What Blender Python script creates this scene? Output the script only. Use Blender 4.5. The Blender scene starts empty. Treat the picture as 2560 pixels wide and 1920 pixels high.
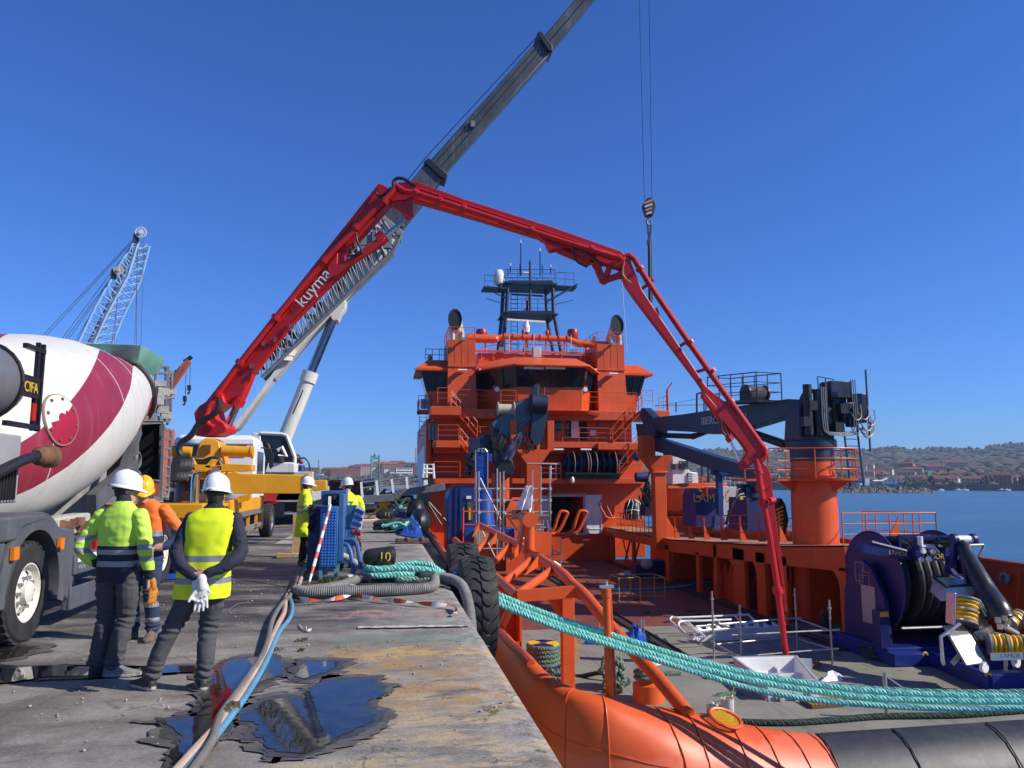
import bpy,math,random
from mathutils import Vector,Matrix,noise
from mathutils.bvhtree import BVHTree
rnd=random.Random(7)
R=math.radians
SC=bpy.context.scene
COL=SC.collection
# camera
FPX,YAW,PITCH,CAMH=1923.,R(9.4),R(7.3),1.75
cam_d=bpy.data.cameras.new('camera')
cam=bpy.data.objects.new('camera',cam_d)
COL.objects.link(cam)
cam.location=(0,0,CAMH)
cam.rotation_euler=(R(90)+PITCH,0,-YAW)
cam_d.sensor_width=36
cam_d.lens=FPX/2560*36
cam_d.clip_start=.1
cam_d.clip_end=9000
SC.camera=cam
# sky, sun, exposure
SUN_AZ=(.925,-.38)
SUN_EL=R(36)
world=bpy.data.worlds.new('World')
SC.world=world
world.use_nodes=True
wt=world.node_tree
for n in list(wt.nodes):
 wt.nodes.remove(n)
sky=wt.nodes.new('ShaderNodeTexSky')
sky.sky_type='NISHITA'
sky.sun_disc=False
sky.sun_elevation=SUN_EL
sky.sun_rotation=math.atan2(SUN_AZ[0],SUN_AZ[1])
sky.altitude=0
sky.air_density=1.
sky.dust_density=.1
sky.ozone_density=4.
wbg=wt.nodes.new('ShaderNodeBackground')
wbg.inputs['Strength'].default_value=.066
wout=wt.nodes.new('ShaderNodeOutputWorld')
tint=wt.nodes.new('ShaderNodeVectorMath')
tint.operation='MULTIPLY'
tint.inputs[1].default_value=(.5,1.,1.95)
wt.links.new(sky.outputs[0],tint.inputs[0])
wt.links.new(tint.outputs[0],wbg.inputs[0])
wt.links.new(wbg.outputs[0],wout.inputs[0])
sun_d=bpy.data.lights.new('sun','SUN')
sun_d.energy=5.
sun_d.angle=R(.53)
sun_d.color=(1.,.93,.82)
sun=bpy.data.objects.new('sun',sun_d)
COL.objects.link(sun)
_sd=Vector((SUN_AZ[0]*math.cos(SUN_EL),SUN_AZ[1]*math.cos(SUN_EL),math.sin(SUN_EL))).normalized()
sun.rotation_euler=_sd.to_track_quat('Z','Y').to_euler()
sun.location=(60,-40,60)
vs=SC.view_settings
vs.view_transform='Standard'
vs.look='None'
vs.exposure=.22
vs.gamma=1.
vs.use_curve_mapping=False
SC.render.engine='CYCLES'
SC.cycles.max_bounces=6
SC.cycles.use_denoising=True
# measuring helper: photo pixel -> point on a known plane
_fw=Vector((math.sin(YAW)*math.cos(PITCH),math.cos(YAW)*math.cos(PITCH),math.sin(PITCH)))
_rt=Vector((math.cos(YAW),-math.sin(YAW),0))
_up=Vector((-math.sin(YAW)*math.sin(PITCH),-math.cos(YAW)*math.sin(PITCH),math.cos(PITCH)))
def at(px,py,X=None,Y=None,Z=None,plane=None):
 d=_fw+_rt*((px-1280)/FPX)+_up*((960-py)/FPX)
 if X is not None:
  t=X/d.x
 elif Y is not None:
  t=Y/d.y
 elif Z is not None:
  t=(Z-CAMH)/d.z
 else:
  (qx,qy),(nx,ny)=plane
  t=(qx*nx+qy*ny)/(d.x*nx+d.y*ny)
 return Vector((d.x*t,d.y*t,CAMH+d.z*t))
MATS={}
def mat(name,col,rough=.5,metal=0.,var=.12,scale=2.,bump=0.,bscale=40.,streak=None,amt=.35,coat=0.,spec=None):
 if name in MATS:
  return MATS[name]
 m=bpy.data.materials.new(name)
 m.use_nodes=True
 nt=m.node_tree
 b=nt.nodes['Principled BSDF']
 b.inputs['Roughness'].default_value=rough
 b.inputs['Metallic'].default_value=metal
 if coat:
  b.inputs['Coat Weight'].default_value=coat
  b.inputs['Coat Roughness'].default_value=.15
 if spec is not None:
  b.inputs['Specular IOR Level'].default_value=spec
 L=nt.links.new
 tc=nt.nodes.new('ShaderNodeTexCoord')
 nz=nt.nodes.new('ShaderNodeTexNoise')
 nz.inputs['Scale'].default_value=scale
 nz.inputs['Detail'].default_value=6
 nz.inputs['Roughness'].default_value=.65
 L(tc.outputs['Object'],nz.inputs['Vector'])
 rp=nt.nodes.new('ShaderNodeValToRGB')
 e=rp.color_ramp.elements
 e[0].position,e[1].position=.3,.7
 e[0].color=[max(0,c*(1-var))for c in col]+[1]
 e[1].color=[min(1,c*(1+var))for c in col]+[1]
 L(nz.outputs['Fac'],rp.inputs['Fac'])
 out=rp.outputs['Color']
 if streak:
  mp=nt.nodes.new('ShaderNodeMapping')
  mp.inputs['Scale'].default_value=(3.,3.,.25)
  L(tc.outputs['Object'],mp.inputs['Vector'])
  n2=nt.nodes.new('ShaderNodeTexNoise')
  n2.inputs['Scale'].default_value=1.6
  n2.inputs['Detail'].default_value=8
  n2.inputs['Roughness'].default_value=.7
  L(mp.outputs[0],n2.inputs['Vector'])
  r2=nt.nodes.new('ShaderNodeValToRGB')
  r2.color_ramp.elements[0].position=.52
  r2.color_ramp.elements[1].position=.75
  r2.color_ramp.elements[0].color=(0,0,0,1)
  r2.color_ramp.elements[1].color=(amt,amt,amt,1)
  L(n2.outputs['Fac'],r2.inputs['Fac'])
  mx=nt.nodes.new('ShaderNodeMix')
  mx.data_type='RGBA'
  L(r2.outputs['Color'],mx.inputs[0])
  L(out,mx.inputs[6])
  mx.inputs[7].default_value=list(streak)+[1]
  out=mx.outputs[2]
 L(out,b.inputs['Base Color'])
 rr=nt.nodes.new('ShaderNodeMapRange')
 rr.inputs[3].default_value=max(.02,rough-.1)
 rr.inputs[4].default_value=min(1,rough+.12)
 L(nz.outputs['Fac'],rr.inputs[0])
 L(rr.outputs[0],b.inputs['Roughness'])
 if bump:
  n3=nt.nodes.new('ShaderNodeTexNoise')
  n3.inputs['Scale'].default_value=bscale
  n3.inputs['Detail'].default_value=4
  L(tc.outputs['Object'],n3.inputs['Vector'])
  bp=nt.nodes.new('ShaderNodeBump')
  bp.inputs['Strength'].default_value=bump
  bp.inputs['Distance'].default_value=.02
  L(n3.outputs['Fac'],bp.inputs['Height'])
  L(bp.outputs[0],b.inputs['Normal'])
 MATS[name]=m
 return m
ORANGE=mat('ship_orange',(.62,.08,.008),.46,var=.12,scale=.6,streak=(.26,.032,.01),amt=.45,bump=.25,bscale=1.3)
ORANGE_FRESH=mat('fresh_orange',(.68,.105,.014),.4,var=.07,scale=.8,streak=(.5,.07,.02),amt=.25)
ORANGE_PIPE=mat('pipe_orange',(.64,.094,.011),.45,var=.1,scale=2.5,streak=(.4,.07,.03),amt=.3)
REDPAINT=mat('pump_red',(.52,.012,.014),.42,var=.1,scale=1.2,streak=(.28,.03,.03),amt=.3)
YELLOW=mat('truck_yellow',(.75,.34,.012),.42,var=.12,scale=2,streak=(.35,.17,.04),amt=.45)
DKBLUE=mat('crane_navy',(.016,.026,.052),.38,var=.25,scale=1.5,streak=(.1,.11,.13),amt=.3)
BLUEBRIGHT=mat('crane_blue',(.008,.055,.3),.36,var=.14,scale=1.5)
BLUEREEL=mat('reel_blue',(.006,.012,.1),.42,var=.15,scale=2)
BLUECAB=mat('cabinet_blue',(.026,.105,.28),.5,var=.2,scale=5,streak=(.1,.17,.25),amt=.5)
BLACK=mat('black_paint',(.012,.012,.014),.45,var=.3,scale=4)
RUBBER=mat('rubber',(.022,.022,.024),.7,var=.4,scale=5,streak=(.1,.095,.09),amt=.4,bump=.2,bscale=30)
WHITE=mat('white_paint',(.72,.72,.7),.42,var=.07,scale=2,streak=(.42,.4,.36),amt=.35)
CREAM=mat('cream_paint',(.7,.68,.6),.45,var=.1,scale=1,streak=(.32,.29,.22),amt=.45)
GREY=mat('grey_paint',(.2,.21,.22),.5,var=.15,scale=3,streak=(.1,.09,.08),amt=.4)
MIDGREY=mat('mid_grey_paint',(.09,.098,.108),.5,var=.2,scale=3,streak=(.22,.21,.19),amt=.45)
DARKGREY=mat('dark_grey_paint',(.04,.043,.048),.55,var=.25,scale=3,streak=(.12,.11,.1),amt=.4)
STEEL=mat('galvanised_steel',(.42,.42,.4),.42,metal=.65,var=.2,scale=8,streak=(.22,.15,.09),amt=.5)
CHROME=mat('chrome',(.55,.58,.62),.12,metal=1.,var=.05)
ALU=mat('aluminium',(.55,.54,.51),.35,metal=.8,var=.12,scale=5)
RUST=mat('rusty_steel',(.16,.075,.04),.85,var=.4,scale=7,bump=.3)
GLASS=mat('dark_glass',(.01,.012,.014),.05,var=.1,scale=1)
WOOD=mat('raw_timber',(.42,.28,.15),.8,var=.25,scale=9,bump=.2)
YELLOWPAINT=mat('safety_yellow',(.78,.46,.01),.45,var=.1,scale=3)
HOSEBLACK=mat('hose_black',(.015,.015,.016),.5,var=.3,scale=20)
REDLIGHT=mat('red_plastic',(.45,.015,.012),.25,var=.05)
AMBER=mat('amber_plastic',(.75,.2,.01),.25,var=.05)
# mesh builder
def V(*a):
 return Vector(a)
def frame(d,up=None):
 d=Vector(d).normalized()
 u=Vector(up)if up else(Vector((0,0,1))if abs(d.z)<.95 else Vector((0,1,0)))
 x=d.cross(u).normalized()
 return x,x.cross(d).normalized(),d
class MB:
 def __init__(s):
  s.v,s.f=[],[]
 def add(s,vs,fs):
  o=len(s.v)
  s.v+=[Vector(p)for p in vs]
  s.f+=[[i+o for i in f]for f in fs]
  return s
 def bb(s,x0,x1,y0,y1,z0,z1):
  return s.add([(x0,y0,z0),(x1,y0,z0),(x1,y1,z0),(x0,y1,z0),(x0,y0,z1),(x1,y0,z1),(x1,y1,z1),(x0,y1,z1)],[(0,3,2,1),(4,5,6,7),(0,1,5,4),(1,2,6,5),(2,3,7,6),(3,0,4,7)])
 def box(s,c,size,rz=0.,M=None):
  hx,hy,hz=[k/2 for k in size]
  M=M or Matrix.Rotation(rz,3,'Z')
  c=Vector(c)
  p=[c+M@Vector((x,y,z))for z in(-hz,hz)for(x,y)in((-hx,-hy),(hx,-hy),(hx,hy),(-hx,hy))]
  return s.add(p,[(0,3,2,1),(4,5,6,7),(0,1,5,4),(1,2,6,5),(2,3,7,6),(3,0,4,7)])
 def bar(s,p,q,w,h=None,up=None,w2=None,h2=None):
  p,q=Vector(p),Vector(q)
  h=w if h is None else h
  w2=w if w2 is None else w2
  h2=h if h2 is None else h2
  x,y,d=frame(q-p,up)
  a=[p+x*i*w/2+y*j*h/2 for i,j in((-1,-1),(1,-1),(1,1),(-1,1))]
  b=[q+x*i*w2/2+y*j*h2/2 for i,j in((-1,-1),(1,-1),(1,1),(-1,1))]
  return s.add(a+b,[(0,1,2,3),(7,6,5,4),(0,4,5,1),(1,5,6,2),(2,6,7,3),(3,7,4,0)])
 def loft(s,rings,cap=True,loop=False):
  o=len(s.v)
  n=len(rings[0])
  for r in rings:
   s.v+=[Vector(p)for p in r]
  m=len(rings)
  for k in range(m if loop else m-1):
   a,b=o+k*n,o+((k+1)%m)*n
   for i in range(n):
    j=(i+1)%n
    s.f.append([a+i,a+j,b+j,b+i])
  if cap and not loop:
   s.f.append([o+i for i in range(n-1,-1,-1)])
   s.f.append([o+(m-1)*n+i for i in range(n)])
  return s
 def sheet(s,rows):
  o,n=len(s.v),len(rows[0])
  for r in rows:
   s.v+=[Vector(p)for p in r]
  for k in range(len(rows)-1):
   for i in range(n-1):
    a=o+k*n+i
    s.f.append([a,a+1,a+n+1,a+n])
  return s
 def tube(s,p,q,r,n=8,r2=None,cap=True):
  p,q=Vector(p),Vector(q)
  r2=r if r2 is None else r2
  x,y,d=frame(q-p)
  A=[(math.cos(2*math.pi*i/n),math.sin(2*math.pi*i/n))for i in range(n)]
  return s.loft([[p+x*c*r+y*t*r for c,t in A],[q+x*c*r2+y*t*r2 for c,t in A]],cap)
 def pipe(s,pts,r,n=8,cap=True,loop=False):
  pts=[Vector(p)for p in pts]
  m=len(pts)
  rad=r if isinstance(r,(list,tuple))else[r]*m
  rings,x=[],None
  for i in range(m):
   a=pts[i-1]if(i>0 or loop)else pts[i]
   b=pts[(i+1)%m]if(i<m-1 or loop)else pts[i]
   d=(b-a).normalized()
   if x is None:
    x=frame(d)[0]
   x=(x-d*x.dot(d))
   x=x.normalized()if x.length>1e-5 else frame(d)[0]
   y=d.cross(x)
   rings.append([pts[i]+x*math.cos(2*math.pi*k/n)*rad[i]+y*math.sin(2*math.pi*k/n)*rad[i]for k in range(n)])
  return s.loft(rings,cap,loop)
 def lathe(s,prof,origin,axis=(0,0,1),n=24,cap=True,a0=0.):
  x,y,d=frame(axis)
  o=Vector(origin)
  rings=[[o+d*h+x*r*math.cos(a0+2*math.pi*i/n)+y*r*math.sin(a0+2*math.pi*i/n)for i in range(n)]for r,h in prof]
  return s.loft(rings,cap)
 def prism(s,pts,origin,ux,uy,depth):
  ux,uy=Vector(ux).normalized(),Vector(uy).normalized()
  uz=ux.cross(uy)
  o=Vector(origin)
  a=[o+ux*p+uy*q-uz*depth/2 for p,q in pts]
  b=[o+ux*p+uy*q+uz*depth/2 for p,q in pts]
  n=len(pts)
  return s.add(a+b,[list(range(n-1,-1,-1)),list(range(n,2*n))]+[[i,(i+1)%n,n+(i+1)%n,n+i]for i in range(n)])
 def ell(s,c,rx,ry,rz,n=12,m=8,M=None):
  c=Vector(c)
  M=M or Matrix.Identity(3)
  rings=[]
  for k in range(1,m):
   t=math.pi*k/m
   rings.append([c+M@Vector((rx*math.sin(t)*math.cos(2*math.pi*i/n),ry*math.sin(t)*math.sin(2*math.pi*i/n),-rz*math.cos(t)))for i in range(n)])
  return s.loft(rings)
 def build(s,name,m,parent=None,bev=0.,ang=35,kind=None,label=None,mi=None):
  me=bpy.data.meshes.new(name)
  org=origin_of(parent)
  me.from_pydata([p-org for p in s.v],[],s.f)
  me.validate()
  me.polygons.foreach_set('use_smooth',[True]*len(me.polygons))
  me.update()
  try:
   me.set_sharp_from_angle(angle=R(ang))
  except Exception:
   pass
  if isinstance(m,(list,tuple)):
   for k in m:
    me.materials.append(k)
  else:
   me.materials.append(m)
  if mi:
   me.polygons.foreach_set('material_index',mi)
  o=bpy.data.objects.new(name,me)
  COL.objects.link(o)
  if parent is not None:
   o.parent=parent
  if bev:
   bm_=o.modifiers.new('edges','BEVEL')
   bm_.width=bev
   bm_.segments=2
   bm_.limit_method='ANGLE'
   bm_.angle_limit=R(40)
  if kind:
   o['kind']=kind
  if label:
   o['label']=label
  return o
ORG={}
def origin_of(p):
 if p is None:
  return Vector((0,0,0))
 return ORG.get(p.name,origin_of(p.parent)if p.parent else Vector((0,0,0)))
def tag(o,label,cat,group=None,kind=None):
 o['label']=label
 o['category']=cat
 if group:
  o['group']=group
 if kind:
  o['kind']=kind
 return o
def thing(name,label,cat,loc,group=None):
 o=bpy.data.objects.new(name,None)
 COL.objects.link(o)
 o.location=loc
 o.empty_display_size=.2
 ORG[o.name]=Vector(loc)
 return tag(o,label,cat,group)
def single(mb,name,m,label,cat,group=None,bev=0.,ang=35):
 lo=Vector((min(p.x for p in mb.v),min(p.y for p in mb.v),min(p.z for p in mb.v)))
 hi=Vector((max(p.x for p in mb.v),max(p.y for p in mb.v),max(p.z for p in mb.v)))
 c=Vector(((lo.x+hi.x)/2,(lo.y+hi.y)/2,lo.z))
 mb.v=[p-c for p in mb.v]
 o=mb.build(name,m,None,bev,ang)
 o.location=c
 ORG[o.name]=c
 return tag(o,label,cat,group)
def structure(mb,name,m,ang=35):
 o=mb.build(name,m,None,0,ang)
 o['kind']='structure'
 return o
def copy_tree(o,parent=None,delta=None):
 c=o.copy()
 COL.objects.link(c)
 if parent is not None:
  c.parent=parent
 elif delta is not None:
  c.location=o.location+Vector(delta)
 for ch in o.children:
  copy_tree(ch,c)
 return c
def text(s,size,origin,xd,yd,m,parent,name='lettering',align='LEFT',extr=.003):
 cu=bpy.data.curves.new(name,'FONT')
 cu.body=s
 cu.size=size
 cu.extrude=extr
 cu.align_x=align
 cu.materials.append(m)
 o=bpy.data.objects.new(name,cu)
 COL.objects.link(o)
 xd,yd=Vector(xd).normalized(),Vector(yd)
 yd=(yd-xd*yd.dot(xd)).normalized()
 zd=xd.cross(yd)
 org=origin_of(parent)
 M=Matrix((xd,yd,zd)).transposed().to_4x4()
 M.translation=Vector(origin)-org
 o.matrix_basis=M
 bpy.context.view_layer.update()
 me=bpy.data.meshes.new_from_object(o.evaluated_get(bpy.context.evaluated_depsgraph_get()))
 q=bpy.data.objects.new(name,me)
 bpy.data.objects.remove(o)
 COL.objects.link(q)
 q.matrix_basis=M
 if parent is not None:
  q.parent=parent
 return q
def arc(c,r,a0,a1,ux,uy,n=8):
 c,ux,uy=Vector(c),Vector(ux),Vector(uy)
 return[c+ux*r*math.cos(a0+(a1-a0)*i/n)+uy*r*math.sin(a0+(a1-a0)*i/n)for i in range(n+1)]
def smooth_path(pts,n=8):
 P=[Vector(p)for p in pts]
 P=[P[0]*2-P[1]]+P+[P[-1]*2-P[-2]]
 out=[]
 for i in range(1,len(P)-2):
  for k in range(n):
   t=k/n
   a,b,c,d=P[i-1],P[i],P[i+1],P[i+2]
   out.append(.5*((2*b)+(c-a)*t+(2*a-5*b+4*c-d)*t*t+(3*b-a-3*c+d)*t**3))
 out.append(P[-2])
 return out
def railing(pts,h=1.,nr=3,step=1.2,r=.022,mb=None,lean=None):
 mb=mb or MB()
 pts=[Vector(p)for p in pts]
 for a,b in zip(pts,pts[1:]):
  L=(b-a).length
  k=max(1,round(L/step))
  for i in range(k+1):
   p=a.lerp(b,i/k)
   mb.tube(p,p+V(0,0,h),r,5,cap=False)
  for j in range(nr):
   z=h*(j+1)/nr
   mb.tube(a+V(0,0,z),b+V(0,0,z),r if j==nr-1 else r*.75,5,cap=False)
 return mb
def wheel(parent,c,r,w,side=1,rimmat=None,yaw=0.):
 c=Vector(c)
 ax=V(side,0,0)
 ax.rotate(Matrix.Rotation(yaw,3,'Z'))
 mb=MB()
 prof=[(r*.6,-w/2),(r*.72,-w/2*1.02),(r*.93,-w/2),(r*.99,-w*.4),(r,-w*.2),(r,w*.2),(r*.99,w*.4),(r*.93,w/2),(r*.72,w/2*1.02),(r*.6,w/2)]
 mb.lathe(prof,c,ax,36,cap=False)
 t=mb.build('wheel',RUBBER,parent)
 g=MB()
 for k in range(30):
  a=2*math.pi*k/30
  x,y,d=frame(ax)
  p=c+(x*math.cos(a)+y*math.sin(a))*r*1.
  tdir=-x*math.sin(a)+y*math.cos(a)
  for s_ in(-1,1):
   g.bar(p+ax*s_*w*.05+tdir*0.,p+ax*s_*w*.44+tdir*.03,.07,.03,up=(p-c))
 g.build('tread',RUBBER,t,kind='stuff')
 rm=MB()
 rm.lathe([(r*.6,w*.46),(r*.56,w*.47),(r*.52,w*.28),(r*.44,w*.2),(r*.36,w*.3),(r*.3,w*.34),(r*.22,w*.36),(r*.21,w*.52),(r*.13,w*.56),(.002,w*.57)],c,ax,30,cap=False)
 rm.build('rim',rimmat or CREAM,t)
 nt=MB()
 hl=MB()
 x,y,d=frame(ax)
 for k in range(10):
  a=2*math.pi*k/10
  e=x*math.cos(a)+y*math.sin(a)
  nt.tube(c+e*r*.3+ax*w*.3,c+e*r*.3+ax*w*.46,.022,6)
  e=x*math.cos(a+.31)+y*math.sin(a+.31)
  hl.tube(c+e*r*.43+ax*w*.15,c+e*r*.43+ax*w*.232,.045,8)
 nt.build('wheel_nut',STEEL,t,kind='stuff')
 hl.build('rim_hole',BLACK,t,kind='stuff')
 return t
def rope_mb(path,rad,pitch=.22,strands=3,n=5,mb=None,phase=0.,seg=8):
 mb=mb or MB()
 P=[Vector(p)for p in path]
 S=[0.]
 for a,b in zip(P,P[1:]):
  S.append(S[-1]+(b-a).length)
 tot=S[-1]
 m=max(4,int(tot/pitch*seg))
 pts,tan,k=[],[],0
 for i in range(m+1):
  s=tot*i/m
  while k<len(S)-2 and S[k+1]<s:
   k+=1
  t=(s-S[k])/max(1e-6,S[k+1]-S[k])
  pts.append(P[k].lerp(P[k+1],t))
  tan.append((P[k+1]-P[k]).normalized())
 x=frame(tan[0])[0]
 bx=[]
 for d in tan:
  x=(x-d*x.dot(d)).normalized()
  bx.append((x.copy(),d.cross(x)))
 for st in range(strands):
  line=[]
  for i,p in enumerate(pts):
   a=phase+2*math.pi*(tot*i/m/pitch+st/strands)
   line.append(p+(bx[i][0]*math.cos(a)+bx[i][1]*math.sin(a))*rad*.55)
  mb.pipe(line,rad*.56,n)
 return mb
# SETTING: quay, water, far shores
DZ,WZ=-3.2,-5.2
def nodes_of(name):
 m=bpy.data.materials.new(name)
 m.use_nodes=True
 nt=m.node_tree
 return m,nt,nt.nodes['Principled BSDF'],nt.links.new
def N(nt,t,**kw):
 n=nt.nodes.new(t)
 for k,v in kw.items():
  setattr(n,k,v)
 return n
def noise_fac(nt,L,vec,scale,detail=6,rough=.6,lo=.4,hi=.6,ms=None,loc=None):
 if ms or loc:
  mp=N(nt,'ShaderNodeMapping')
  if ms:
   mp.inputs['Scale'].default_value=ms
  if loc:
   mp.inputs['Location'].default_value=loc
  L(vec,mp.inputs['Vector'])
  vec=mp.outputs[0]
 n=N(nt,'ShaderNodeTexNoise')
 n.inputs['Scale'].default_value=scale
 n.inputs['Detail'].default_value=detail
 n.inputs['Roughness'].default_value=rough
 L(vec,n.inputs['Vector'])
 r=N(nt,'ShaderNodeMapRange')
 r.interpolation_type='SMOOTHSTEP'
 r.inputs[1].default_value=lo
 r.inputs[2].default_value=hi
 L(n.outputs['Fac'],r.inputs[0])
 return r.outputs[0]
def mixc(nt,L,fac,a,b):
 m=N(nt,'ShaderNodeMix',data_type='RGBA')
 if isinstance(fac,(int,float)):
  m.inputs[0].default_value=fac
 else:
  L(fac,m.inputs[0])
 for k,c in((6,a),(7,b)):
  if isinstance(c,(tuple,list)):
   m.inputs[k].default_value=list(c)+[1]
  else:
   L(c,m.inputs[k])
 return m.outputs[2]
def mul(nt,L,a,b):
 m=N(nt,'ShaderNodeMath',operation='MULTIPLY')
 for k,c in((0,a),(1,b)):
  if isinstance(c,(int,float)):
   m.inputs[k].default_value=c
  else:
   L(c,m.inputs[k])
 return m.outputs[0]
def band(nt,L,sock,a,b,soft):
 r1=N(nt,'ShaderNodeMapRange',interpolation_type='SMOOTHSTEP')
 r1.inputs[1].default_value,r1.inputs[2].default_value=a-soft,a+soft
 L(sock,r1.inputs[0])
 r2=N(nt,'ShaderNodeMapRange',interpolation_type='SMOOTHSTEP')
 r2.inputs[1].default_value,r2.inputs[2].default_value=b-soft,b+soft
 r2.inputs[3].default_value,r2.inputs[4].default_value=1,0
 L(sock,r2.inputs[0])
 return mul(nt,L,r1.outputs[0],r2.outputs[0])
def concrete(name,dark=1.):
 m,nt,b,L=nodes_of(name)
 tc=N(nt,'ShaderNodeTexCoord')
 P=tc.outputs['Object']
 sx=N(nt,'ShaderNodeSeparateXYZ')
 wn=N(nt,'ShaderNodeTexNoise')
 wn.inputs['Scale'].default_value=2.6
 wn.inputs['Detail'].default_value=8
 L(P,wn.inputs['Vector'])
 vm=N(nt,'ShaderNodeVectorMath',operation='MULTIPLY_ADD')
 L(wn.outputs['Color'],vm.inputs[0])
 vm.inputs[1].default_value=(.9,.9,0)
 L(P,vm.inputs[2])
 vs_=N(nt,'ShaderNodeVectorMath',operation='SUBTRACT')
 L(vm.outputs[0],vs_.inputs[0])
 vs_.inputs[1].default_value=(.45,.45,0)
 W=vs_.outputs[0]
 L(W,sx.inputs[0])
 X,Y=sx.outputs[0],sx.outputs[1]
 k=dark
 base=mixc(nt,L,noise_fac(nt,L,P,1.3,9,.7,.3,.7),(.165*k,.148*k,.125*k),(.33*k,.3*k,.26*k))
 base=mixc(nt,L,mul(nt,L,noise_fac(nt,L,P,1.,8,.75,.48,.66,ms=(.55,3.2,1)),.7),base,(.085,.078,.068))
 road=band(nt,L,X,-80,-2.2,.9)
 base=mixc(nt,L,mul(nt,L,road,noise_fac(nt,L,P,.5,7,.7,.42,.58,loc=(3,1,0))),base,(.115,.105,.092))
 wetz=mul(nt,L,band(nt,L,X,-5.2,-.1,.5),band(nt,L,Y,10.,19.,1.2))
 base=mixc(nt,L,mul(nt,L,wetz,noise_fac(nt,L,P,.9,8,.7,.36,.56,ms=(.6,1.7,1))),base,(.03,.029,.028))
 base=mixc(nt,L,mul(nt,L,mul(nt,L,band(nt,L,X,-6,-1.5,.5),band(nt,L,Y,19,45,2)),noise_fac(nt,L,P,.5,7,.7,.45,.6,ms=(.5,1.4,1))),base,(.05,.047,.043))
 cop=band(nt,L,X,-.55,1.3,.25)
 near=mul(nt,L,cop,band(nt,L,Y,2.5,7.6,.8))
 base=mixc(nt,L,mul(nt,L,near,noise_fac(nt,L,P,2.,10,.75,.46,.58,ms=(.7,1.8,1))),base,(.43,.33,.19))
 base=mixc(nt,L,mul(nt,L,mul(nt,L,cop,band(nt,L,Y,6.3,8.9,.35)),mul(nt,L,noise_fac(nt,L,P,2.4,9,.75,.44,.58,ms=(.8,1.6,1),loc=(5,2,0)),.85)),base,(.38,.22,.085))
 base=mixc(nt,L,mul(nt,L,mul(nt,L,cop,band(nt,L,Y,8.75,9.35,.15)),mul(nt,L,noise_fac(nt,L,P,3.,8,.7,.4,.56),.7)),base,(.13,.22,.15))
 base=mixc(nt,L,mul(nt,L,mul(nt,L,cop,band(nt,L,Y,8.15,8.5,.08)),mul(nt,L,noise_fac(nt,L,P,4.,8,.7,.42,.54),.8)),base,(.52,.36,.13))
 base=mixc(nt,L,mul(nt,L,mul(nt,L,cop,band(nt,L,Y,10.6,11.1,.1)),noise_fac(nt,L,P,4.5,8,.7,.5,.56)),base,(.46,.23,.19))
 base=mixc(nt,L,mul(nt,L,mul(nt,L,cop,band(nt,L,Y,4.,10.,.5)),noise_fac(nt,L,P,4.,10,.8,.56,.66)),base,(.085,.08,.075))
 base=mixc(nt,L,mul(nt,L,band(nt,L,X,.85,1.3,.12),mul(nt,L,noise_fac(nt,L,P,6,8,.7,.45,.6),.6)),base,(.4,.38,.34))
 moss=mul(nt,L,mul(nt,L,band(nt,L,X,.6,1.3,.15),band(nt,L,Y,4.5,7.,.4)),noise_fac(nt,L,P,3.3,5,.6,.6,.66))
 base=mixc(nt,L,moss,base,(.12,.095,.02))
 base=mixc(nt,L,mul(nt,L,noise_fac(nt,L,P,38,5,.7,.52,.72),.55),base,(.055,.05,.045))
 base=mixc(nt,L,mul(nt,L,noise_fac(nt,L,P,60,3,.6,.58,.72),.5),base,(.45,.42,.37))
 vo=N(nt,'ShaderNodeTexVoronoi',feature='DISTANCE_TO_EDGE')
 vo.inputs['Scale'].default_value=.55
 L(W,vo.inputs['Vector'])
 cr=N(nt,'ShaderNodeMapRange')
 cr.inputs[1].default_value,cr.inputs[2].default_value=0.,.008
 cr.inputs[3].default_value,cr.inputs[4].default_value=.6,0
 L(vo.outputs['Distance'],cr.inputs[0])
 base=mixc(nt,L,cr.outputs[0],base,(.04,.036,.03))
 L(base,b.inputs['Base Color'])
 rg=N(nt,'ShaderNodeMapRange')
 L(wetz,rg.inputs[0])
 rg.inputs[3].default_value,rg.inputs[4].default_value=.85,.55
 L(rg.outputs[0],b.inputs['Roughness'])
 bn=N(nt,'ShaderNodeTexNoise')
 bn.inputs['Scale'].default_value=26
 bn.inputs['Detail'].default_value=8
 bn.inputs['Roughness'].default_value=.7
 L(P,bn.inputs['Vector'])
 bp=N(nt,'ShaderNodeBump')
 bp.inputs['Strength'].default_value=.55
 bp.inputs['Distance'].default_value=.015
 L(bn.outputs['Fac'],bp.inputs['Height'])
 L(bp.outputs[0],b.inputs['Normal'])
 return m
CONCRETE=concrete('quay_concrete')
QE=1.2
mb=MB()
ys=[-14+.5*i for i in range(0,60)]+[16+3*i for i in range(0,48)]
xs=[-90,-60,-40,-25,-15,-10]+[-8+.5*i for i in range(18)]
rows=[]
for y in ys:
 w=.02*noise.noise(V(0,y*1.7,0))+.012*noise.noise(V(3,y*6,0))
 row=[(x,y,.012*noise.noise(V(x*.7,y*.7,5))*(1 if-8<x<1 else 0)-.006)for x in xs if x<QE-.2]
 row+=[(QE-.16,y,-.006),(QE-.05+w,y,-.03),(QE-.005+w,y,-.1),(QE+w,y,-.22),(QE+w,y,-3),(QE+w,y,-9)]
 rows.append(row)
mb.sheet(rows)
quay=structure(mb,'quay',CONCRETE,ang=50)
JOINT=mat('joint_filler',(.035,.032,.028),.9,var=.4,scale=9)
mb=MB()
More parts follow.
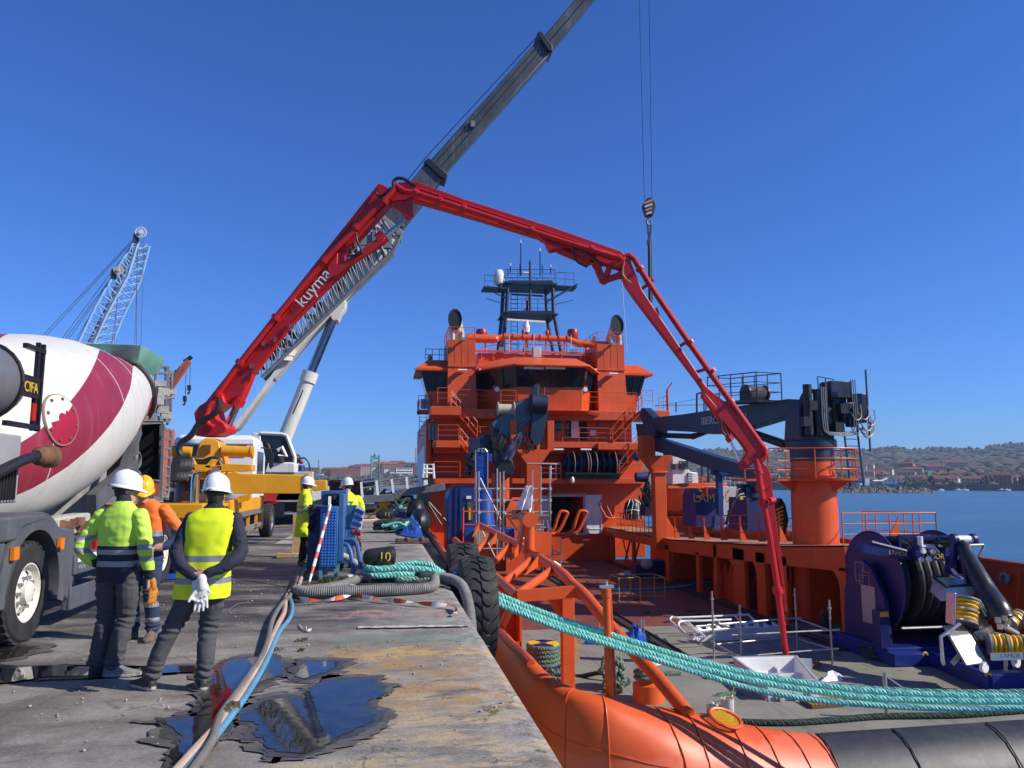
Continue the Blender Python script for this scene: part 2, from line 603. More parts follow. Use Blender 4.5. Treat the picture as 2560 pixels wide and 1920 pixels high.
for y,x0 in((13.9,-.9),(21.,-.9),(28.,-.9),(35.,-.9)):
 pts=[(x0+(1.12-x0)*i/14,y+.02*noise.noise(V(i*.6,y,1)))for i in range(15)]
 mb.sheet([[(x,q-.014,.008)for x,q in pts],[(x,q+.014,.008)for x,q in pts]])
structure(mb,'pavement_joint',JOINT)
def worn_paint(name,col,lo,hi,scale=9):
 m,nt,b,L=nodes_of(name)
 tc=N(nt,'ShaderNodeTexCoord')
 f=noise_fac(nt,L,tc.outputs['Object'],scale,9,.75,lo,hi)
 L(mixc(nt,L,f,(.2,.185,.16),col),b.inputs['Base Color'])
 b.inputs['Roughness'].default_value=.8
 return m
mb=MB()
top,bot=[],[]
for i in range(30):
 x=-.27+(1.08+.27)*i/29
 j=.015*noise.noise(V(x*7,2,0))
 top.append((x,9.8-.1*i/29+.06+j*2,.011))
 bot.append((x,9.8-.1*i/29-.055+.04*noise.noise(V(x*9,5,0)),.011))
mb.sheet([bot,top])
structure(mb,'painted_line',worn_paint('worn_white_line',(.6,.56,.48),.42,.54,6))
mb=MB()
mb.add([(-3.05,23.2,.012),(-2.1,23.2,.012),(-2.05,30.5,.012),(-2.95,30.5,.012)],[(0,1,2,3)])
structure(mb,'repaired_paving',worn_paint('pale_patch',(.34,.31,.27),.2,.5,3))
def blob(outline,z,grow=0.,jit=.03,seed=0):
 P=[at(px,py,Z=z)for px,py in outline]
 c=sum(P,V(0,0,0))/len(P)
 out=[]
 for i,p in enumerate(P):
  q=P[(i+1)%len(P)]
  k=max(2,int((q-p).length/.035))
  for j in range(k):
   t=p.lerp(q,j/k)
   d=V(noise.noise(t*5+V(seed,0,0)),noise.noise(t*5+V(0,seed,9)),0)*jit*2
   d+=V(noise.noise(t*22+V(seed,3,0))*1.5,noise.noise(t*22+V(0,seed,4))*.35,0)*jit*1.5
   e=t+d
   e+=(e-c).normalized()*grow*(1+.6*noise.noise(t*3))
   e.z=z
   out.append(e)
 return out
C4=lambda L_,ox=440,oy=1440,s=.28933:[(ox+x*s,oy+y*s)for x,y in L_]
PUD=[C4([(1190,960),(1290,910),(1500,890),(1700,895),(1740,960),(1790,990),(1770,1030),(1640,1080),(1640,1130),(1740,1190),(1710,1250),(1560,1320),(1400,1400),(1270,1480),(1080,1530),(860,1520),(790,1460),(740,1400),(650,1390),(700,1290),(640,1260),(520,1250),(560,1190),(700,1130),(780,1070),(980,1040),(1090,1060)]),C4([(440,735),(620,705),(850,695),(930,760),(945,850),(740,905),(640,985),(560,1050),(470,1120),(330,1190),(190,1210),(200,1100),(300,1010),(310,900),(350,800)]),C4([(1050,800),(1110,730),(1220,735),(1440,735),(1300,830),(1100,890),(1030,870)]),C4([(-160,1240),(0,1240),(150,1205),(330,1190),(470,1130),(480,1250),(330,1420),(150,1560),(0,1660),(-60,1540),(60,1400),(-20,1330)]),C4([(0,1490),(380,1465),(820,1470),(1000,1500),(1330,1470),(1690,1465),(1690,1515),(1400,1530),(1180,1520),(820,1545),(400,1560),(180,1590),(0,1620)],0,1240),C4([(0,1310),(120,1290),(290,1300),(230,1370),(0,1410)],0,1240)]
WET=mat('wet_concrete',(.055,.05,.044),.32,var=.35,scale=6,bump=.25,bscale=28)
DAMP=mat('damp_concrete',(.105,.096,.083),.6,var=.4,scale=5,bump=.3,bscale=28)
m,nt,b,L=nodes_of('puddle_water')
tc=N(nt,'ShaderNodeTexCoord')
L(mixc(nt,L,noise_fac(nt,L,tc.outputs['Object'],5,6,.7,.35,.65),(.012,.012,.012),(.032,.03,.027)),b.inputs['Base Color'])
b.inputs['Roughness'].default_value=.03
b.inputs['IOR'].default_value=1.6
bn=N(nt,'ShaderNodeTexNoise')
bn.inputs['Scale'].default_value=9
L(tc.outputs['Object'],bn.inputs['Vector'])
bp=N(nt,'ShaderNodeBump')
bp.inputs['Strength'].default_value=.03
bp.inputs['Distance'].default_value=.01
L(bn.outputs['Fac'],bp.inputs['Height'])
L(bp.outputs[0],b.inputs['Normal'])
PUDDLE=m
for i,o in enumerate(PUD):
 w=blob(o,.01,.07,.03,i)
 mb=MB().add(w,[list(range(len(w)))])
 structure(mb,'wet_patch',WET)
 w=blob(o,.007,.17,.05,i+60)
 structure(MB().add(w,[list(range(len(w)))]),'damp_patch',DAMP)
 w=blob(o,.014,-.01,.016,i+30)
 mb=MB().add(w,[list(range(len(w)))])
 structure(mb,'puddle',PUDDLE)
m,nt,b,L=nodes_of('harbour_water')
tc=N(nt,'ShaderNodeTexCoord')
P=tc.outputs['Object']
f=noise_fac(nt,L,P,.012,4,.6,.4,.6,ms=(.35,1.6,1))
L(mixc(nt,L,f,(.02,.075,.12),(.03,.098,.165)),b.inputs['Base Color'])
b.inputs['Roughness'].default_value=.22
b.inputs['IOR'].default_value=1.33
hs=[]
prev=None
for sc_,st,ds in((.35,.5,.5),(1.6,.5,.16)):
 bn=N(nt,'ShaderNodeTexNoise')
 bn.inputs['Scale'].default_value=sc_
 bn.inputs['Detail'].default_value=4
 mp=N(nt,'ShaderNodeMapping')
 mp.inputs['Scale'].default_value=(.6,1.5,1)
 L(P,mp.inputs['Vector'])
 L(mp.outputs[0],bn.inputs['Vector'])
 bp=N(nt,'ShaderNodeBump')
 bp.inputs['Strength'].default_value=st
 bp.inputs['Distance'].default_value=ds
 L(bn.outputs['Fac'],bp.inputs['Height'])
 if prev is not None:
  L(prev,bp.inputs['Normal'])
 prev=bp.outputs[0]
L(prev,b.inputs['Normal'])
WATER=m
mb=MB().add([(-4600,-300,WZ),(4600,-300,WZ),(4600,5200,WZ),(-4600,5200,WZ)],[(0,1,2,3)])
structure(mb,'water',WATER)
# far shores: one terrain sheet in rows of distance
def sstep(a,b_,x):
 t=max(0,min(1,(x-a)/(b_-a)))
 return t*t*(3-2*t)
def ground_h(phi,d):
 n1=noise.noise(V(phi*.35,d*.004,1))
 ridge=92+14*noise.noise(V(phi*.16,.3,2))+6*noise.noise(V(phi*.6,.1,4))+10*sstep(33,45,phi)-12*math.exp(-((phi-38.)/2.6)**2)
 right=1.*sstep(800,806,d)+13*sstep(830,1080,d)+22*sstep(1050,1500,d)+(ridge-36)*sstep(1500,2500,d)
 right+=(2+6*sstep(900,2000,d))*n1
 left=3.*sstep(1060,1066,d)+11.*sstep(1066,1125,d)+3*sstep(1125,1400,d)+3*n1*sstep(1100,1300,d)
 left+=4*sstep(-3,1,phi)*sstep(1100,1140,d)
 mid=2.*sstep(900,906,d)+20*sstep(930,1300,d)+(ridge*.62-22)*sstep(1400,2500,d)+4*n1*sstep(930,1200,d)
 k1,k2=sstep(2.5,6,phi),sstep(19,24,phi)
 return WZ-1.2+(left*(1-k1)+mid*k1)*(1-k2)+right*k2+1.25*(1 if(left*(1-k1)+mid*k1)*(1-k2)+right*k2>.6 else 0)
def polar(phi,d):
 return(math.sin(R(phi))*d,math.cos(R(phi))*d)
def bearing(px):
 return math.degrees(math.atan((px-1280)/FPX))+9.4
dist=[780,799,801,806,830,860,890,905,930,970,1020,1059,1066,1080,1100,1125,1160,1220,1300,1400,1500,1650,1800,1950,2100,2250,2400,2500,2650]
rows=[]
for d in dist:
 row=[]
 for i in range(281):
  phi=-40+100*i/280
  x,y=polar(phi,d)
  row.append((x,y,ground_h(phi,d)))
 rows.append(row)
HILLS=mat('hillside_scrub',(.065,.072,.04),.95,var=.55,scale=.03,streak=(.11,.085,.05),amt=.8)
structure(MB().sheet(rows),'hills',HILLS,ang=180)
LEAF=mat('far_foliage',(.05,.058,.036),.95,var=.5,scale=.05)
LEAF2=mat('far_bare_wood',(.09,.072,.055),.95,var=.4,scale=.05)
def clump(mb,x,y,z,w,h):
 n=6
 a0=rnd.random()*6.28
 rr=[]
 for k,(rad,hh)in enumerate(((.55,0.),(1.,.35),(.8,.7),(.35,1.))):
  rr.append([(x+math.cos(a0+6.283*i/n+k*.4)*w*rad*rnd.uniform(.75,1.25),y+math.sin(a0+6.283*i/n+k*.4)*w*rad*rnd.uniform(.75,1.25),z+h*hh*rnd.uniform(.88,1.12))for i in range(n)])
 mb.loft(rr)
mb,mb2=MB(),MB()
for i in range(7000):
 phi=rnd.uniform(5,58)
 d=rnd.choice((rnd.uniform(1450,2500),rnd.uniform(2440,2510),rnd.uniform(1200,2000)))
 x,y=polar(phi,d)
 s_=rnd.uniform(.7,1.3)
 clump(mb if rnd.random()<.7 else mb2,x,y,ground_h(phi,d)-1,(6.5 if d>2400 else 10)*s_,(rnd.uniform(5,15)if d>2400 else 5)*s_)
for i in range(900):
 phi=rnd.uniform(-14,4)
 d=rnd.uniform(1066,1124)
 x,y=polar(phi,d)
 clump(mb if rnd.random()<.55 else mb2,x,y,ground_h(phi,d)-1,rnd.uniform(3,6),rnd.uniform(2,5))
for i in range(1300):
 phi=rnd.uniform(3,55)
 d=rnd.uniform(835,1250)
 x,y=polar(phi,d)
 s_=rnd.uniform(.6,1.4)
 clump(mb if rnd.random()<.7 else mb2,x,y,ground_h(phi,d)-1,5.5*s_,5.*s_)
w=mb.build('far_woodland',LEAF,kind='stuff',ang=60)
w=mb2.build('far_bare_woodland',LEAF2,kind='stuff',ang=60)
STONE=mat('sea_wall_stone',(.15,.13,.105),.9,var=.4,scale=.5,streak=(.06,.055,.04),amt=.8)
mb=MB()
pts=[polar(20+38*i/40,798)for i in range(41)]
for(x0,y0),(x1,y1)in zip(pts,pts[1:]):
 mb.add([(x0,y0,WZ-1),(x1,y1,WZ-1),(x1,y1,WZ+5.4),(x0,y0,WZ+5.4),(x0*1.004,y0*1.004,WZ+5.4),(x1*1.004,y1*1.004,WZ+5.4)],[(0,1,2,3),(3,2,5,4)])
for px in(2300,2438,2566):
 x,y=polar(bearing(px),796)
 mb.box((x,y,WZ+2.6),(6,5,6.4),-R(bearing(px)))
single(mb,'sea_wall',STONE,'long low stone sea wall along the far shore across the water','wall',ang=60)
ROCK=mat('rock_armour',(.16,.145,.12),.95,var=.5,scale=.4)
mb=MB()
for i in range(420):
 px=2000+rnd.random()**.8*325
 d=rnd.uniform(588,606)
 x,y=polar(bearing(px),d)
 h=4.6*(1-abs((d-598)/12))*min(1,(2330-px)/30)
 clump(mb,x,y,WZ-.5,rnd.uniform(1.2,2.4),h*rnd.uniform(.75,1.15)+.3)
o=single(mb,'breakwater',ROCK,'low breakwater of dark boulders in front of the marina masts','breakwater',ang=20)
# THE SHIP
ship=thing('rescue_ship','large orange rescue ship moored stern-on along the quay','ship',(10.2,40,WZ))
def wave(lo,hi,t):
 return lo+(hi-lo)*t
EDGE=[V(2.7,75,-.2),V(2.7,60,-.6),V(2.7,49,-1.),V(2.72,36,-1.35),V(2.75,26,-1.62),V(2.77,20,-1.73),V(2.76,17.2,-1.7),V(2.8,15.8,-1.66),V(2.95,14.75,-1.78),V(3.3,14.,-1.9),V(3.8,13.72,-2.),V(4.45,13.75,-2.18),V(5.15,13.9,-2.33),V(5.6,13.98,-2.43),V(6.5,14.02,-2.68),V(7.4,14.1,-2.88),V(8.25,14.25,-3.04)]
edge=smooth_path(EDGE,6)
NORM=[]
for i,p in enumerate(edge):
 a,b_=edge[max(0,i-1)],edge[min(len(edge)-1,i+1)]
 t=(b_-a)
 t.z=0
 t.normalize()
 NORM.append(V(t.y,-t.x,0)if V(t.y,-t.x,0).dot(V(-1,-.6,0))>0 else V(-t.y,t.x,0))
def bulb_ring(p,n,s):
 pr=[(-.3,-1.9),(-.28,-.22),(-.2,-.05),(-.08,.02),(.02,0.),(.1+.1*s,-.04),(.14+.3*s,-.12-.05*s),(.15+.5*s,-.3-.08*s),(.16+.68*s,-.62),(.17+.8*s,-1.05),(.18+.86*s,-1.6),(.18+.84*s,-2.3),(.16+.6*s,-4.6)]
 return[p+n*a+V(0,0,h)for a,h in pr]
rings=[]
for p,n in zip(edge,NORM):
 s=sstep(2.9,5.2,p.x)if p.y<16 else 0
 rings.append(bulb_ring(p,n,s))
HULL=None
def hull_mat():
 m,nt,b,L=nodes_of('hull_orange')
 tc=N(nt,'ShaderNodeTexCoord')
 P=tc.outputs['Object']
 base=mixc(nt,L,noise_fac(nt,L,P,.7,6,.6,.3,.7),(.6,.08,.008),(.68,.098,.011))
 sx=N(nt,'ShaderNodeSeparateXYZ')
 L(P,sx.inputs[0])
 mp=N(nt,'ShaderNodeMapping')
 mp.inputs['Scale'].default_value=(5,5,.2)
 L(P,mp.inputs['Vector'])
 nz=N(nt,'ShaderNodeTexNoise')
 nz.inputs['Scale'].default_value=1.2
 nz.inputs['Detail'].default_value=5
 L(mp.outputs[0],nz.inputs['Vector'])
 ad=N(nt,'ShaderNodeMath',operation='MULTIPLY_ADD')
 L(nz.outputs['Fac'],ad.inputs[0])
 ad.inputs[1].default_value=.35
 L(sx.outputs[2],ad.inputs[2])
 low=N(nt,'ShaderNodeMapRange')
 low.inputs[1].default_value,low.inputs[2].default_value=2.52,2.46
 L(ad.outputs[0],low.inputs[0])
 stern=band(nt,L,sx.outputs[1],-40,-25.,.05)
 base=mixc(nt,L,mul(nt,L,mul(nt,L,low.outputs[0],stern),.85),base,(.66,.13,.05))
 mp2=N(nt,'ShaderNodeMapping')
 mp2.inputs['Scale'].default_value=(2,2,.15)
 L(P,mp2.inputs['Vector'])
 base=mixc(nt,L,mul(nt,L,noise_fac(nt,L,mp2.outputs[0],1.5,9,.75,.58,.75),.35),base,(.45,.06,.02))
 L(base,b.inputs['Base Color'])
 b.inputs['Roughness'].default_value=.46
 bn=N(nt,'ShaderNodeTexNoise')
 bn.inputs['Scale'].default_value=1.1
 L(P,bn.inputs['Vector'])
 bp=N(nt,'ShaderNodeBump')
 bp.inputs['Strength'].default_value=.12
 bp.inputs['Distance'].default_value=.05
 L(bn.outputs['Fac'],bp.inputs['Height'])
 L(bp.outputs[0],b.inputs['Normal'])
 return m
HULLM=hull_mat()
mb=MB()
mb.sheet(rings)
mb.build('hull',HULLM,ship,ang=60)
mb=MB()
for fx in(3.35,3.85,4.9,5.55,6.35,6.95,7.55,8.05):
 i=min(range(len(edge)),key=lambda k:abs(edge[k].x-fx)+(50 if edge[k].y>15.2 else 0))
 rg=smooth_path([q+NORM[i]*.006+V(0,0,.006)for q in rings[i][3:13]],4)
 mb.pipe(rg,.013,5,cap=False)
row9=[smooth_path([r_[k]for k in(8,9)],3)[1]+n*.006 for r_,n in zip(rings,NORM)]
mb.pipe([q for q,p in zip(row9,edge)if p.y<16 and p.x<5.],.009,5,cap=False)
mb.build('weld_seam',HULLM,ship,kind='stuff')
mb=MB()
mb.pipe([p+V(-.02,0,.03)for p in edge if p.y>15.],.085,8)
mb.build('bulwark_rail',mat('rail_worn',(.4,.06,.03),.5,var=.3,scale=6,streak=(.12,.08,.07),amt=.7),ship)
NAME=mat('name_white',(.7,.66,.6),.55,var=.15,scale=4)
text('HEROINAS DE SALVORA',.62,(2.572,22.3,-3.02),(.012,-1,0),(.02,0,1),NAME,ship,extr=.004)
mb=MB()
rr=[]
ex=[V(8.25+(17.4-8.25)*i/24,14.25+.28*(i/24),-3.04+.12*math.sin(math.pi*min(1,i/3)/2)*0-.02*i/24)for i in range(25)]
for i,p in enumerate(ex):
 rr.append(bulb_ring(p,V(0,-1,0),1.))
for k in range(len(rr)):
 rr[k]=[q+V(0,-.05,-.02)if j>3 else q for j,q in enumerate(rr[k])]
mb.sheet(rr)
ROLLER=mat('stern_rubber',(.03,.031,.035),.5,var=.35,scale=1.6,streak=(.085,.085,.09),amt=.5,bump=.12,bscale=6)
mb.build('stern_roller',ROLLER,ship,ang=60)
mb=MB()
for fx in(8.27,9.9,12.,14.4):
 p=V(fx,14.25+.28*(fx-8.25)/9.15,-3.04)
 mb.pipe([q+V(0,-.055,0.)for q in smooth_path(bulb_ring(p,V(0,-1,0),1.)[3:13],4)],.016,5,cap=False)
mb.build('roller_seam',BLACK,ship,kind='stuff')
# working deck: plates welded side by side, grey-green aft, red lead forward
def deckpaint(name,c1,c2,rust):
 m,nt,b,L=nodes_of(name)
 tc=N(nt,'ShaderNodeTexCoord')
 P=tc.outputs['Object']
 c=mixc(nt,L,noise_fac(nt,L,P,.9,9,.7,.3,.7),c1,c2)
 c=mixc(nt,L,mul(nt,L,noise_fac(nt,L,P,1.7,9,.75,.6,.7),.55),c,rust)
 c=mixc(nt,L,mul(nt,L,noise_fac(nt,L,P,.8,8,.7,.56,.7,ms=(2.5,.5,1),loc=(4,4,0)),.6),c,(.05,.05,.045))
 c=mixc(nt,L,mul(nt,L,noise_fac(nt,L,P,24,5,.7,.56,.72),.5),c,(.09,.085,.07))
 L(c,b.inputs['Base Color'])
 b.inputs['Roughness'].default_value=.6
 return m
DECKG=deckpaint('deck_grey_green',(.205,.198,.155),(.275,.265,.215),(.27,.16,.045))
DECKR=deckpaint('deck_red_lead',(.155,.042,.03),(.215,.065,.045),(.1,.04,.025))
XP,XS=2.95,17.7
mb_seam=MB()
for iy,(y0,y1)in enumerate(((13.96,17.6),(17.6,22.),(22.,26.4),(26.4,31.5),(31.5,37),(37,43),(43,49.2))):
 nx=5
 for ix in range(nx):
  x0=XP+(XS-XP)*ix/nx
  x1=XP+(XS-XP)*(ix+1)/nx
  z=DZ+.002*((ix*7+iy*3)%4)
  mb=MB()
  if iy==0 and x1<8.2:
   ya,yb=(14.15 if ix else 15.3),(14.15)
   if ix==1:
    ya,yb=14.15,14.2
   mb.add([(x0+.006,ya,z),(x1-.006,yb,z),(x1-.006,y1-.006,z),(x0+.006,y1-.006,z)],[(0,1,2,3)])
  else:
   mb.add([(x0+.006,y0+.006+(.25 if iy==0 else 0),z),(x1-.006,y0+.006+(.25 if iy==0 else 0),z),(x1-.006,y1-.006,z),(x0+.006,y1-.006,z)],[(0,1,2,3)])
  mb.build('deck_plate',DECKG if y1<=26.5 else DECKR,ship)
mb=MB()
mb.bb(XP-.3,XS,14.2,49.2,DZ-.12,DZ-.03)
mb.build('deck_underlay',mat('seam_dark',(.05,.045,.04),.8,var=.3),ship)
mb=MB()
for xo in(8.85,14.):
 a,b_=V(xo+0.,48,DZ+.012),V(xo-.35,21.6,DZ+.012)
 mb.bar(a,b_,.16,.012)
 mb.bar(a+V(.2,0,.02),b_+V(.2,0,.02),.05,.06)
 mb.bar(a-V(.2,0,-.02),b_-V(.2,0,-.02),.05,.06)
mb.build('deck_rail',mat('rail_black',(.03,.024,.02),.8,var=.4,scale=8),ship)
mb=MB()
for px,py in((1618,1532),(1636,1540),(1725,1528),(1745,1537),(1668,1555),(1765,1688),(1770,1694),(2130,1560),(1590,1500)):
 p=at(px,py,Z=DZ+.012)
 for k in(-1,0,1):
  mb.box(p+V(k*.09,.05*k,.01),(.035,.2,.03))
 mb.box(p+V(0,0.,.006),(.3,.05,.02))
mb.build('deck_socket',mat('rail_black',(0,0,0)),ship,kind='stuff')
mb=MB()
BW=[(17.7,14.2,-.55),(17.7,19.3,-.59),(17.7,22.4,-.55),(17.7,49,-.3)]
mb.loft([[(x,y,DZ-1.8),(x+.14,y,DZ-1.8),(x+.14,y,z),(x,y,z)]for x,y,z in BW])
mb.pipe([(x+.05,y,z+.03)for x,y,z in BW],.075,8)
mb.build('starboard_bulwark',ORANGE,ship)
mb=MB()
for y in(15.2,16.6,18.,19.4,20.8):
 mb.prism([(0,0),(.55,0),(.1,2.45),(0,2.45)],(17.7,y,DZ),(-1,0,0),(0,0,1),.05)
mb.build('bulwark_stay',ORANGE,ship,kind='stuff')
mb=MB()
p=at(2520,1445,X=17.68)
mb.lathe([(.1,0.),(.17,.02),(.17,.08),(.1,.1)],p+V(-.05,0,0),(-1,0,0),16,cap=False)
mb.ell(p+V(-.05,.1,-.06),.06,.22,.08)
mb.build('fairlead',STEEL,ship)
# pipe guard frame on the port quarter
mb=MB()
PR=.135
main=[V(4.15,34,-.1),V(4.35,27,-.25),V(4.42,24.2,-.33),V(4.47,19.6,-.5),at(1432,1462,X=4.52),at(1462,1488,X=4.62),at(1530,1570,X=4.85),at(1640,1690,X=5.22),at(1722,1787,X=5.52)]
main=smooth_path(main,6)
mb.pipe(main,PR,12)
mb.build('guard_rail',ORANGE_PIPE,ship)
bend=at(1447,1478,X=4.57)
outer=[at(1236,1438,X=3.15),at(1268,1466,X=3.15),V(3.15,bend.y,0)]
outer[2].z=at(1292,1490,Y=bend.y).z
outer[2].x=at(1292,1490,Y=bend.y).x
o2=outer[2]
mb=MB()
mb.pipe([V(3.1,34,o2.z+.15),V(3.12,27,o2.z+.05),V(3.14,22,o2.z),o2],PR*.9,10)
mb.build('guard_rail',ORANGE_PIPE,ship)
mb=MB()
mb.bar(o2,bend,.17,.26)
mb.build('guard_cross_beam',ORANGE_PIPE,ship)
mb=MB()
def on_main(y):
 return min(main,key=lambda q:abs(q.y-y))
for yo,ym in((18.1,20.3),(20.2,22.8),(23.5,26.5),(27.5,30.5)):
 a=V(3.14,yo+.05,o2.z+.02)
 b_=on_main(ym)+V(0,0,-.02)
 mb.tube(a,b_,.105,10)
 mb.prism([(0,0),(.9,0.),(.9,.3)],b_+V(-.85,-.35,-.12),(b_-a),(0,-.2,1),.03)
mb.build('guard_brace',ORANGE_PIPE,ship)
for y in(18.2,20.9,24.2,28.5):
 MB().tube(V(3.14,y,o2.z),V(2.78,y+.35,-1.7),.1,10).build('guard_leg',ORANGE_PIPE,ship)
mb=MB()
mb.bar(V(bend.x-.14,bend.y+.6,DZ),V(bend.x-.14,bend.y+.6,bend.z-.1),.3,.26)
mb.prism([(-.55,0),(0,0),(0,-.9)],(bend.x-.2,bend.y+.6,bend.z-.05),(1,0,0),(0,0,1),.03)
mb.build('guard_post',ORANGE_PIPE,ship,bev=.02)
mb=MB()
for y in(20.6,22.6,25,28):
 mb.bb(3.,3.06,y,y+.9,DZ,o2.z-.15)
 mb.bb(3.06,3.7,y+.85,y+.9,DZ,o2.z-.35)
 mb.bb(3.06,3.65,y,y+.05,DZ,DZ+.8)
 mb.bb(3.62,3.68,y,y+.9,DZ+.5,o2.z-.4)
mb.build('bulwark_bracket',ORANGE,ship)
rp=on_main(23.4)
mb=MB()
mb.tube(rp,rp+V(0.,0,.95),.16,12)
mb.tube(rp+V(-.03,-.3,.98),rp+V(-.03,.45,.98),.23,18)
mb.bar(rp+V(-.35,.25,-.05),rp+V(-.12,.25,.95),.1,.5,up=(0,1,0))
mb.bar(rp+V(.15,.3,.25),rp+V(.75,.3,.22),.08,.7)
mb.build('guard_roller',ORANGE_PIPE,ship)
st=at(1320,1738,X=3.3)
st=V(3.72,13.95,-1.98)
b0=at(1525,1742,Y=13.95)
t0=at(1515,1470,Y=13.95)
mb=MB()
mb.tube(V(b0.x,b0.y,b0.z-.1),t0,.075,12)
mb.tube(t0-V(0,0,.16),t0,.095,12)
mb.tube(V(b0.x+.11,b0.y+.02,b0.z),t0+V(.09,.02,-.1),.022,6)
sp=mb.build('light_stanchion',ORANGE_PIPE,ship)
mb=MB()
mb.bar(t0+V(-.12,0,.03),t0+V(.14,0,.03),.1,.05)
mb.tube(t0+V(0,0,.05),t0+V(0,0,.12),.035,8)
mb.build('stern_lamp',STEEL,sp)
hc=at(1812,1802,Y=13.85)
hn=V(0,-.55,.83)
mb=MB()
ux,uy=V(1,0.,-.25).normalized(),V(0,.83,.55)
ring=[hc+ux*.3*math.cos(a*.3142)+uy*.2*math.sin(a*.3142)+hn*.07 for a in range(20)]
mb.pipe(ring,.035,6,loop=True)
mb.build('scupper_rim',ORANGE_FRESH,ship)
mb=MB()
for k in range(-4,5):
 w_=.26*math.sqrt(max(0,1-(k/4.8)**2))
 mb.bar(hc+uy*k*.04-ux*w_+hn*.06,hc+uy*k*.04+ux*w_+hn*.06,.014,.02)
mb.build('scupper_grating',YELLOWPAINT,ship,kind='stuff')
# SHIP: deckhouse, bridge, mast
def S(px,py,Y=49.):
 return at(px,py,Y=Y)
def wall_box(mb,pa,pb,Y0,Y1):
 a,b_=S(pa[0],pa[1],Y0),S(pb[0],pb[1],Y0)
 mb.bb(min(a.x,b_.x),max(a.x,b_.x),Y0,Y1,min(a.z,b_.z),max(a.z,b_.z))
 return mb
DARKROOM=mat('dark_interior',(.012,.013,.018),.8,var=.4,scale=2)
LAMPW=mat('lamp_white',(.8,.8,.76),.35,var=.04)
mb=MB()
zt,zb=2.,DZ
dl,dr,dt,db=10.62,12.78,.84,-1.46
mb.bb(2.95,dl,49,63,zb,zt-.02)
mb.bb(dr,14.9,49,63,zb,zt-.02)
mb.bb(14.9,17.5,50.6,63,zb,zt-.02)
mb.bb(dl,dr,49,63,dt,zt-.02)
mb.bb(dl,dr,49,63,zb,db)
mb.bb(dl,dr,52.5,63,db,dt)
mb.build('deckhouse_lower',ORANGE,ship,bev=.03)
mb=MB()
mb.bb(dl-.24,dr+.22,48.94,49.1,dt,dt+.2)
mb.bb(dl-.24,dl,48.94,49.1,db-.14,dt)
mb.bb(dr,dr+.22,48.94,49.1,db-.14,dt)
mb.bb(dl,dr,48.94,49.1,db-.14,db)
mb.build('door_frame',mat('door_white',(.62,.6,.62),.5,var=.06),ship,bev=.02)
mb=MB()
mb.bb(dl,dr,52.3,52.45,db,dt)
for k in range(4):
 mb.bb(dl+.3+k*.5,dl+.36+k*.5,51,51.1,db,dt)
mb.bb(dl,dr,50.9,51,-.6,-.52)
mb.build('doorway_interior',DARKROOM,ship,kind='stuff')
mb=MB()
mb.bb(dl-.3,dr+.3,48.4,49,dt+.22,dt+.29)
mb.build('door_canopy',ORANGE,ship)
for(pa,pb)in(((1463,1237),(1505,1334)),((1347,1239),(1371,1320))):
 mb=wall_box(MB(),pa,pb,48.8,48.92)
 a,b_=S(*pa,48.8),S(*pb,48.8)
 for t in(.12,.5,.88):
  z=a.z+(b_.z-a.z)*t
  mb.bb(a.x+.02,b_.x-.02,48.765,48.8,z-.02,z+.02)
 for x in(a.x,b_.x-.06):
  mb.bb(x,x+.06,48.75,48.8,b_.z,a.z)
 mb.build('door',WHITE,ship,bev=.01)
for px0,w,h,y0 in((1380,.55,1.2,45.9),(1428,.62,1.3,45.)):
 a=S(px0,1332,y0)
 mb=MB().pipe(smooth_path([a+V(-1.6,0,-.05),a+V(-.1,0,0),a+V(.35,0,.9),a+V(.55,0,1.25),a+V(.95,0,1.2),a+V(.85,0,.9),a+V(.35,0,.05),a+V(-.6,0,-.28)],5),.1,8)
 mb.build('pipe_hoop',ORANGE_PIPE,ship)
a=S(1532,1297,48.2)
mb=MB().pipe([a,a+V(-.45,0,.12),a+V(-.95,0,1.),a+V(-.75,0,1.12),a+V(-.5,0,1.05),a+V(-.02,0,.05),a+V(.9,0,0)],.055,8)
mb.build('pipe_hoop',ORANGE_PIPE,ship)
mb=MB()
mb.bb(2.8,17.4,47.4,50.6,1.68,2.)
mb.build('winch_deck',ORANGE,ship,bev=.02)
mb=MB()
mb.bb(2.95,17.2,50.6,63,2.,3.6)
mb.bb(14.2,16.9,49.,50.6,2.,4.2)
mb.build('deckhouse_middle',ORANGE,ship,bev=.03)
mb=MB()
a,b_=S(1513,1120,48.96),S(1556,1158,48.96)
for k in range(10):
 z=b_.z+(a.z-b_.z)*(k+.5)/10
 mb.bar(V(a.x,48.96,z),V(b_.x,48.96,z),.05,.06)
mb.build('vent_louvre',ORANGE,ship,kind='stuff')
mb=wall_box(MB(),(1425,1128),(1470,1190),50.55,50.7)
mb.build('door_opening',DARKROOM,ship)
mb=MB()
mb.bb(3.1,16.3,49.4,63,3.6,6.1)
mb.build('deckhouse_upper',ORANGE,ship,bev=.03)
mb=MB()
mb.bb(3.,17.2,47.9,49.4,3.95,4.33)
a=S(1340,1100,47.9)
mb.bb(8.9,9.3,47.7,47.9,3.3,5.1)
mb.build('accommodation_deck',ORANGE,ship,bev=.02)
mb=MB()
mb.bb(2.75,17.3,48.,49.4,5.75,6.35)
mb.bb(2.75,4.6,47.,48.,5.85,6.4)
mb.bb(16.4,18.3,47.6,49.6,5.95,6.4)
mb.build('bridge_deck',ORANGE,ship,bev=.02)
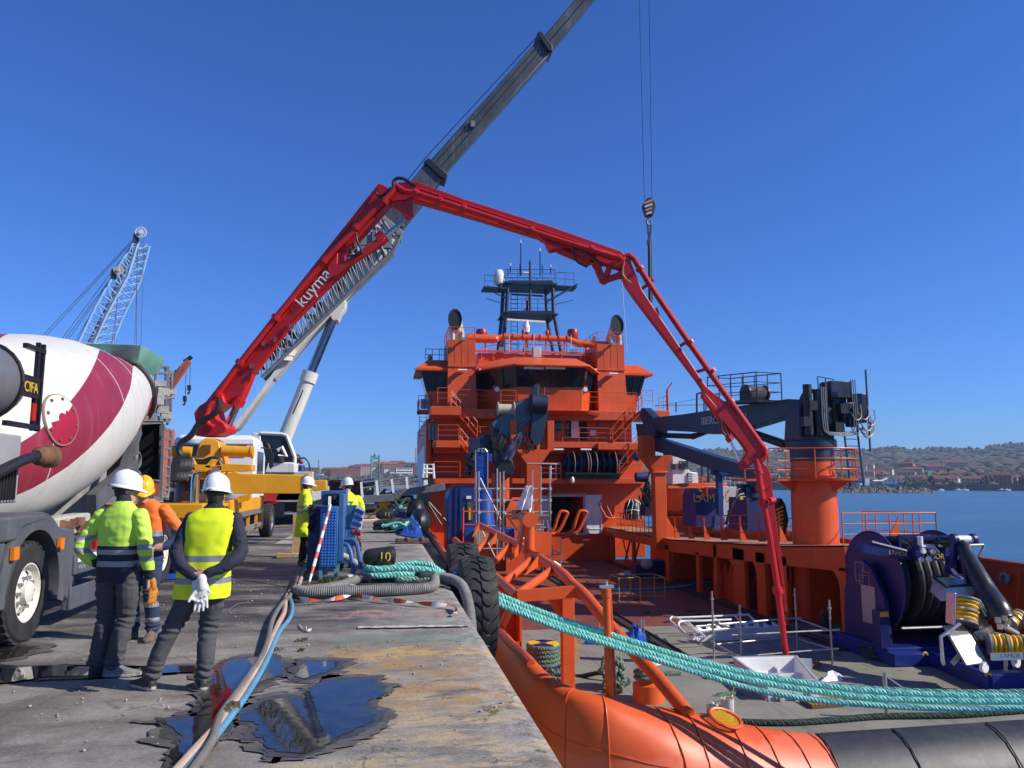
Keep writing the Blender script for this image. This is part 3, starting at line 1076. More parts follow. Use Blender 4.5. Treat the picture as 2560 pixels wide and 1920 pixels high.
for pa,pb in(((1358,1046),(1376,1078)),((1387,1046),(1405,1078)),((1414,1047),(1430,1096))):
 mb=wall_box(MB(),(pa[0]-2,pa[1]-2),(pb[0]+2,pb[1]+2),49.34,49.4)
 fr=mb.build('window',ORANGE,ship)
 wall_box(MB(),pa,pb,49.315,49.345).build('pane',GLASS,fr)
mb=wall_box(MB(),(1428,1047),(1447,1095),49.05,49.1)
mb.build('door',WHITE,ship)
wall_box(MB(),(1449,1047),(1468,1100),49.3,49.42).build('door_opening',DARKROOM,ship)
for pa,pb in(((1475,1075),(1491,1089)),((1497,1055),(1508,1065))):
 wall_box(MB(),pa,pb,49.1,49.38).build('junction_box',WHITE if pa[0]==1475 else GREY,ship)
for(x0,x1,nm)in((3.95,5.75,'L'),(13.95,15.85,'R')):
 z1=11.
 mb=MB()
 o=0.
 mb.loft([[(x0-.02+(0.),49.,6.35),(x1+.08,49.,6.35),(x1+.08,53.4,6.35),(x0-.02,53.4,6.35)],[(x0,49.3,9.2),(x1,49.3,9.2),(x1,53.2,9.2),(x0,53.2,9.2)]])
 mb.bb(x0-.03,x1+.03,49.22,53.3,9.2,9.32)
 mb.bb(x0,x1,49.3,53.2,9.32,z1)
 for k in range(1,4):
  x=x0+(x1-x0)*k/4
  mb.bb(x-.012,x+.012,49.285,49.3,9.34,z1-.02)
 mb.build('funnel_casing',ORANGE,ship,bev=.025)
 railing([(x0+.05,49.4,z1),(x1-.05,49.4,z1),(x1-.05,53,z1),(x0+.05,53,z1),(x0+.05,49.4,z1)],.85,2,.9,.022).build('railing',ORANGE_PIPE,ship)
 mb=MB()
 xc=(x0+x1)/2
 mb.tube((xc-.3,48.75,8.92),(xc+.3,48.75,8.92),.055,8)
 mb.bb(xc-.25,xc+.25,48.75,49.2,8.93,8.96)
 mb.build('strip_lamp',LAMPW,ship)
 mb=MB()
 mb.box((xc+.05,48.9,z1-.05),(.36,.22,.2))
 mb.bb(xc,xc+.1,49.,49.4,z1-.1,z1)
 mb.build('floodlight',GREY,ship)
STACK=mat('stack_cream',(.58,.53,.42),.5,var=.15,scale=2,streak=(.2,.17,.12),amt=.5)
for px,lean in((1142,-.55),(1532,.35)):
 base=S(px,846,51.)
 base.z=11.
 hd=V(lean*.4,-.72,.7).normalized()
 mb=MB()
 n=18
 r=.5
 ring0=[base+V(r*.8*math.cos(6.283*i/n),r*.8*math.sin(6.283*i/n),0)for i in range(n)]
 ring1=[base+V(r*math.cos(6.283*i/n),r*math.sin(6.283*i/n),.7)for i in range(n)]
 top=base+V(lean*.35,-.7,1.55)
 x,y,d=frame(V(lean*.7,-1.,.18))
 ring2=[top+x*.44*math.cos(6.283*i/n+1.57)*-1+y*.8*math.sin(6.283*i/n+1.57)*1 for i in range(n)]
 def near(c,rg):
  k=min(range(n),key=lambda i:(rg[i]-c).length)
  return rg[k:]+rg[:k]
 ring2=[top+V(.44*math.cos(6.283*i/n),.1*math.sin(6.283*i/n),-.72*-math.sin(6.283*i/n))for i in range(n)]
 mb.loft([ring0,ring1,ring2],cap=False)
 stk=mb.build('exhaust_stack',STACK,ship)
 MB().add([p+V(0,.05,0)for p in ring2],[list(range(n))]).build('stack_mouth',BLACK,stk)
 MB().pipe(ring2,.035,6,loop=True).build('stack_rim',BLACK,stk)
 mb=MB()
 for k in(-1,1):
  mb.tube(base+V(.32*k,-.55,0),base+V(.32*k,-.55,.75),.13,8)
 mb.build('side_exhaust',STACK,stk)
plan=[(5.9,50.3),(6.75,49.2),(8.15,47.1),(12.35,47.1),(13.35,49.2),(14.,50.3)]
def off(pl,k):
 c=(10.2,54)
 return[(x+(x-c[0])*k/5,y+(y-c[1])*k/5)for x,y in pl]
sill=[S(1225,963,49.2).z,S(1290,976,47.1).z]
mb=MB()
P0=off(plan,-.12)+[(14.,56),(5.9,56)]
P1=plan+[(14.,56),(5.9,56)]
zb_,zs,zw=6.1,7.72,9.02
mb.loft([[(x,y,zb_)for x,y in P0],[(x,y,zs)for x,y in P1]])
P2=off(plan,.22)+[(14.,56),(5.9,56)]
mb.loft([[(x,y,zw)for x,y in P2],[(x,y,zw+.15)for x,y in P2]])
mb.build('wheelhouse',ORANGE,ship,bev=.02)
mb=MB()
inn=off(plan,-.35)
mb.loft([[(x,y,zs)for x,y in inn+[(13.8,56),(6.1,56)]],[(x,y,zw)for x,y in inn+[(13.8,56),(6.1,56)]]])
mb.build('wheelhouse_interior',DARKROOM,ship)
P2o=off(plan,.22)
segs={0:1,1:2,2:4,3:2,4:1}
fm=MB()
for i,k in segs.items():
 for j in range(k):
  a0,a1=V(*plan[i],zs),V(*plan[i+1],zs)
  b0,b1=V(*P2o[i],zw),V(*P2o[i+1],zw)
  t0_,t1_=j/k,(j+1)/k
  if i==2:
   t0_,t1_=((0,.16),(.16,.5),(.5,.84),(.84,1))[j]
  q=[a0.lerp(a1,t0_),a0.lerp(a1,t1_),b0.lerp(b1,t1_),b0.lerp(b1,t0_)]
  g=MB().add(q,[(0,1,2,3)])
  if i!=0:
   g.build('window',GLASS,ship)
  for u,v in((0,3),(1,2)):
   fm.bar(q[u]+V(0,-.02,0),q[v]+V(0,-.02,0),.1,.06)
  fm.bar(q[0]+V(0,-.02,0),q[1]+V(0,-.02,0),.07,.06)
fm.build('window_frame',BLACK,ship,kind='stuff')
mb=MB()
for x in(8.8,9.6,11.2,11.9):
 mb.box((x,47.9,8.),(.5,.3,.55))
mb.build('bridge_console',GREY,ship,kind='stuff')
mb=MB()
for(u,v,w)in((1229,1248,49.),(1250,1273,48.3),(1310,1360,46.95),(1364,1413,46.95),(1446,1459,48.),(1461,1471,48.6),(1473,1478,49.)):
 wall_box(mb,(u,917),(v,923),w-.25,w-.1)
mb.build('blind_box',WHITE,ship,kind='stuff')
mb=MB()
for u,v,w in((1318,1338,46.6),(1390,1410,46.6),(1198,1216,49.),(1478,1492,49.)):
 a,b_=S(u,914 if w<47 else 924,w),S(v,914 if w<47 else 924,w)
 mb.tube(a,b_,.06,8)
mb.build('strip_lamp',LAMPW,ship,kind='stuff')
E1=off(plan,.62)
T1=off(plan,0.)
mb=MB()
ze,zr=S(1360,911,46.4).z,S(1360,893,47.4).z+.12
back=[(14.2,57),(5.7,57)]
mb.loft([[(x,y,ze-.1)for x,y in E1+back],[(x,y,ze)for x,y in E1+back],[(x,y+.9,zr)for x,y in off(plan,-.25)+[(13.6,56),(6.3,56)]]])
mb.build('wheelhouse_roof',ORANGE_FRESH,ship,bev=.02)
mb=MB()
mb.bb(6.2,14.,51.5,56,zr-.1,zr+.75)
mb.build('monkey_island',ORANGE,ship)
railing([(6.3,50.6,zr),(7.6,48.6,zr),(12.6,48.6,zr),(13.8,50.8,zr)],.95,2,1.2,.02).build('railing',ORANGE_PIPE,ship)
mb=MB()
for x in(7.4,9.,12.2):
 mb.box((x,48.7,zr+.55),(.42,.18,.26))
mb.build('floodlight',GREY,ship,kind='stuff')
mb=MB()
mb.box((9.7,48.8,zr+.4),(.55,.5,.7))
mb.build('roof_locker',mat('locker_beige',(.5,.46,.4),.6),ship,bev=.03)
mb=MB()
zc=S(1300,846,51).z
tr=[V(5.3,51,zc-.1),V(7.3,51,zc-.1),V(7.5,51,zc),V(8.,51,zc+.1),V(12.4,51,zc+.05),V(13.,51,zc-.22),V(15.4,51,zc-.3)]
mb.pipe(tr[:2],.3,12)
mb.pipe(tr[1:3],[.3,.2],12,cap=False)
mb.pipe([tr[2],tr[3],tr[4]],.2,12)
mb.pipe([tr[4],tr[5]],[.2,.26],12,cap=False)
mb.pipe(tr[5:],.26,12)
mb.build('exhaust_trunk',ORANGE_FRESH,ship)
mb=MB()
for x in(7.9,8.5,9.2,9.9,10.4,11.,11.7,12.3,14.2):
 mb.tube((x-.03,51,zc+.07),(x+.03,51,zc+.07),.27,12)
for x in(6.6,8.3,9.4,10.8,12.1,13.6):
 mb.bar((x,51,zc-.15),(x,51,zc-.95),.1)
mb.bar((5.6,50.95,zc-.95),(14.8,50.95,zc-.95),.18,.14)
mb.bar((5.6,52.6,zc-.95),(14.8,52.6,zc-.95),.18,.14)
mb.build('trunk_saddle',ORANGE_PIPE,ship,kind='stuff')
mb=MB()
for x in(9.25,10.9):
 mb.lathe([(.08,0),(.14,.12),(.14,.28),(.05,.42)],(x,51,zc+.25),n=10)
mb.build('trunk_valve',mat('valve_red',(.45,.05,.03),.4),ship,kind='stuff')
for px in(1204,1432):
 c=S(px,836,51.6)
 MB().lathe([(.36,-.35),(.4,-.1),(.4,.22),(.34,.34),(.1,.38)],c,n=16).build('vent_mushroom',mat('vent_red',(.3,.008,.012),.4),ship)
for s_,xin,xout in((-1,3.95,2.35),(1,15.9,17.45)):
 mb=MB()
 mb.loft([[(xin,50.2,6.4),(xout-s_*.62,50.2,6.4),(xout-s_*.62,53.5,6.4),(xin,53.5,6.4)],[(xin,50.2,7.7),(xout-s_*.32,50.2,7.7),(xout-s_*.32,53.5,7.7),(xin,53.5,7.7)]])
 mb.bb(min(xin,xin+s_*-.2),max(xin,xin+s_*.25),50.2,53.5,7.7,8.95)
 mb.build('bridge_wing',ORANGE,ship)
 mb=MB()
 mb.loft([[(xin,50.25,7.7),(xout-s_*.34,50.25,7.7),(xout-s_*.34,53.4,7.7),(xin,53.4,7.7)],[(xin,50.1,8.95),(xout-s_*.02,50.1,8.95),(xout-s_*.02,53.4,8.95),(xin,53.4,8.95)]])
 mb.build('window',GLASS,ship)
 mb=MB()
 mb.bar((xout-s_*.34,50.2,7.65),(xout-s_*0.,50.05,8.98),.16,.14)
 mb.bar((xin+s_*.75,50.2,7.7),(xin+s_*.82,50.06,8.95),.07)
 mb.build('window_frame',BLACK,ship)
 mb=MB()
 mb.loft([[(xin,49.4,8.95),(xout+s_*.45,49.4,8.95),(xout+s_*.45,54,8.95),(xin,54,8.95)],[(xin,49.4,9.08),(xout+s_*.45,49.4,9.08),(xout+s_*.45,54,9.08),(xin,54,9.08)],[(xin,50.2,9.75),(xout-s_*.35,50.2,9.75),(xout-s_*.35,53.6,9.75),(xin,53.6,9.75)]])
 mb.build('wing_roof',ORANGE,ship)
 if s_<0:
  railing([(2.55,50.3,9.75),(3.9,50.3,9.75)],.75,2,.5,.025).build('railing',DKBLUE,ship)
  mb=MB()
  mb.ell((2.85,50.5,9.95),.16,.16,.2)
  mb.tube((2.2,49.9,8.6),(1.95,49.9,9.2),.05,6)
  mb.tube((2.05,49.9,8.6),(1.85,49.9,9.2),.05,6)
  mb.tube((3.6,50.5,9.75),(3.6,50.5,11.2),.012,4)
  mb.build('wing_fittings',GREY,ship,kind='stuff')
mb=MB()
a,b_=S(1046,998,50),S(1078,1030,50)
mb.bb(a.x,b_.x,50,52,b_.z,b_.z+.15)
mb.bb(a.x,a.x+.08,49.9,52,b_.z,a.z)
mb.build('side_platform',ORANGE,ship)
railing([(a.x,50,b_.z+.15),(b_.x,50,b_.z+.15)],.9,2,.4,.02).build('railing',DKBLUE,ship)
mb=MB()
mb.bb(a.x+.15,b_.x-.1,50.02,50.06,b_.z+.2,b_.z+.85)
mb.build('lifebuoy_board',GREY,ship)
mb=MB()
for k in range(5):
 z=b_.z-.3-k*.3
 mb.bar((a.x+.1,50.5,z),(a.x+.9+.1*k,50.5,z),.03)
for x in(a.x+.1,a.x+.55):
 mb.bar((x,50.5,b_.z),(x,50.5,b_.z-1.7),.035)
mb.bar((a.x+.1,50.5,b_.z-.4),(b_.x+.3,50.5,b_.z-1.5),.03)
mb.build('side_ladder',DKBLUE,ship)
def stair(pts_px,Y,w=.75,name='stair',n=11):
 a,b_=S(*pts_px[0],Y),S(*pts_px[1],Y)
 mb=MB()
 for y in(Y,Y+w):
  mb.bar(V(a.x,y,a.z),V(b_.x,y,b_.z),.05,.26,up=(0,1,0))
 st_=mb.build(name,ORANGE,ship)
 tr=MB()
 for k in range(n):
  p=V(a.x,0,a.z).lerp(V(b_.x,0,b_.z),(k+.5)/n)
  tr.bb(p.x-.12,p.x+.12,Y+.03,Y+w-.03,p.z-.015,p.z+.015)
 tr.build('stair_tread',ORANGE,st_,kind='stuff')
 hr=MB()
 for y in(Y,Y+w):
  A,B=V(a.x,y,a.z),V(b_.x,y,b_.z)
  for h in(.45,.95):
   hr.tube(A+V(0,0,h),B+V(0,0,h),.025,6)
  for t in(0,.33,.66,1):
   p=A.lerp(B,t)
   hr.tube(p,p+V(0,0,.95),.025,6)
 hr.build('handrail',ORANGE_PIPE,st_)
 return st_
stair(((1128,1015),(1193,1093)),47.9)
stair(((1150,1108),(1205,1178)),47.7)
stair(((1606,1027),(1532,1105)),47.8)
stair(((1612,1112),(1548,1195)),47.2)
for pts,Y,h in((((1094,1008),(1128,1008)),47.,.95),(((1140,1012),(1245,1013)),48.05,.95),(((1252,1014),(1290,1016)),46.9,.98),(((1436,1017),(1498,1018)),47.6,.98),(((1500,1016),(1592,1019)),48.05,.95),(((1604,1013),(1632,1014)),47.7,1.),(((1095,1101),(1147,1101)),47.3,.95),(((1155,1104),(1245,1105)),47.95,.95),(((1364,1105),(1490,1107)),47.95,.95),(((1490,1107),(1600,1108)),47.95,.95),(((1085,1193),(1150,1193)),47.5,.95),(((1350,1195),(1402,1196)),47.5,.95),(((1550,1196),(1625,1197)),47.5,.95)):
 A=[S(u,v,Y)for u,v in pts]
 railing(A,h,3,1.15,.02).build('railing',ORANGE_PIPE,ship)
railing([(18.25,47.7,6.4),(18.25,49.5,6.4)],1.,3,.8,.02).build('railing',ORANGE_PIPE,ship)
mb=MB()
mb.tube((18.2,47.7,6.4),(18.2,47.7,7.75),.09,8)
mb.tube((18.15,47.7,7.7),(18.55,47.7,8.25),.05,6)
mb.build('wing_lamp_post',ORANGE_PIPE,ship)
mb=MB()
mb.loft([[(7.2,48,6.),(8.2,46.6,6.05),(12.5,46.6,6.05),(13.6,48,6.)],[(7.2,48,6.18),(8.1,46.4,6.18),(12.6,46.4,6.18),(13.7,48,6.18)]])
mb.build('bridge_balcony',ORANGE,ship)
mb=MB()
a,b_=S(1090,1101,47.2),S(1150,1119,47.2)
mb.bb(a.x,b_.x,47.2,49.4,b_.z,a.z)
a,b_=S(1495,1108,47.6),S(1612,1125,47.6)
mb.bb(a.x,b_.x,47.6,47.9,b_.z,a.z)
mb.build('stair_platform',ORANGE,ship,bev=.02)
mb=MB()
for px in(1240,1459):
 c=S(px,974,47.3 if px>1300 else 48.)
 mb.bb(c.x-.22,c.x+.22,c.y-.12,c.y+.1,c.z-.24,c.z+.24)
mb.build('fire_box',REDLIGHT,ship,kind='stuff')
mb=MB()
for px in(1242,1462):
 c=S(px,974,47.3 if px>1300 else 48.)
 mb.lathe([(.15,0),(.15,.01)],c+V(0,-.14,0),(0,-1,0),16)
mb.build('fire_sign',WHITE,ship,kind='stuff')
mb=MB()
for(px,py)in((1395,1124),(1465,1124)):
 c=S(px,py,47.7)
 mb.tube(c-V(.35,0,0),c+V(.35,0,0),.06,8)
mb.build('strip_lamp',LAMPW,ship,kind='stuff')
c=S(1431,1200,47.2)
mb=MB().ell(c,.13,.13,.22).tube(c,c+V(0,.25,.1),.04,6)
mb.build('bulkhead_camera',LAMPW,ship)
mb=MB()
for px,py,t in((1273,880,840),(1428,880,838),(1335,890,835)):
 mb.tube(S(px,py,50),S(px,t,50),.02,5)
mb.build('roof_aerial',WHITE,ship,kind='stuff')
mb=MB()
mb.bb(2.62,2.95,49.5,63,-3.,5.8)
mb.build('side_plating',ORANGE,ship)
mb=MB()
mb.add([(2.6,49.6,1.),(2.6,63,1.),(2.6,63,3.8),(2.6,51,4.2)],[(3,2,1,0)])
mb.build('white_flash',WHITE,ship)
mb=MB()
for px in(1075,1082,1090):
 mb.tube(S(px,1058,49.2),S(px,1100,49.2),.09,8)
mb.build('side_pipes',GREY,ship,kind='stuff')
# mast: navy frames, platforms, ladder, radars, dome, aerials
YM=56
mast=mb=MB()
L0,L1,L2=S(1252,842,YM),S(1266,781,YM),S(1270,706,YM)
R0,R1,R2=S(1409,842,YM),S(1384,781,YM),S(1381,706,YM)
L0.z=R0.z=10.4
for dy in(0,2.4):
 D_=V(0,dy,0)
 mb.pipe([L0+D_,L1+D_,L2+D_],.15,8)
 mb.pipe([R0+D_,R1+D_,R2+D_],.15,8)
 mb.bar(L1+D_,R1+D_,.22,.22)
 mb.bar(L2+D_,R2+D_,.22,.26)
c1,c2=(L1+R1)/2,(L2+R2)/2
mb.tube(c1,c2+V(0,0,1.6),.1,8)
mb.bb(L1.x-.3,R1.x+.3,YM-.3,YM+2.7,L1.z-.08,L1.z)
mb.bb(L2.x-.3,R2.x+.3,YM-.3,YM+2.7,L2.z-.1,L2.z+.02)
mb.bb(L2.x-1.9,L2.x,YM-.2,YM+1.2,L2.z-.55,L2.z-.42)
mb.bar(L2+V(-1.8,0,-.5),L2+V(0,0,-1.3),.08)
mb.bar(R2+V(1.9,0,-.1),R2+V(-.4,0,-1.5),.1,.5,up=(0,1,0))
mb.bb(R2.x,R2.x+1.9,YM-.2,YM+1.2,R2.z-.35,R2.z-.25)
for sx_,q in((-1,L1),(1,R1)):
 for z in(.6,1.6):
  mb.bar(q+V(0,0,z),q+V(sx_*1.5,0,z+.4),.05)
mt=mb.build('mast_frame',DKBLUE,ship)
mb=MB()
railing([L2+V(-.2,0,0),R2+V(.2,0,0)],1.,3,1.,.025,mb)
railing([L2+V(-.2,2.4,0),R2+V(.2,2.4,0)],1.,3,1.,.025,mb)
railing([L1+V(0,.1,0),R1+V(0,.1,0)],1.05,3,1.2,.022,mb)
railing([V(L0.x,YM-1,10.6),V(R0.x,YM-1,10.6)],1.9,3,1.3,.022,mb)
railing([L2+V(-1.8,0,-.4),L2+V(-.3,0,-.4)],.9,2,.8,.022,mb)
railing([R2+V(.3,0,-.2),R2+V(1.7,0,-.2)],1.,2,.7,.022,mb)
mb.build('mast_railing',DKBLUE,mt,kind='stuff')
mb=MB()
lx=S(1291,780,YM).x
for x in(lx-.25,lx+.25):
 mb.bar((x,YM+1,10.6),(x,YM+1,L2.z-.3),.04)
for k in range(19):
 z=10.8+k*.35
 if z<L2.z-.3:
  mb.bar((lx-.25,YM+1,z),(lx+.25,YM+1,z),.03)
mb.build('mast_ladder',DKBLUE,mt)
mb=MB()
c=S(1316,800,YM-.5)
mb.bar(S(1268,799,YM-.5),S(1363,805,YM-.5),.16,.14)
mb.lathe([(.22,-.95),(.26,-.7),(.26,-.45),(.16,-.3),(.16,-.1)],c,n=14)
mb.build('radar_scanner',LAMPW,mt)
MB().tube(c+V(0,0,-.9),V(c.x,c.y,10.4),.13,8).build('radar_post',DKBLUE,mt)
mb=MB()
c=S(1318,738,YM+.2)
mb.bar(c+V(-1.25,0,.02),c+V(1.25,0,-.02),.13,.12)
mb.build('radar_scanner',DKBLUE,mt)
mb=MB().lathe([(.17,-.45),(.19,-.1)],c,n=12)
mb.build('radar_motor',LAMPW,mt)
mb=MB().tube(c+V(0,0,-.45),V(c.x,c.y,L1.z),.09,8)
for k in(-.4,.4):
 mb.tube(c+V(0,0,-.9),V(c.x+k,c.y,L1.z),.04,6)
mb.build('radar_post',DKBLUE,mt)
c=S(1248,690,YM+.3)
mb=MB().lathe([(.2,-.72),(.36,-.6),(.42,-.35),(.42,.05),(.36,.3),(.22,.45),(.05,.5)],c,n=18)
mb.build('satellite_dome',LAMPW,mt)
MB().tube(c+V(0,0,-.7),c+V(0,0,-1.3),.08,8).build('dome_post',DKBLUE,mt)
mb=MB()
for px,p0,p1 in((1302,690,607),(1350,690,628),(1325,690,650),(1276,682,665),(1300,690,660),(1356,682,662),(1377,685,668),(1270,690,675)):
 mb.tube(S(px,p0,YM),S(px,p1,YM),.045,6)
mb.build('aerial',DKBLUE,mt,kind='stuff')
mb=MB()
for px,p0,p1 in((1302,607,599),(1350,628,619),(1276,665,658),(1377,668,662)):
 mb.tube(S(px,p0,YM),S(px,p1,YM),.05,6,.03)
mb.bar(S(1308,681,YM),S(1326,682,YM),.1,.1)
mb.build('aerial_tip',LAMPW,mt,kind='stuff')
# SHIP: starboard side house, its open lower deck, crane pedestal
XI=14.2
KEEL=[(49.,-1.1,-1.62),(42,-1.1,-1.62),(38.5,-1.07,-1.62),(37.,-1.05,-1.68),(26.5,-.52,-1.22),(22.4,-.19,-1.)]
mb=MB()
mb.loft([[(XI,y,zb_),(XI+.1,y,zb_),(XI+.1,y,zt_),(XI,y,zt_)]for y,zt_,zb_ in KEEL])
mb.build('side_house_beam',ORANGE,ship,bev=.015)
mb=MB()
mb.loft([[(XI,y,zt_-.06),(17.7,y,zt_-.06),(17.7,y,zt_),(XI,y,zt_)]for y,zt_,zb_ in KEEL])
mb.build('side_house_deck',mat('deck_buff',(.4,.2,.11),.7,var=.2,scale=2,streak=(.2,.1,.05),amt=.5),ship)
mb=MB()
for y,w in((47.5,.3),(43.2,.3),(37.6,.5),(33.8,.35),(31.9,.3),(29.3,1.),(27.6,.7),(26.,.6),(22.4,.35)):
 zt_=-.9 if y<32 else-1.4
 mb.bb(XI+0.,XI+.16,y,y+w,DZ,zt_)
mb.build('side_house_pillar',ORANGE,ship,kind='stuff')
mb=MB()
for y,z0 in((22.75,-1.),(26.,-1.2),(28.3,-1.2),(30.2,-1.45)):
 q=[(0,0),(.55,0),(.3,-.1),(.1,-.3),(0,-.55)]
 mb.prism([(a,b_)for a,b_ in q],(XI+.05,y,z0+.02),(0,1,0),(0,0,1),.09)
mb.build('arch_gusset',ORANGE,ship,kind='stuff')
mb=MB()
mb.bb(XI+.1,17.6,22.4,22.5,DZ,-.2)
mb.build('side_house_end',ORANGE,ship)
mb=MB()
mb.bb(17.25,17.35,22.5,24.,DZ,-.6)
mb.bb(17.25,17.35,24.9,35.6,DZ,-1.)
mb.bb(17.25,17.35,37.2,49.,DZ,-1.1)
mb.bb(17.25,17.35,24.,24.9,DZ,-1.75)
mb.bb(17.25,17.35,24.,24.9,-1.35,-.6)
mb.bb(17.25,17.35,35.6,37.2,DZ,-2.3)
mb.build('side_house_outer_wall',ORANGE,ship)
mb=MB()
for y in(25.9,28.9,33.4,39.):
 mb.bb(15.,17.25,y,y+.08,DZ,-1.3)
mb.build('side_house_partition',ORANGE,ship,kind='stuff')
PC=V(16.1,27.2,0)
pt=at(2030,1165,Y=PC.y)
mb=MB()
rb=.83
mb.lathe([(rb*1.,DZ),(rb*1.,.9),(rb*.97,1.9),(rb*.94,2.55)],(PC.x,PC.y,0),n=40)
mb.lathe([(rb*1.03,2.),(rb*1.03,2.06)],(PC.x,PC.y,0),n=40)
ped=mb.build('crane_pedestal',ORANGE,ship)
zpl=at(1990,1200,Y=PC.y).z
mb=MB()
mb.lathe([(rb,zpl-.03),(1.55,zpl-.02),(1.58,zpl+.06),(rb,zpl+.06)],(PC.x,PC.y,0),n=40,cap=False)
mb.bar(V(PC.x-3.1,PC.y-.2,zpl),V(PC.x-1.,PC.y-.2,zpl),1.2,.08)
for a in range(6):
 e=V(math.cos(a*1.047),math.sin(a*1.047),0)
 mb.prism([(0,0),(.7,0),(0,-.45)],V(PC.x,PC.y,zpl)+e*rb,e,(0,0,1),.03)
mb.build('pedestal_platform',ORANGE,ship)
mb=MB()
rail_pts=[V(PC.x-3.1,PC.y-.7,zpl)]+[V(PC.x,PC.y,zpl)+V(math.cos(a),math.sin(a),0)*1.55 for a in[math.pi*1.25+i*math.pi/10 for i in range(0,15)]]
for p in rail_pts[::2]+[V(PC.x-2.2,PC.y-.75,zpl)]:
 mb.tube(p,p+V(0,0,1.15),.028,6)
for h in(.4,.78,1.15):
 mb.pipe([p+V(0,0,h)for p in rail_pts],.03 if h>1 else .02,6)
mb.build('railing',ORANGE_PIPE,ship)
zz=lambda y:KEEL[0][1]if y>42 else(-1.07+(38.5-y)/16.1*.88 if y<38.5 else-1.08)
mb=MB()
ypts=[37.,35.2,33.4,31.6,29.8,28.2,26.6]
for i,y in enumerate(ypts):
 p=V(XI+.12,y,zz(y))
 mb.bar(p,p+V(0,0,1.02),.09,.03,up=(1,0,0))
 mb.prism([(0,0),(.3,0),(0.,.7)],p,(1,0,0),(0,0,1),.02)
for h in(.34,.68,1.02):
 mb.pipe([V(XI+.12,y,zz(y)+h)for y in ypts],.028 if h>1 else .018,6)
mb.build('railing',ORANGE_PIPE,ship)
mb=MB()
railing([V(XI+.1,46.5,-1.1),V(XI+.1,38.6,-1.08)],1.,3,.7,.022,mb)
railing([V(17.5,47,-1.1),V(17.5,29,-.75)],1.,3,1.4,.022,mb)
mb.build('railing',ORANGE_PIPE,ship)
mb=MB()
ra=[at(2006,1355,Y=23.),at(2090,1360,Y=22.6),V(17.6,22.5,-.2),V(17.6,24.5,-.3)]
A=[V(14.3,22.6,-.2),V(17.6,22.6,-.2),V(17.6,26.5,-.3)]
railing(A,.98,3,.8,.022,mb)
mb.prism([(0,0),(.5,0),(0,.85)],(16.7,23.2,-.2),(-1,0,0),(0,0,1),.03)
mb.build('railing',ORANGE_PIPE,ship)
gp=V(14.15,38.3,0)
g0=at(1655,1335,Y=gp.y)
g1=at(1650,1180,Y=gp.y)
mb=MB()
mb.bb(g0.x-.32,g0.x+.3,gp.y,gp.y+.6,-1.6,g1.z)
mb.loft([[(g1.x-.32,gp.y,g1.z),(g1.x+.3,gp.y,g1.z),(g1.x+.3,gp.y+.6,g1.z),(g1.x-.32,gp.y+.6,g1.z)],[(g1.x-.95,gp.y-.1,g1.z+.85),(g1.x+.7,gp.y-.1,g1.z+.85),(g1.x+.7,gp.y+.7,g1.z+.85),(g1.x-.95,gp.y+.7,g1.z+.85)]])
mb.bb(g1.x-.95,g1.x-.25,gp.y-.1,gp.y+.7,g1.z+.85,g1.z+1.9)
mb.bb(g1.x+.45,g1.x+.7,gp.y-.1,gp.y+.7,g1.z+.85,g1.z+1.3)
mb.bb(g1.x-.45,g1.x+.42,gp.y-.1,gp.y+.7,g1.z-.06,g1.z+.03)
mb.prism([(0,0),(.75,0),(0,1.2)],(g0.x+.3,gp.y+.3,-1.08),(1,0,0),(0,0,1),.05)
mb.build('boom_rest',ORANGE,ship,bev=.02)
c0,c1_=at(1335,1330,Y=44),at(1335,1137,Y=44)
mb=MB()
mb.bb(c0.x-.42,c0.x+.42,44,44.7,DZ,c1_.z)
mb.prism([(-.42,0),(.42,0),(.95,.75),(1.25,.85),(-1.35,.85),(-.95,.7)],(c1_.x,44.35,c1_.z-.55),(1,0,0),(0,0,1),.72)
for k in(-1.2,1.):
 mb.bb(c1_.x+k-.2,c1_.x+k+.2,44,44.7,c1_.z+.3,c1_.z+2.)
mb.bb(c1_.x-.35,c1_.x-.15,44,44.6,c1_.z+.3,c1_.z+1.)
mb.bb(c1_.x+.15,c1_.x+.35,44,44.6,c1_.z+.3,c1_.z+1.)
mb.build('boom_rest',ORANGE,ship,bev=.02)
mb=MB()
mb.bb(14.6,16.6,30.4,33.2,DZ,-2.1)
for k in range(9):
 mb.bar((14.58,30.5+k*.3,DZ+.1),(14.58,30.5+k*.3,-2.),.07,.09)
for y in(30.6,31.2,31.8,32.4):
 mb.prism([(0,0),(.35,0),(.25,.4),(.1,.4)],(14.62,y,-2.1),(0,1,0),(0,0,1),.06)
mb.build('side_locker',ORANGE,ship)
mb=MB()
for y in(44.5,46.2):
 mb.bar((14.6,y,DZ),(14.9,y-.4,-1.6),.09)
 mb.bar((14.9,y,DZ),(14.6,y+.3,-1.6),.06)
mb.build('lashing_bar',ORANGE,ship,kind='stuff')
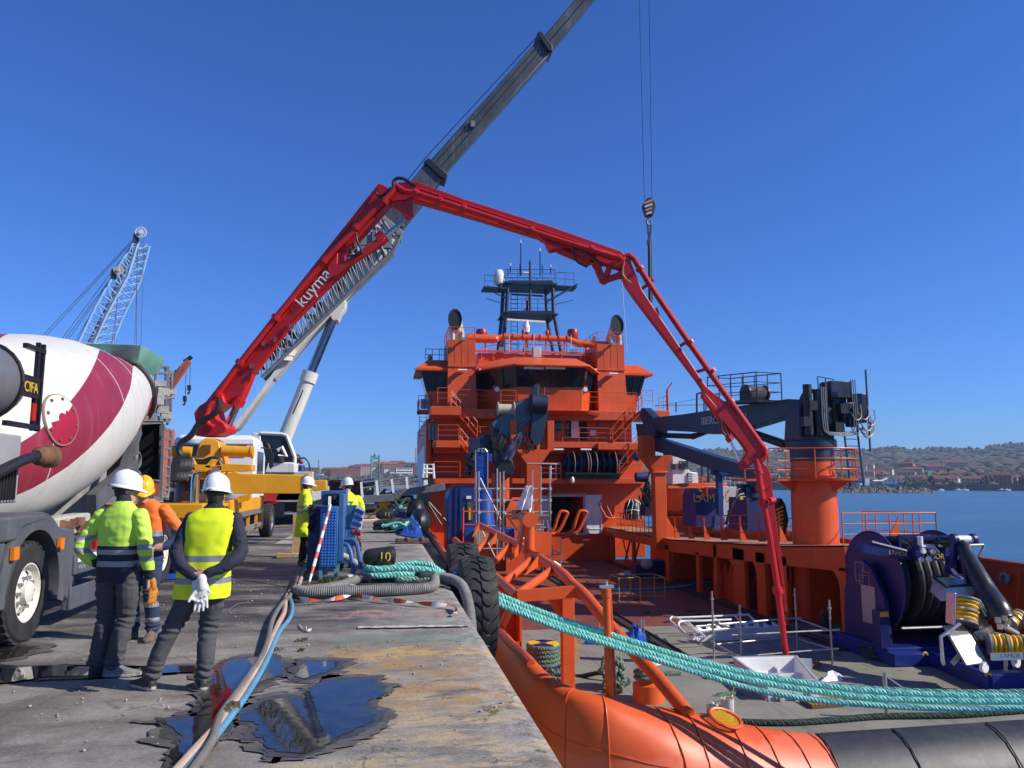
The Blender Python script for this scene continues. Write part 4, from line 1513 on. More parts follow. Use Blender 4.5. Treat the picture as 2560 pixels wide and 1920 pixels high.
# THINGS ON THE WORKING DECK
ROPEGREEN=mat('rope_dull_green',(.13,.2,.15),.8,var=.4,scale=30,bump=.4,bscale=120)
ROPEDARK=mat('rope_dark_green',(.035,.062,.045),.85,var=.4,scale=30,bump=.4,bscale=120)
ROPETEAL=mat('rope_teal',(.22,.62,.52),.65,var=.25,scale=16,bump=.4,bscale=140,streak=(.12,.32,.25),amt=.6)
TARPBLUE=mat('tarp_blue',(.012,.075,.36),.4,var=.25,scale=6,bump=.3,bscale=9)
bp_=at(1359,1688,Z=DZ)
bx,by=bp_.x,bp_.y
t=thing('mooring_bitt','navy mooring bitt with a yellow and navy quartered lid','bollard',(bx,by,DZ))
zt_=at(1357,1612,Y=by).z
MB().lathe([(.42,DZ),(.42,DZ+.04),(.4,DZ+.1),(.4,zt_-.62),(.44,zt_-.56),(.44,zt_-.5),(.34,zt_-.48),(.34,zt_)],(bx,by,0),n=28).build('barrel',BLUEREEL,t)
rp=MB()
for k in range(5):
 ring=[V(bx+.39*math.cos(a*.2618),by+.39*math.sin(a*.2618),zt_-.43+k*.1+.015*math.sin(a*.26+k))for a in range(25)]
 rope_mb(ring,.062,.17,3,5,rp,phase=k)
rp.build('rope_turns',ROPEGREEN,t)
for k in range(4):
 q=MB()
 pts=[V(bx,by,zt_+.03)]+[V(bx+.4*math.cos(k*1.5708+a*.19635+.5),by+.4*math.sin(k*1.5708+a*.19635+.5),zt_+.03)for a in range(9)]
 q.prism([(p.x-bx,p.y-by)for p in pts],(bx,by,zt_+.03),(1,0,0),(0,1,0),.05)
 q.build('lid_quarter',YELLOWPAINT if k%2 else BLUEREEL,t)
MB().pipe(arc((bx,by,zt_+.05),.07,0,math.pi,(1,0,0),(0,0,1),8),.02,6).build('lid_ring',BLUEREEL,t)
def heap(mb,c,rx,ry,h,rad,turns,seed):
 r2=random.Random(seed)
 pts=[]
 a=0
 for k in range(turns*9):
  a+=.7+r2.uniform(-.08,.08)
  f=.35+.65*r2.random()
  pts.append(V(c[0]+rx*f*math.cos(a),c[1]+ry*f*math.sin(a),c[2]+rad+h*(k/(turns*9))*(1.1-f*.7)+r2.uniform(0,.05)))
 return rope_mb(smooth_path(pts,5),rad,rad*2.8,3,4,mb,seg=5)
o=single(heap(MB(),at(1385,1712,Z=DZ),.4,.32,.45,.055,3,4),'rope_heap',ROPEGREEN,'tangle of dull green rope at the foot of the navy bitt','rope')
ca=at(1530,1722,Z=DZ)
o=single(heap(MB(),ca,.42,.4,.85,.06,5,9),'rope_heap',ROPEGREEN,'tall heap of dull green rope behind the orange lamp stanchion','rope')
path=smooth_path([(bx+.38,by-.05,zt_-.35),(bx+.75,by-.25,zt_-.75),(bx+1.35,by-.75,DZ+.18),(bx+1.9,by-1.2,DZ+.07),(ca.x-.2,ca.y-.35,DZ+.07),(ca.x+.1,ca.y-.5,DZ+.08)],8)
single(rope_mb(path,.058,.16),'bitt_rope',ROPEDARK,'dark green rope leading from the navy bitt down to the deck','rope')
cc=at(1622,1752,Z=DZ)
t=thing('capstan','small capstan with a cream drum on an orange base by the stern rail','capstan',cc)
zc_=at(1620,1718,Y=cc.y).z
MB().lathe([(.36,DZ),(.36,DZ+.38),(.3,DZ+.4),(.24,DZ+.46),(.2,DZ+.6)],(cc.x,cc.y,0),n=24).build('base',ORANGE_FRESH,t)
MB().lathe([(.2,DZ+.6),(.22,DZ+.75),(.31,DZ+.83),(.31,DZ+.89),(.16,DZ+.9),(.14,DZ+.93)],(cc.x,cc.y,0),n=24).build('drum',CREAM,t)
ring=[V(cc.x+.29*math.cos(a*.35),cc.y+.29*math.sin(a*.35),DZ+.47+a*.006)for a in range(30)]+[V(cc.x+.7,cc.y-.2,DZ+.62)]
rope_mb(ring,.05,.14).build('rope_turns',ROPEGREEN,t)
p0=at(1425,1655,Z=DZ)
mb=MB()
mb.box(p0+V(.13,.1,.46),(.36,.05,.92),.2)
single(mb,'rusty_plate',mat('pale_rust',(.34,.19,.1),.85,var=.45,scale=6,streak=(.5,.42,.33),amt=.7),'rust-stained steel plate standing behind the orange box post','steel plate')
for px,py,tp in((1502,1612,1552),(1606,1592,1546)):
 p=at(px,py,Z=DZ)
 h=at(px,tp,Y=p.y).z
 mb=MB()
 for k in(-.04,.06):
  mb.tube(p+V(k,0,0),V(p.x+k,p.y,h-abs(k)*.5),.025,6)
 mb.box(p+V(0,0,.02),(.2,.2,.04))
 single(mb,'deck_pin',STEEL,'pair of thin steel pins standing beside the blue tarpaulin' if px>1600 else 'pair of thin steel pins standing half behind the orange guard rail','deck pins')
def sheet_cloth(px_list,z,h,seed,n=14):
 P=[at(px,py,Z=z)for px,py in px_list]
 rows=[]
 for i in range(n+1):
  a,b_=P[0].lerp(P[3],i/n),P[1].lerp(P[2],i/n)
  row=[]
  for j in range(n+1):
   p=a.lerp(b_,j/n)
   e=min(i,n-i,j,n-j)/(n/2)
   k=abs(noise.noise(V(p.x*3+seed,p.y*3,2)))+.5*abs(noise.noise(V(p.x*8,p.y*8+seed,5)))
   row.append(p+V(.05*noise.noise(p*4),.05*noise.noise(p*4+V(9,0,0)),.01+h*(min(1,e*1.6)*(.25+k))))
  rows.append(row)
 return MB().sheet(rows)
single(sheet_cloth([(1568,1606),(1622,1604),(1600,1578),(1572,1580)],DZ,.42,3),'tarpaulin',TARPBLUE,'crumpled blue tarpaulin lying beside the deck pins','tarpaulin')
single(sheet_cloth([(1462,1612),(1512,1608),(1500,1586),(1468,1588)],DZ,.16,7),'tarpaulin',TARPBLUE,'flat scrap of blue tarpaulin between the orange posts','tarpaulin')
t=thing('stair_section','white steel stair with curved handrails lying on its side','stairs',at(1800,1595,Z=DZ))
WS=mat('stair_white',(.78,.78,.76),.4,var=.06,scale=3)
mb=MB()
e0,e1=at(1742,1605,Z=DZ+.03),at(1955,1592,Z=DZ+.03)
mb.bar(e0+V(0,0,.16),e1+V(0,0,.16),.05,.32)
up0=V(-.15,.9,0)
mb.build('stringer',mat('stringer_shade',(.62,.62,.64),.4,var=.06),t)
mb=MB()
n=9
d=(e1-e0)/n
for k in range(n):
 a=e0+d*k+V(0,0,.33)
 mb.add([a,a+d*.95+V(0,0,-.02),a+d*.55+V(-.05,.28,.12)],[(0,1,2),(2,1,0)])
 mb.prism([(0,0),(.22,0.),(.15,.16)],a+V(0,.02,-.02),d,(0,.6,.8),.03)
mb.build('tread_row',WS,t,kind='stuff')
mb=MB()
for zz_,dy in((.45,0.),(.85,.35)):
 a0=at(1755,1592,Z=DZ+zz_)
c=lambda px,py,z=.55:at(px,py,Z=DZ+z)
mb.pipe(smooth_path([c(1752,1593),c(1728,1597),c(1696,1570),c(1680,1556),c(1675,1548),c(1682,1542),c(1695,1544),c(1780,1541),c(1864,1537),c(1872,1538),c(1895,1560)],5),.035,7)
mb.pipe(smooth_path([c(1738,1595,.75),c(1715,1585,.75),c(1698,1568,.75),c(1697,1558,.75),c(1707,1553,.75),c(1760,1552,.75),c(1828,1549,.75)],5),.035,7)
mb.pipe([c(1740,1566),c(1800,1562),c(1885,1557)],.03,6)
mb.pipe([c(1745,1577),c(1800,1573),c(1890,1568)],.03,6)
for a,b_ in(((1695,1545),(1746,1582)),((1718,1554),(1763,1592)),((1784,1543),(1810,1568)),((1838,1540),(1860,1562))):
 mb.pipe([c(*a),c(*b_)],.03,6)
mb.build('handrail',WS,t)
t=thing('hatch_guard','steel scaffold tubes set up as a guard round the open hatch','scaffold',at(1930,1650,Z=DZ))
POSTS=[(1785,1648,1478),(1855,1668,1512),(1994,1628,1470),(2081,1662,1500)]
pp=[]
for px,py,tp in POSTS:
 p=at(px,py,Z=DZ)
 h=at(px-4,tp,Y=p.y).z
 mb=MB().tube(p,V(p.x,p.y,h),.028,8)
 mb.tube((p.x,p.y,h-.24),(p.x,p.y,h-.2),.055,8)
 for z in(.7,1.2):
  mb.tube((p.x,p.y,DZ+z),(p.x,p.y,DZ+z+.05),.042,8)
 mb.build('post',STEEL,t)
 pp.append(V(p.x,p.y,0))
for i,j,z0,z1,ex in((0,1,1.,.95,0),(0,1,.45,.22,.1),(1,3,.85,.92,.25),(1,3,.28,.42,.2),(2,3,.95,.9,0),(2,3,.35,.42,0),(0,2,.95,.95,.2),(0,2,.4,.42,0)):
 a,b_=V(pp[i].x,pp[i].y,DZ+z0),V(pp[j].x,pp[j].y,DZ+z1)
 d=(b_-a).normalized()
 MB().tube(a-d*ex,b_+d*ex,.026,7).build('tube',STEEL,t)
t=thing('deck_hatch','open square hatch with a toothed rusty rim let into the deck','hatch',at(1950,1668,Z=DZ))
hx=[at(1838,1656,Z=DZ+.01),at(1970,1646,Z=DZ+.01),at(2050,1668,Z=DZ+.01),at(1925,1682,Z=DZ+.01)]
mb=MB()
for i in range(4):
 a,b_=hx[i],hx[(i+1)%4]
 mb.bar(a+V(0,0,.05),b_+V(0,0,.05),.1,.12)
mb.build('rim',RUST,t)
mb=MB()
for i in range(4):
 a,b_=hx[i],hx[(i+1)%4]
 k=int((b_-a).length/.11)
 for j in range(k):
  mb.tube(a.lerp(b_,(j+.5)/k)+V(0,0,.1),a.lerp(b_,(j+.5)/k)+V(0,0,.17),.022,5)
mb.build('rim_bolt',RUST,t,kind='stuff')
mb=MB().add([h+V(0,0,.005)for h in hx],[(0,3,2,1),(0,1,2,3)])
mb.build('pit',DARKROOM,t)
mb=MB()
mb.bar(at(1895,1656,Z=DZ+.2),at(2030,1664,Z=DZ+.2),.03,.34)
mb.build('coaming',WHITE,t)
B=[at(1920,1752,Z=DZ),at(2043,1747,Z=DZ),at(1990,1682,Z=DZ),at(1838,1686,Z=DZ)]
t=thing('hatch_cover','white box-shaped hatch cover lying upside down near the ropes','hatch cover',(B[0]+B[2])/2)
up_=V(0,0,1)
HT=.42
mb=MB()
cB=sum(B,V(0,0,0))/4
outer_t=[p+up_*HT+(p-cB)*.03 for p in B]
outer_b=[p+up_*0. for p in B]
inn_t=[cB+up_*HT+(p-cB)*.93 for p in B]
inn_b=[cB+up_*.1+(p-cB)*.86 for p in B]
n=4
mb.add(outer_b+outer_t+inn_t+inn_b,[[3,2,1,0]]+[[i,(i+1)%4,4+(i+1)%4,4+i]for i in range(4)]+[[4+i,4+(i+1)%4,8+(i+1)%4,8+i]for i in range(4)]+[[8+i,8+(i+1)%4,12+(i+1)%4,12+i]for i in range(4)]+[[12,13,14,15]])
mb.build('tray',WHITE,t,bev=.015)
mb=MB()
for i in range(4):
 a,b_=outer_t[i],outer_t[(i+1)%4]
 mb.bar(a,b_,.07,.03)
 mb.bar(outer_b[i]+(outer_b[i]-cB)*.02,outer_b[(i+1)%4]+(outer_b[(i+1)%4]-cB)*.02,.1,.07)
for k in(.2,.5,.8):
 p=outer_b[0].lerp(outer_b[1],k)
 mb.box(p+V(0,-.09,.1),(.05,.12,.16))
mb.build('flange',mat('flange_grey',(.36,.36,.38),.5),t)
mb=MB()
a,b_=inn_b[2].lerp(inn_b[3],.3),inn_b[0].lerp(inn_b[1],.3)
mb.bar(a+up_*.08,b_+up_*.08,.05,.16)
a,b_=inn_b[1].lerp(inn_b[2],.55),inn_b[0].lerp(inn_b[3],.55)
mb.bar(a+up_*.08,b_+up_*.08,.05,.16)
mb.build('stiffener',WHITE,t)
for px,py,r,h,m_,lab in((1777,1788,.085,.2,ALU,'small dented paint tin with red drips, left of the big one'),(1800,1792,.1,.22,WHITE,'white paint tin beside the large paint bucket'),(1820,1796,.135,.4,mat('bucket_white',(.62,.6,.52),.6,var=.1,scale=9,streak=(.3,.25,.17),amt=.8),'large paint-splashed white bucket with a stick in it')):
 p=at(px,py,Z=DZ)
 t=thing('paint_tin' if r<.12 else 'paint_bucket',lab,'paint tin' if r<.12 else 'bucket',p)
 MB().lathe([(r*.95,0),(r,.01),(r,h),(r*1.04,h),(r*1.04,h+.012),(r*.94,h+.012),(r*.92,h*.7),(.002,h*.7)],p,n=20,cap=False).build('tin_body',m_,t)
 MB().pipe(arc(p+V(0,0,h),r*1.02,.3,2.9,(1,0,0),(0,.5,.85),10),.006,5).build('handle',STEEL,t)
 if h>.3:
  MB().tube(p+V(-.05,0,.1),p+V(.2,.05,.66),.014,6).build('stick',WOOD,t)
for i,(L4)in enumerate(([(1998,1756),(2096,1753),(2112,1768),(2030,1774)],[(2106,1756),(2190,1748),(2215,1760),(2140,1768)])):
 P=[at(px,py,Z=DZ)for px,py in L4]
 t=thing('deck_grate','rusty yellow ribbed cover plate, nearer the white hatch cover' if i==0 else 'rusty cover plate with worn black and yellow stripes beside the chain post','cover plate',sum(P,V(0,0,0))/4,'striped cover plates on the deck')
 MB().add([p+V(0,0,.015)for p in P]+[p+V(0,0,.07)for p in P],[(3,2,1,0),(4,5,6,7)]+[(k,(k+1)%4,4+(k+1)%4,4+k)for k in range(4)]).build('plate',RUST,t)
 for k in range(9):
  mb=MB()
  a,b_=P[0].lerp(P[1],(k+.5)/9),P[3].lerp(P[2],(k+.5)/9)
  mb.bar(a+V(0,0,.085),b_+V(0,0,.085),(P[1]-P[0]).length/16,.03)
  mb.build('rib',mat('rusty_yellow',(.33,.2,.045),.8,var=.4,scale=9,streak=(.15,.08,.03),amt=.8)if(k%2==0 or i==0)else RUST,t)
p=at(2218,1798,Z=DZ)
t=thing('chain_post','thin galvanised post with white chains hanging from it','post',p)
zt_=at(2213,1684,Y=p.y).z
MB().tube(p,(p.x,p.y,zt_),.04,10).build('post',STEEL,t)
MB().tube((p.x,p.y,zt_),(p.x,p.y,zt_+.02),.045,10).build('cap',STEEL,t)
ch=MB()
def chain(mb,a,b_,sag,n):
 a,b_=Vector(a),Vector(b_)
 for k in range(n):
  p_,q_=[a.lerp(b_,u)+V(0,0,-sag*4*u*(1-u))for u in(k/n,(k+1.25)/n)]
  mb.bar(p_,q_,.026 if k%2 else .01,.01 if k%2 else .026)
e1_=at(2380,1790,Z=DZ+.05)
chain(ch,(p.x+.04,p.y,zt_-.05),e1_,.05,60)
ch.build('chain',mat('chain_white',(.62,.6,.55),.6),t,kind='stuff')
MB().pipe(arc((p.x+.07,p.y,zt_-.05),.045,0,6.283,(1,0,0),(0,0,1),10),.012,5).build('ring',STEEL,t)
single(sheet_cloth([(2052,1706),(2110,1702),(2104,1688),(2062,1694)],DZ,.3,12),'plastic_bag',mat('plastic_white',(.7,.7,.68),.35,bump=.2),'crumpled white plastic bag lying on the deck','bag')
single(sheet_cloth([(1782,1742),(1862,1738),(1850,1730),(1790,1734)],DZ,.1,15),'lifting_sling',mat('sling_green',(.06,.14,.05),.7),'flat green lifting sling crumpled on the deck','sling')
pts=[at(px,py,Z=DZ+.07)for px,py in((1836,1803),(1900,1806),(1990,1806),(2090,1799),(2190,1791),(2300,1789),(2400,1787),(2500,1780),(2640,1770))]
single(rope_mb(smooth_path(pts,6),.062,.18),'stern_rope',ROPEDARK,'thick dark green rope lying along the stern edge of the deck','rope')
single(heap(MB(),at(2205,1645,Z=DZ),.7,.5,.35,.05,5,21),'rope_heap',ROPEDARK,'loose heap of dark green rope by the blue reel skid','rope')
p=at(2066,1583,Z=DZ)
t=thing('oil_drum','black steel drum with a handle by the guard post','drum',p)
MB().lathe([(.2,0),(.2,.28),(.21,.29),(.21,.31),(.2,.32),(.2,.6),(.18,.62),(.002,.62)],p,n=20,cap=False).build('drum_body',mat('drum_black',(.03,.032,.036),.35,metal=.4),t)
MB().pipe(arc(p+V(0,0,.6),.16,.2,2.9,(1,0,0),(0,0,1),8),.01,5).build('handle',STEEL,t)
for i,(l,r_)in enumerate(((1548,1597),(1602,1660))):
 a,b_=at(l,1503,Z=DZ),at(r_,1500,Z=DZ)
 b_.y=a.y
 mb=MB()
 for y in(0,1.3):
  for p in(a,b_):
   mb.tube(p+V(0,y,0),p+V(0,y,.95),.022,6)
  mb.tube(a+V(0,y,.95),b_+V(0,y,.95),.022,6)
  mb.tube(a+V(0,y,.2),b_+V(0,y,.2),.016,6)
 for p in(a,b_):
  mb.tube(p+V(0,0,.95),p+V(0,1.3,.95),.022,6)
 single(mb,'tube_frame',mat('frame_yellow',(.42,.3,.06),.6),'thin yellow tube frame on the red deck, left of two' if i==0 else 'thin yellow tube frame on the red deck, right of two','frame','yellow tube frames on the red deck')
pts=[at(px,py,Z=DZ+.05)for px,py in((1500,1472),(1560,1476),(1620,1474),(1700,1468),(1745,1460),(1775,1456))]
mb=rope_mb(smooth_path(pts,6),.05,.2)
rope_mb(smooth_path([p+V(.15,.25,0)for p in pts],6),.05,.2,mb=mb)
single(mb,'deck_rope',mat('rope_blue',(.06,.28,.33),.8,var=.3,scale=20),'blue-green ropes running across the red deck in the shade','rope')
for i,(px,py,w,h,m_,lab)in enumerate(((1612,1446,.9,.7,BLUEREEL,'dark blue crate with ribbed sides in the shade'),(1640,1444,1.1,.85,BLUEREEL,'larger dark blue crate with a pale sack on top'))):
 p=at(px,py,Z=DZ)
 t=thing('storage_crate',lab,'crate',p,'blue crates in the shade')
 MB().box(p+V(0,.5,h/2),(w,.9,h)).build('box',m_,t,bev=.02)
 for k in range(4):
  MB().box(p+V(0,.035,.1+k*h/4.5),(w*.96,.03,.05)).build('rib',m_,t)
p=at(1622,1420,Z=DZ+.85)
mb=MB().ell(p+V(-.1,0,.2),.32,.25,.24,10,7)
single(mb,'sack',mat('sack_beige',(.38,.33,.26),.9,bump=.4,bscale=8),'pale sack resting on the dark blue crates','sack')
p=at(1562,1442,Z=DZ)
mb=MB().ell(p+V(0,0,.1),.5,.35,.14,12,6).ell(p+V(.2,.1,.22),.25,.2,.1,10,5)
single(mb,'cement_bag',mat('bag_grey',(.4,.39,.4),.85,bump=.3,bscale=8),'flat grey bag slumped on the red deck in the shade','bag')
# hose reel and skimmer
NAVYM=BLUEREEL
t=thing('hose_reel','tall dark blue hose reel with black hose wound between two discs','hose reel',(15.6,20.8,DZ))
c1=at(2183,1452,X=14.25)
cy,cz,RD=c1.y,c1.z,1.42
X1,X2=14.25,16.35
def disc(x):
 MB().lathe([(.002,-.02),(RD,-.02),(RD,.04),(.002,.04)],(x,cy,cz),(1,0,0),48,cap=False).build('disc',NAVYM,t)
 MB().pipe([V(x,cy+RD*math.cos(a*.1309),cz+RD*math.sin(a*.1309))for a in range(48)],.035,6,loop=True).build('disc_rim',NAVYM,t)
disc(X1)
disc(X2)
mb=MB()
for k in range(8):
 x=X1+.16+(X2-X1-.32)*k/7
 for r_ in(.75,.98,1.18):
  if r_>1. and k in(0,1,6,7):
   continue
  mb.pipe([V(x+.03*math.sin(a*.2618),cy+r_*math.cos(a*.2618),cz+r_*math.sin(a*.2618))for a in range(24)],.125,8,loop=True)
mb.build('wound_hose',HOSEBLACK,t)
zb_=DZ+.42
for x in(X1-.28,X2+.2):
 mb=MB()
 mb.prism([(-1.05,zb_-cz),(1.05,zb_-cz),(.95,-.35),(.42,.42),(0.,.62),(-.42,.42),(-.95,-.35)],(x,cy,cz),(0,-1,0),(0,0,1),.14)
 mb.build('side_frame',NAVYM,t,bev=.02)
MB().box((X1-.37,cy-.28,cz-.62),(.03,.62,1.05)).build('blank_plate',mat('plate_pink',(.42,.33,.29),.6,var=.06),t)
mb=MB()
for a,b_ in(((-.35,0.),(-.35,.55)),((-.35,.55),(.05,.55)),((.05,.55),(.05,.3)),((.05,.3),(.3,.3)),((.3,.3),(.3,-.05)),((-.35,0.),(0.,0.)),((0.,0.),(0.,.4)),((-.15,.2),(.2,.2)),((-.15,.2),(-.15,-.1)),((-.15,-.1),(.3,-.1))):
 mb.bar((X1-.36,cy-.05-a[0],cz+a[1]-.02),(X1-.36,cy-.05-b_[0],cz+b_[1]-.02),.018,.012)
mb.build('hydraulic_lines',ALU,t,kind='stuff')
mb=MB()
mb.bb(X1-.5,X2+.35,cy-1.2,cy+1.2,DZ+.22,DZ+.42)
mb.bb(X1-.55,X2+1.2,cy-1.55,cy-1.2,DZ+.02,DZ+.34)
mb.bb(X1-.55,X2+1.2,cy+1.2,cy+1.5,DZ+.02,DZ+.34)
mb.bb(X1-.55,X1-.2,cy-1.2,cy+1.2,DZ+.02,DZ+.3)
mb.bb(X2+.9,X2+1.2,cy-1.2,cy+1.2,DZ+.02,DZ+.3)
mb.build('skid',mat('skid_blue',(.006,.024,.2),.4,var=.15,scale=3),t,bev=.015)
mb=MB()
mb.tube((X1,cy-1.15,cz-1.15),(X2+.2,cy-1.15,cz-1.15),.04,8)
mb.build('tie_rod',STEEL,t)
MB().box((X1-.45,cy-.9,DZ+.9),(.28,.35,1.)).build('control_box',NAVYM,t)
MB().box((X1-.45,cy-1.08,DZ+1.32),(.26,.01,.14)).build('warning_label',YELLOWPAINT,t)
ya=cy-1.25
A0,A1=at(2155,1372,Y=ya),at(2300,1394,Y=ya)
mb=MB()
mb.bar(A0,A1,.16,.22)
mb.bar(A0+V(.2,.5,.1),A1+V(-.25,.3,.1),.1,.14)
mb.tube(A0.lerp(A1,.2)+V(0,.1,.22),A0.lerp(A1,.8)+V(0,.1,.12),.06,8)
arm=mb.build('guide_arm',NAVYM,t)
LAMY=mat('letter_yellow',(.62,.44,.03),.5)
text('LAMOR',.17,at(2222,1385,Y=ya-.085),(A1-A0),(0,0,1),LAMY,arm)
B0,B1=at(2290,1390,Y=ya-.3),at(2362,1392,Y=ya-.3)
mb=MB()
mb.bar(B0,B1,.12,.22)
tb=[at(2288,1345,Y=ya-.3),at(2366,1343,Y=ya-.3)]
mb.bar(tb[0],tb[1],.1,.08)
for a,b_ in((B0,tb[0]),(B1,tb[1])):
 mb.bar(a,b_,.12,.16)
 mb.bar(a+V(0,.7,0),b_+V(0,.7,0),.08,.12)
mb.bar(tb[0]+V(0,.7,0),tb[1]+V(0,.7,0),.08)
hd=mb.build('fairlead_head',NAVYM,t)
text('LAMOR',.2,at(2306,1396,Y=ya-.375),(B1-B0),(0,0,1),LAMY,hd)
mb=MB()
for(px,py,dy)in((2300,1352,-.1),(2352,1356,-.1),(2308,1378,-.42),(2333,1379,-.42),(2322,1398,-.42),(2303,1399,-.2)):
 c=at(px,py,Y=ya-.3+dy)
 if dy==-.1:
  mb.tube(c+V(0,0,-.12),c+V(0,0,.12),.075,12)
 else:
  mb.lathe([(.03,-.05),(.06,-.05),(.08,0.),(.06,.05),(.03,.05)],c,(0,-1,0),14)
mb.tube(at(2301,1366,Y=ya-.2),at(2334,1366,Y=ya-.2),.07,10)
mb.build('guide_roller',LAMPW,hd,kind='stuff')
H1=at(2384,1349,Y=ya-.9)
H2=at(2432,1349,Y=ya-.9)
MB().tube(H1+V(.1,0,0),H2,.11,12).build('end_roller',LAMPW,hd)
mb=MB()
for p in(H1,H2):
 mb.lathe([(.16,-.05),(.16,.05)],p,(1,0,0),16)
mb.bar(tb[1]+V(-.1,0,-.1),H1,.1,.14)
mb.bar(H1,at(2380,1420,Y=ya-.9),.09,.16)
mb.bar(at(2370,1420,Y=ya-.7),at(2392,1446,Y=ya-1.),.12,.16)
mb.bar(at(2405,1375,Y=ya-1.),at(2424,1470,Y=ya-1.6),.12,.2)
mb.bar(at(2372,1395,Y=ya-.5),at(2368,1430,Y=ya-.7),.12,.16)
mb.bar(at(2368,1430,Y=ya-.7),at(2402,1452,Y=ya-1.2),.1,.14)
mb.build('lifting_arm',NAVYM,t)
mb=MB().pipe([at(2396,1398,Y=ya-1.1),at(2402,1384,Y=ya-1.1),at(2412,1363,Y=ya-1.1),at(2458,1362,Y=ya-1.1),at(2460,1367,Y=ya-1.1),at(2447,1392,Y=ya-1.1)],.035,8)
mb.build('bow_handle',ALU,t)
hp=[V(X2-.3,cy-.2,cz+1.12),at(2330,1352,Y=ya),at(2400,1360,Y=ya-.9),at(2420,1395,Y=ya-1.3),at(2445,1440,Y=ya-1.8),at(2470,1485,Y=17.7),at(2492,1520,Y=17.3),at(2502,1545,Y=17.2)]
MB().pipe(smooth_path(hp,6),[.15]*12+[.15+.17*(k/30)**.8 for k in range(31)],14).build('lay_flat_hose',mat('lay_flat_black',(.025,.025,.026),.32,var=.3,scale=8,bump=.15,bscale=12),t)
t=thing('oil_skimmer','aluminium oil skimmer with yellow brush drums sitting on a blue skid','skimmer',(15.2,17.4,DZ))
ALB=mat('float_alu',(.5,.48,.43),.35,metal=.5,var=.12,scale=4)
def tilted_box(px4,Y,d,name='float',m_=ALB):
 P=[at(px,py,Y=Y)for px,py in px4]
 bk=[p+V(.3*d,d,.15*d)for p in P]
 o=MB().add(P+bk,[(0,1,2,3),(7,6,5,4)]+[(i,4+i,4+(i+1)%4,(i+1)%4)for i in range(4)]).build(name,m_,t,bev=.04)
 mb=MB()
 for i in range(4):
  mb.tube(P[i],P[(i+1)%4],.022,6)
 mb.build('edge_strip',BLACK,o)
 return o
q=[(2372,1583),(2409,1566),(2492,1630),(2488,1640)]
F_=[at(2372,1590,Y=16.9),at(2415,1668,Y=16.6),at(2478,1664,Y=16.5),at(2490,1636,Y=16.6),at(2400,1557,Y=17.1)]
def slab(pts4,thick,name,m_):
 a,b_,c,d=[Vector(p)for p in pts4]
 nrm=(b_-a).cross(d-a).normalized()*thick
 P=[a,b_,c,d]
 return MB().add(P+[p+nrm for p in P],[(0,1,2,3),(7,6,5,4)]+[(i,4+i,4+(i+1)%4,(i+1)%4)for i in range(4)]).build(name,m_,t,bev=.03)
def boxy(o,ex,ey,ez,name,m_=ALB,bev=.05):
 o,ex,ey,ez=Vector(o),Vector(ex),Vector(ey),Vector(ez)
 P=[o,o+ex,o+ex+ey,o+ey]
 P+=[p+ez for p in P]
 return MB().add(P,[(0,3,2,1),(4,5,6,7),(0,1,5,4),(1,2,6,5),(2,3,7,6),(3,0,4,7)]).build(name,m_,t,bev=bev)
o1=at(2416,1668,Y=16.6)
ex=at(2372,1590,Y=16.9)-o1
ez=at(2474,1660,Y=16.75)-o1
lid_n=V(.62,-.1,.62).normalized()
f1=boxy(o1,ex*1.,ez*.25+V(.25,.75,.1),ez,'float')
top=o1+ez
mb=MB()
ed=[top,top+ex,top+ex+ez*.25+V(.25,.75,.1),top+ez*.25+V(.25,.75,.1)]
for i in range(4):
 mb.tube(ed[i],ed[(i+1)%4],.035,6)
mb.build('float_seal',BLACK,f1)
o2_=at(2352,1505,Y=18.2)
ex2=at(2434,1500,Y=18.)-o2_
ez2=at(2364,1466,Y=18.3)-o2_
f2=boxy(o2_,ex2,V(.2,.7,.15),ez2,'float')
mb=MB()
ed=[o2_+ez2,o2_+ez2+ex2*.92,o2_+ez2+ex2*.92+V(.2,.7,.15),o2_+ez2+V(.2,.7,.15)]
for i in range(4):
 mb.tube(ed[i],ed[(i+1)%4],.035,6)
mb.build('float_seal',BLACK,f2)
BRUSH=mat('brush_yellow',(.72,.4,.012),.6,var=.25,scale=14,bump=.4,bscale=60)
def brush(a,b_,r,n):
 a,b_=Vector(a),Vector(b_)
 d=(b_-a).normalized()
 L_=(b_-a).length
 for k in range(n):
  c=a+d*L_*(k+.5)/n
  w=L_/n*.48
  MB().lathe([(r*.8,-w),(r*.95,-w*.6),(r,0),(r*.95,w*.6),(r*.8,w)],c,d,22).build('brush_ring',BRUSH,t)
 mb=MB()
 for c in(a-d*.02,a.lerp(b_,.5),b_+d*.02):
  mb.lathe([(r*1.06,-.02),(r*1.06,.02)],c,d,22)
 mb.build('brush_guard',ALB,t,kind='stuff')
brush(at(2413,1553,Y=17.4),at(2418,1500,Y=17.5),.27,5)
brush(at(2476,1612,Y=16.9),at(2556,1616,Y=16.6),.26,6)
brush(at(2524,1560,Y=18.),at(2548,1545,Y=18.1),.22,3)
mb=MB()
mb.box(at(2447,1545,Y=17.5),(.38,.2,.5),.3)
mb.box(at(2470,1590,Y=17.3),(.75,.35,.12),.1)
mb.bar(at(2440,1590,Y=17.2),at(2480,1570,Y=17.2),.06,.2)
mb.bar(at(2378,1480,Y=17.2),at(2376,1560,Y=17.2),.05,.3)
mb.build('skimmer_body',ALU,t,bev=.02)
mb=MB()
mb.tube(at(2498,1545,Y=17.2),at(2510,1570,Y=17.1),.13,10)
mb.tube(at(2505,1562,Y=17.),at(2545,1585,Y=16.9),.06,8)
for px,py in((2495,1550),(2512,1545),(2520,1555),(2500,1566)):
 mb.box(at(px,py,Y=16.95),(.12,.1,.12),.6)
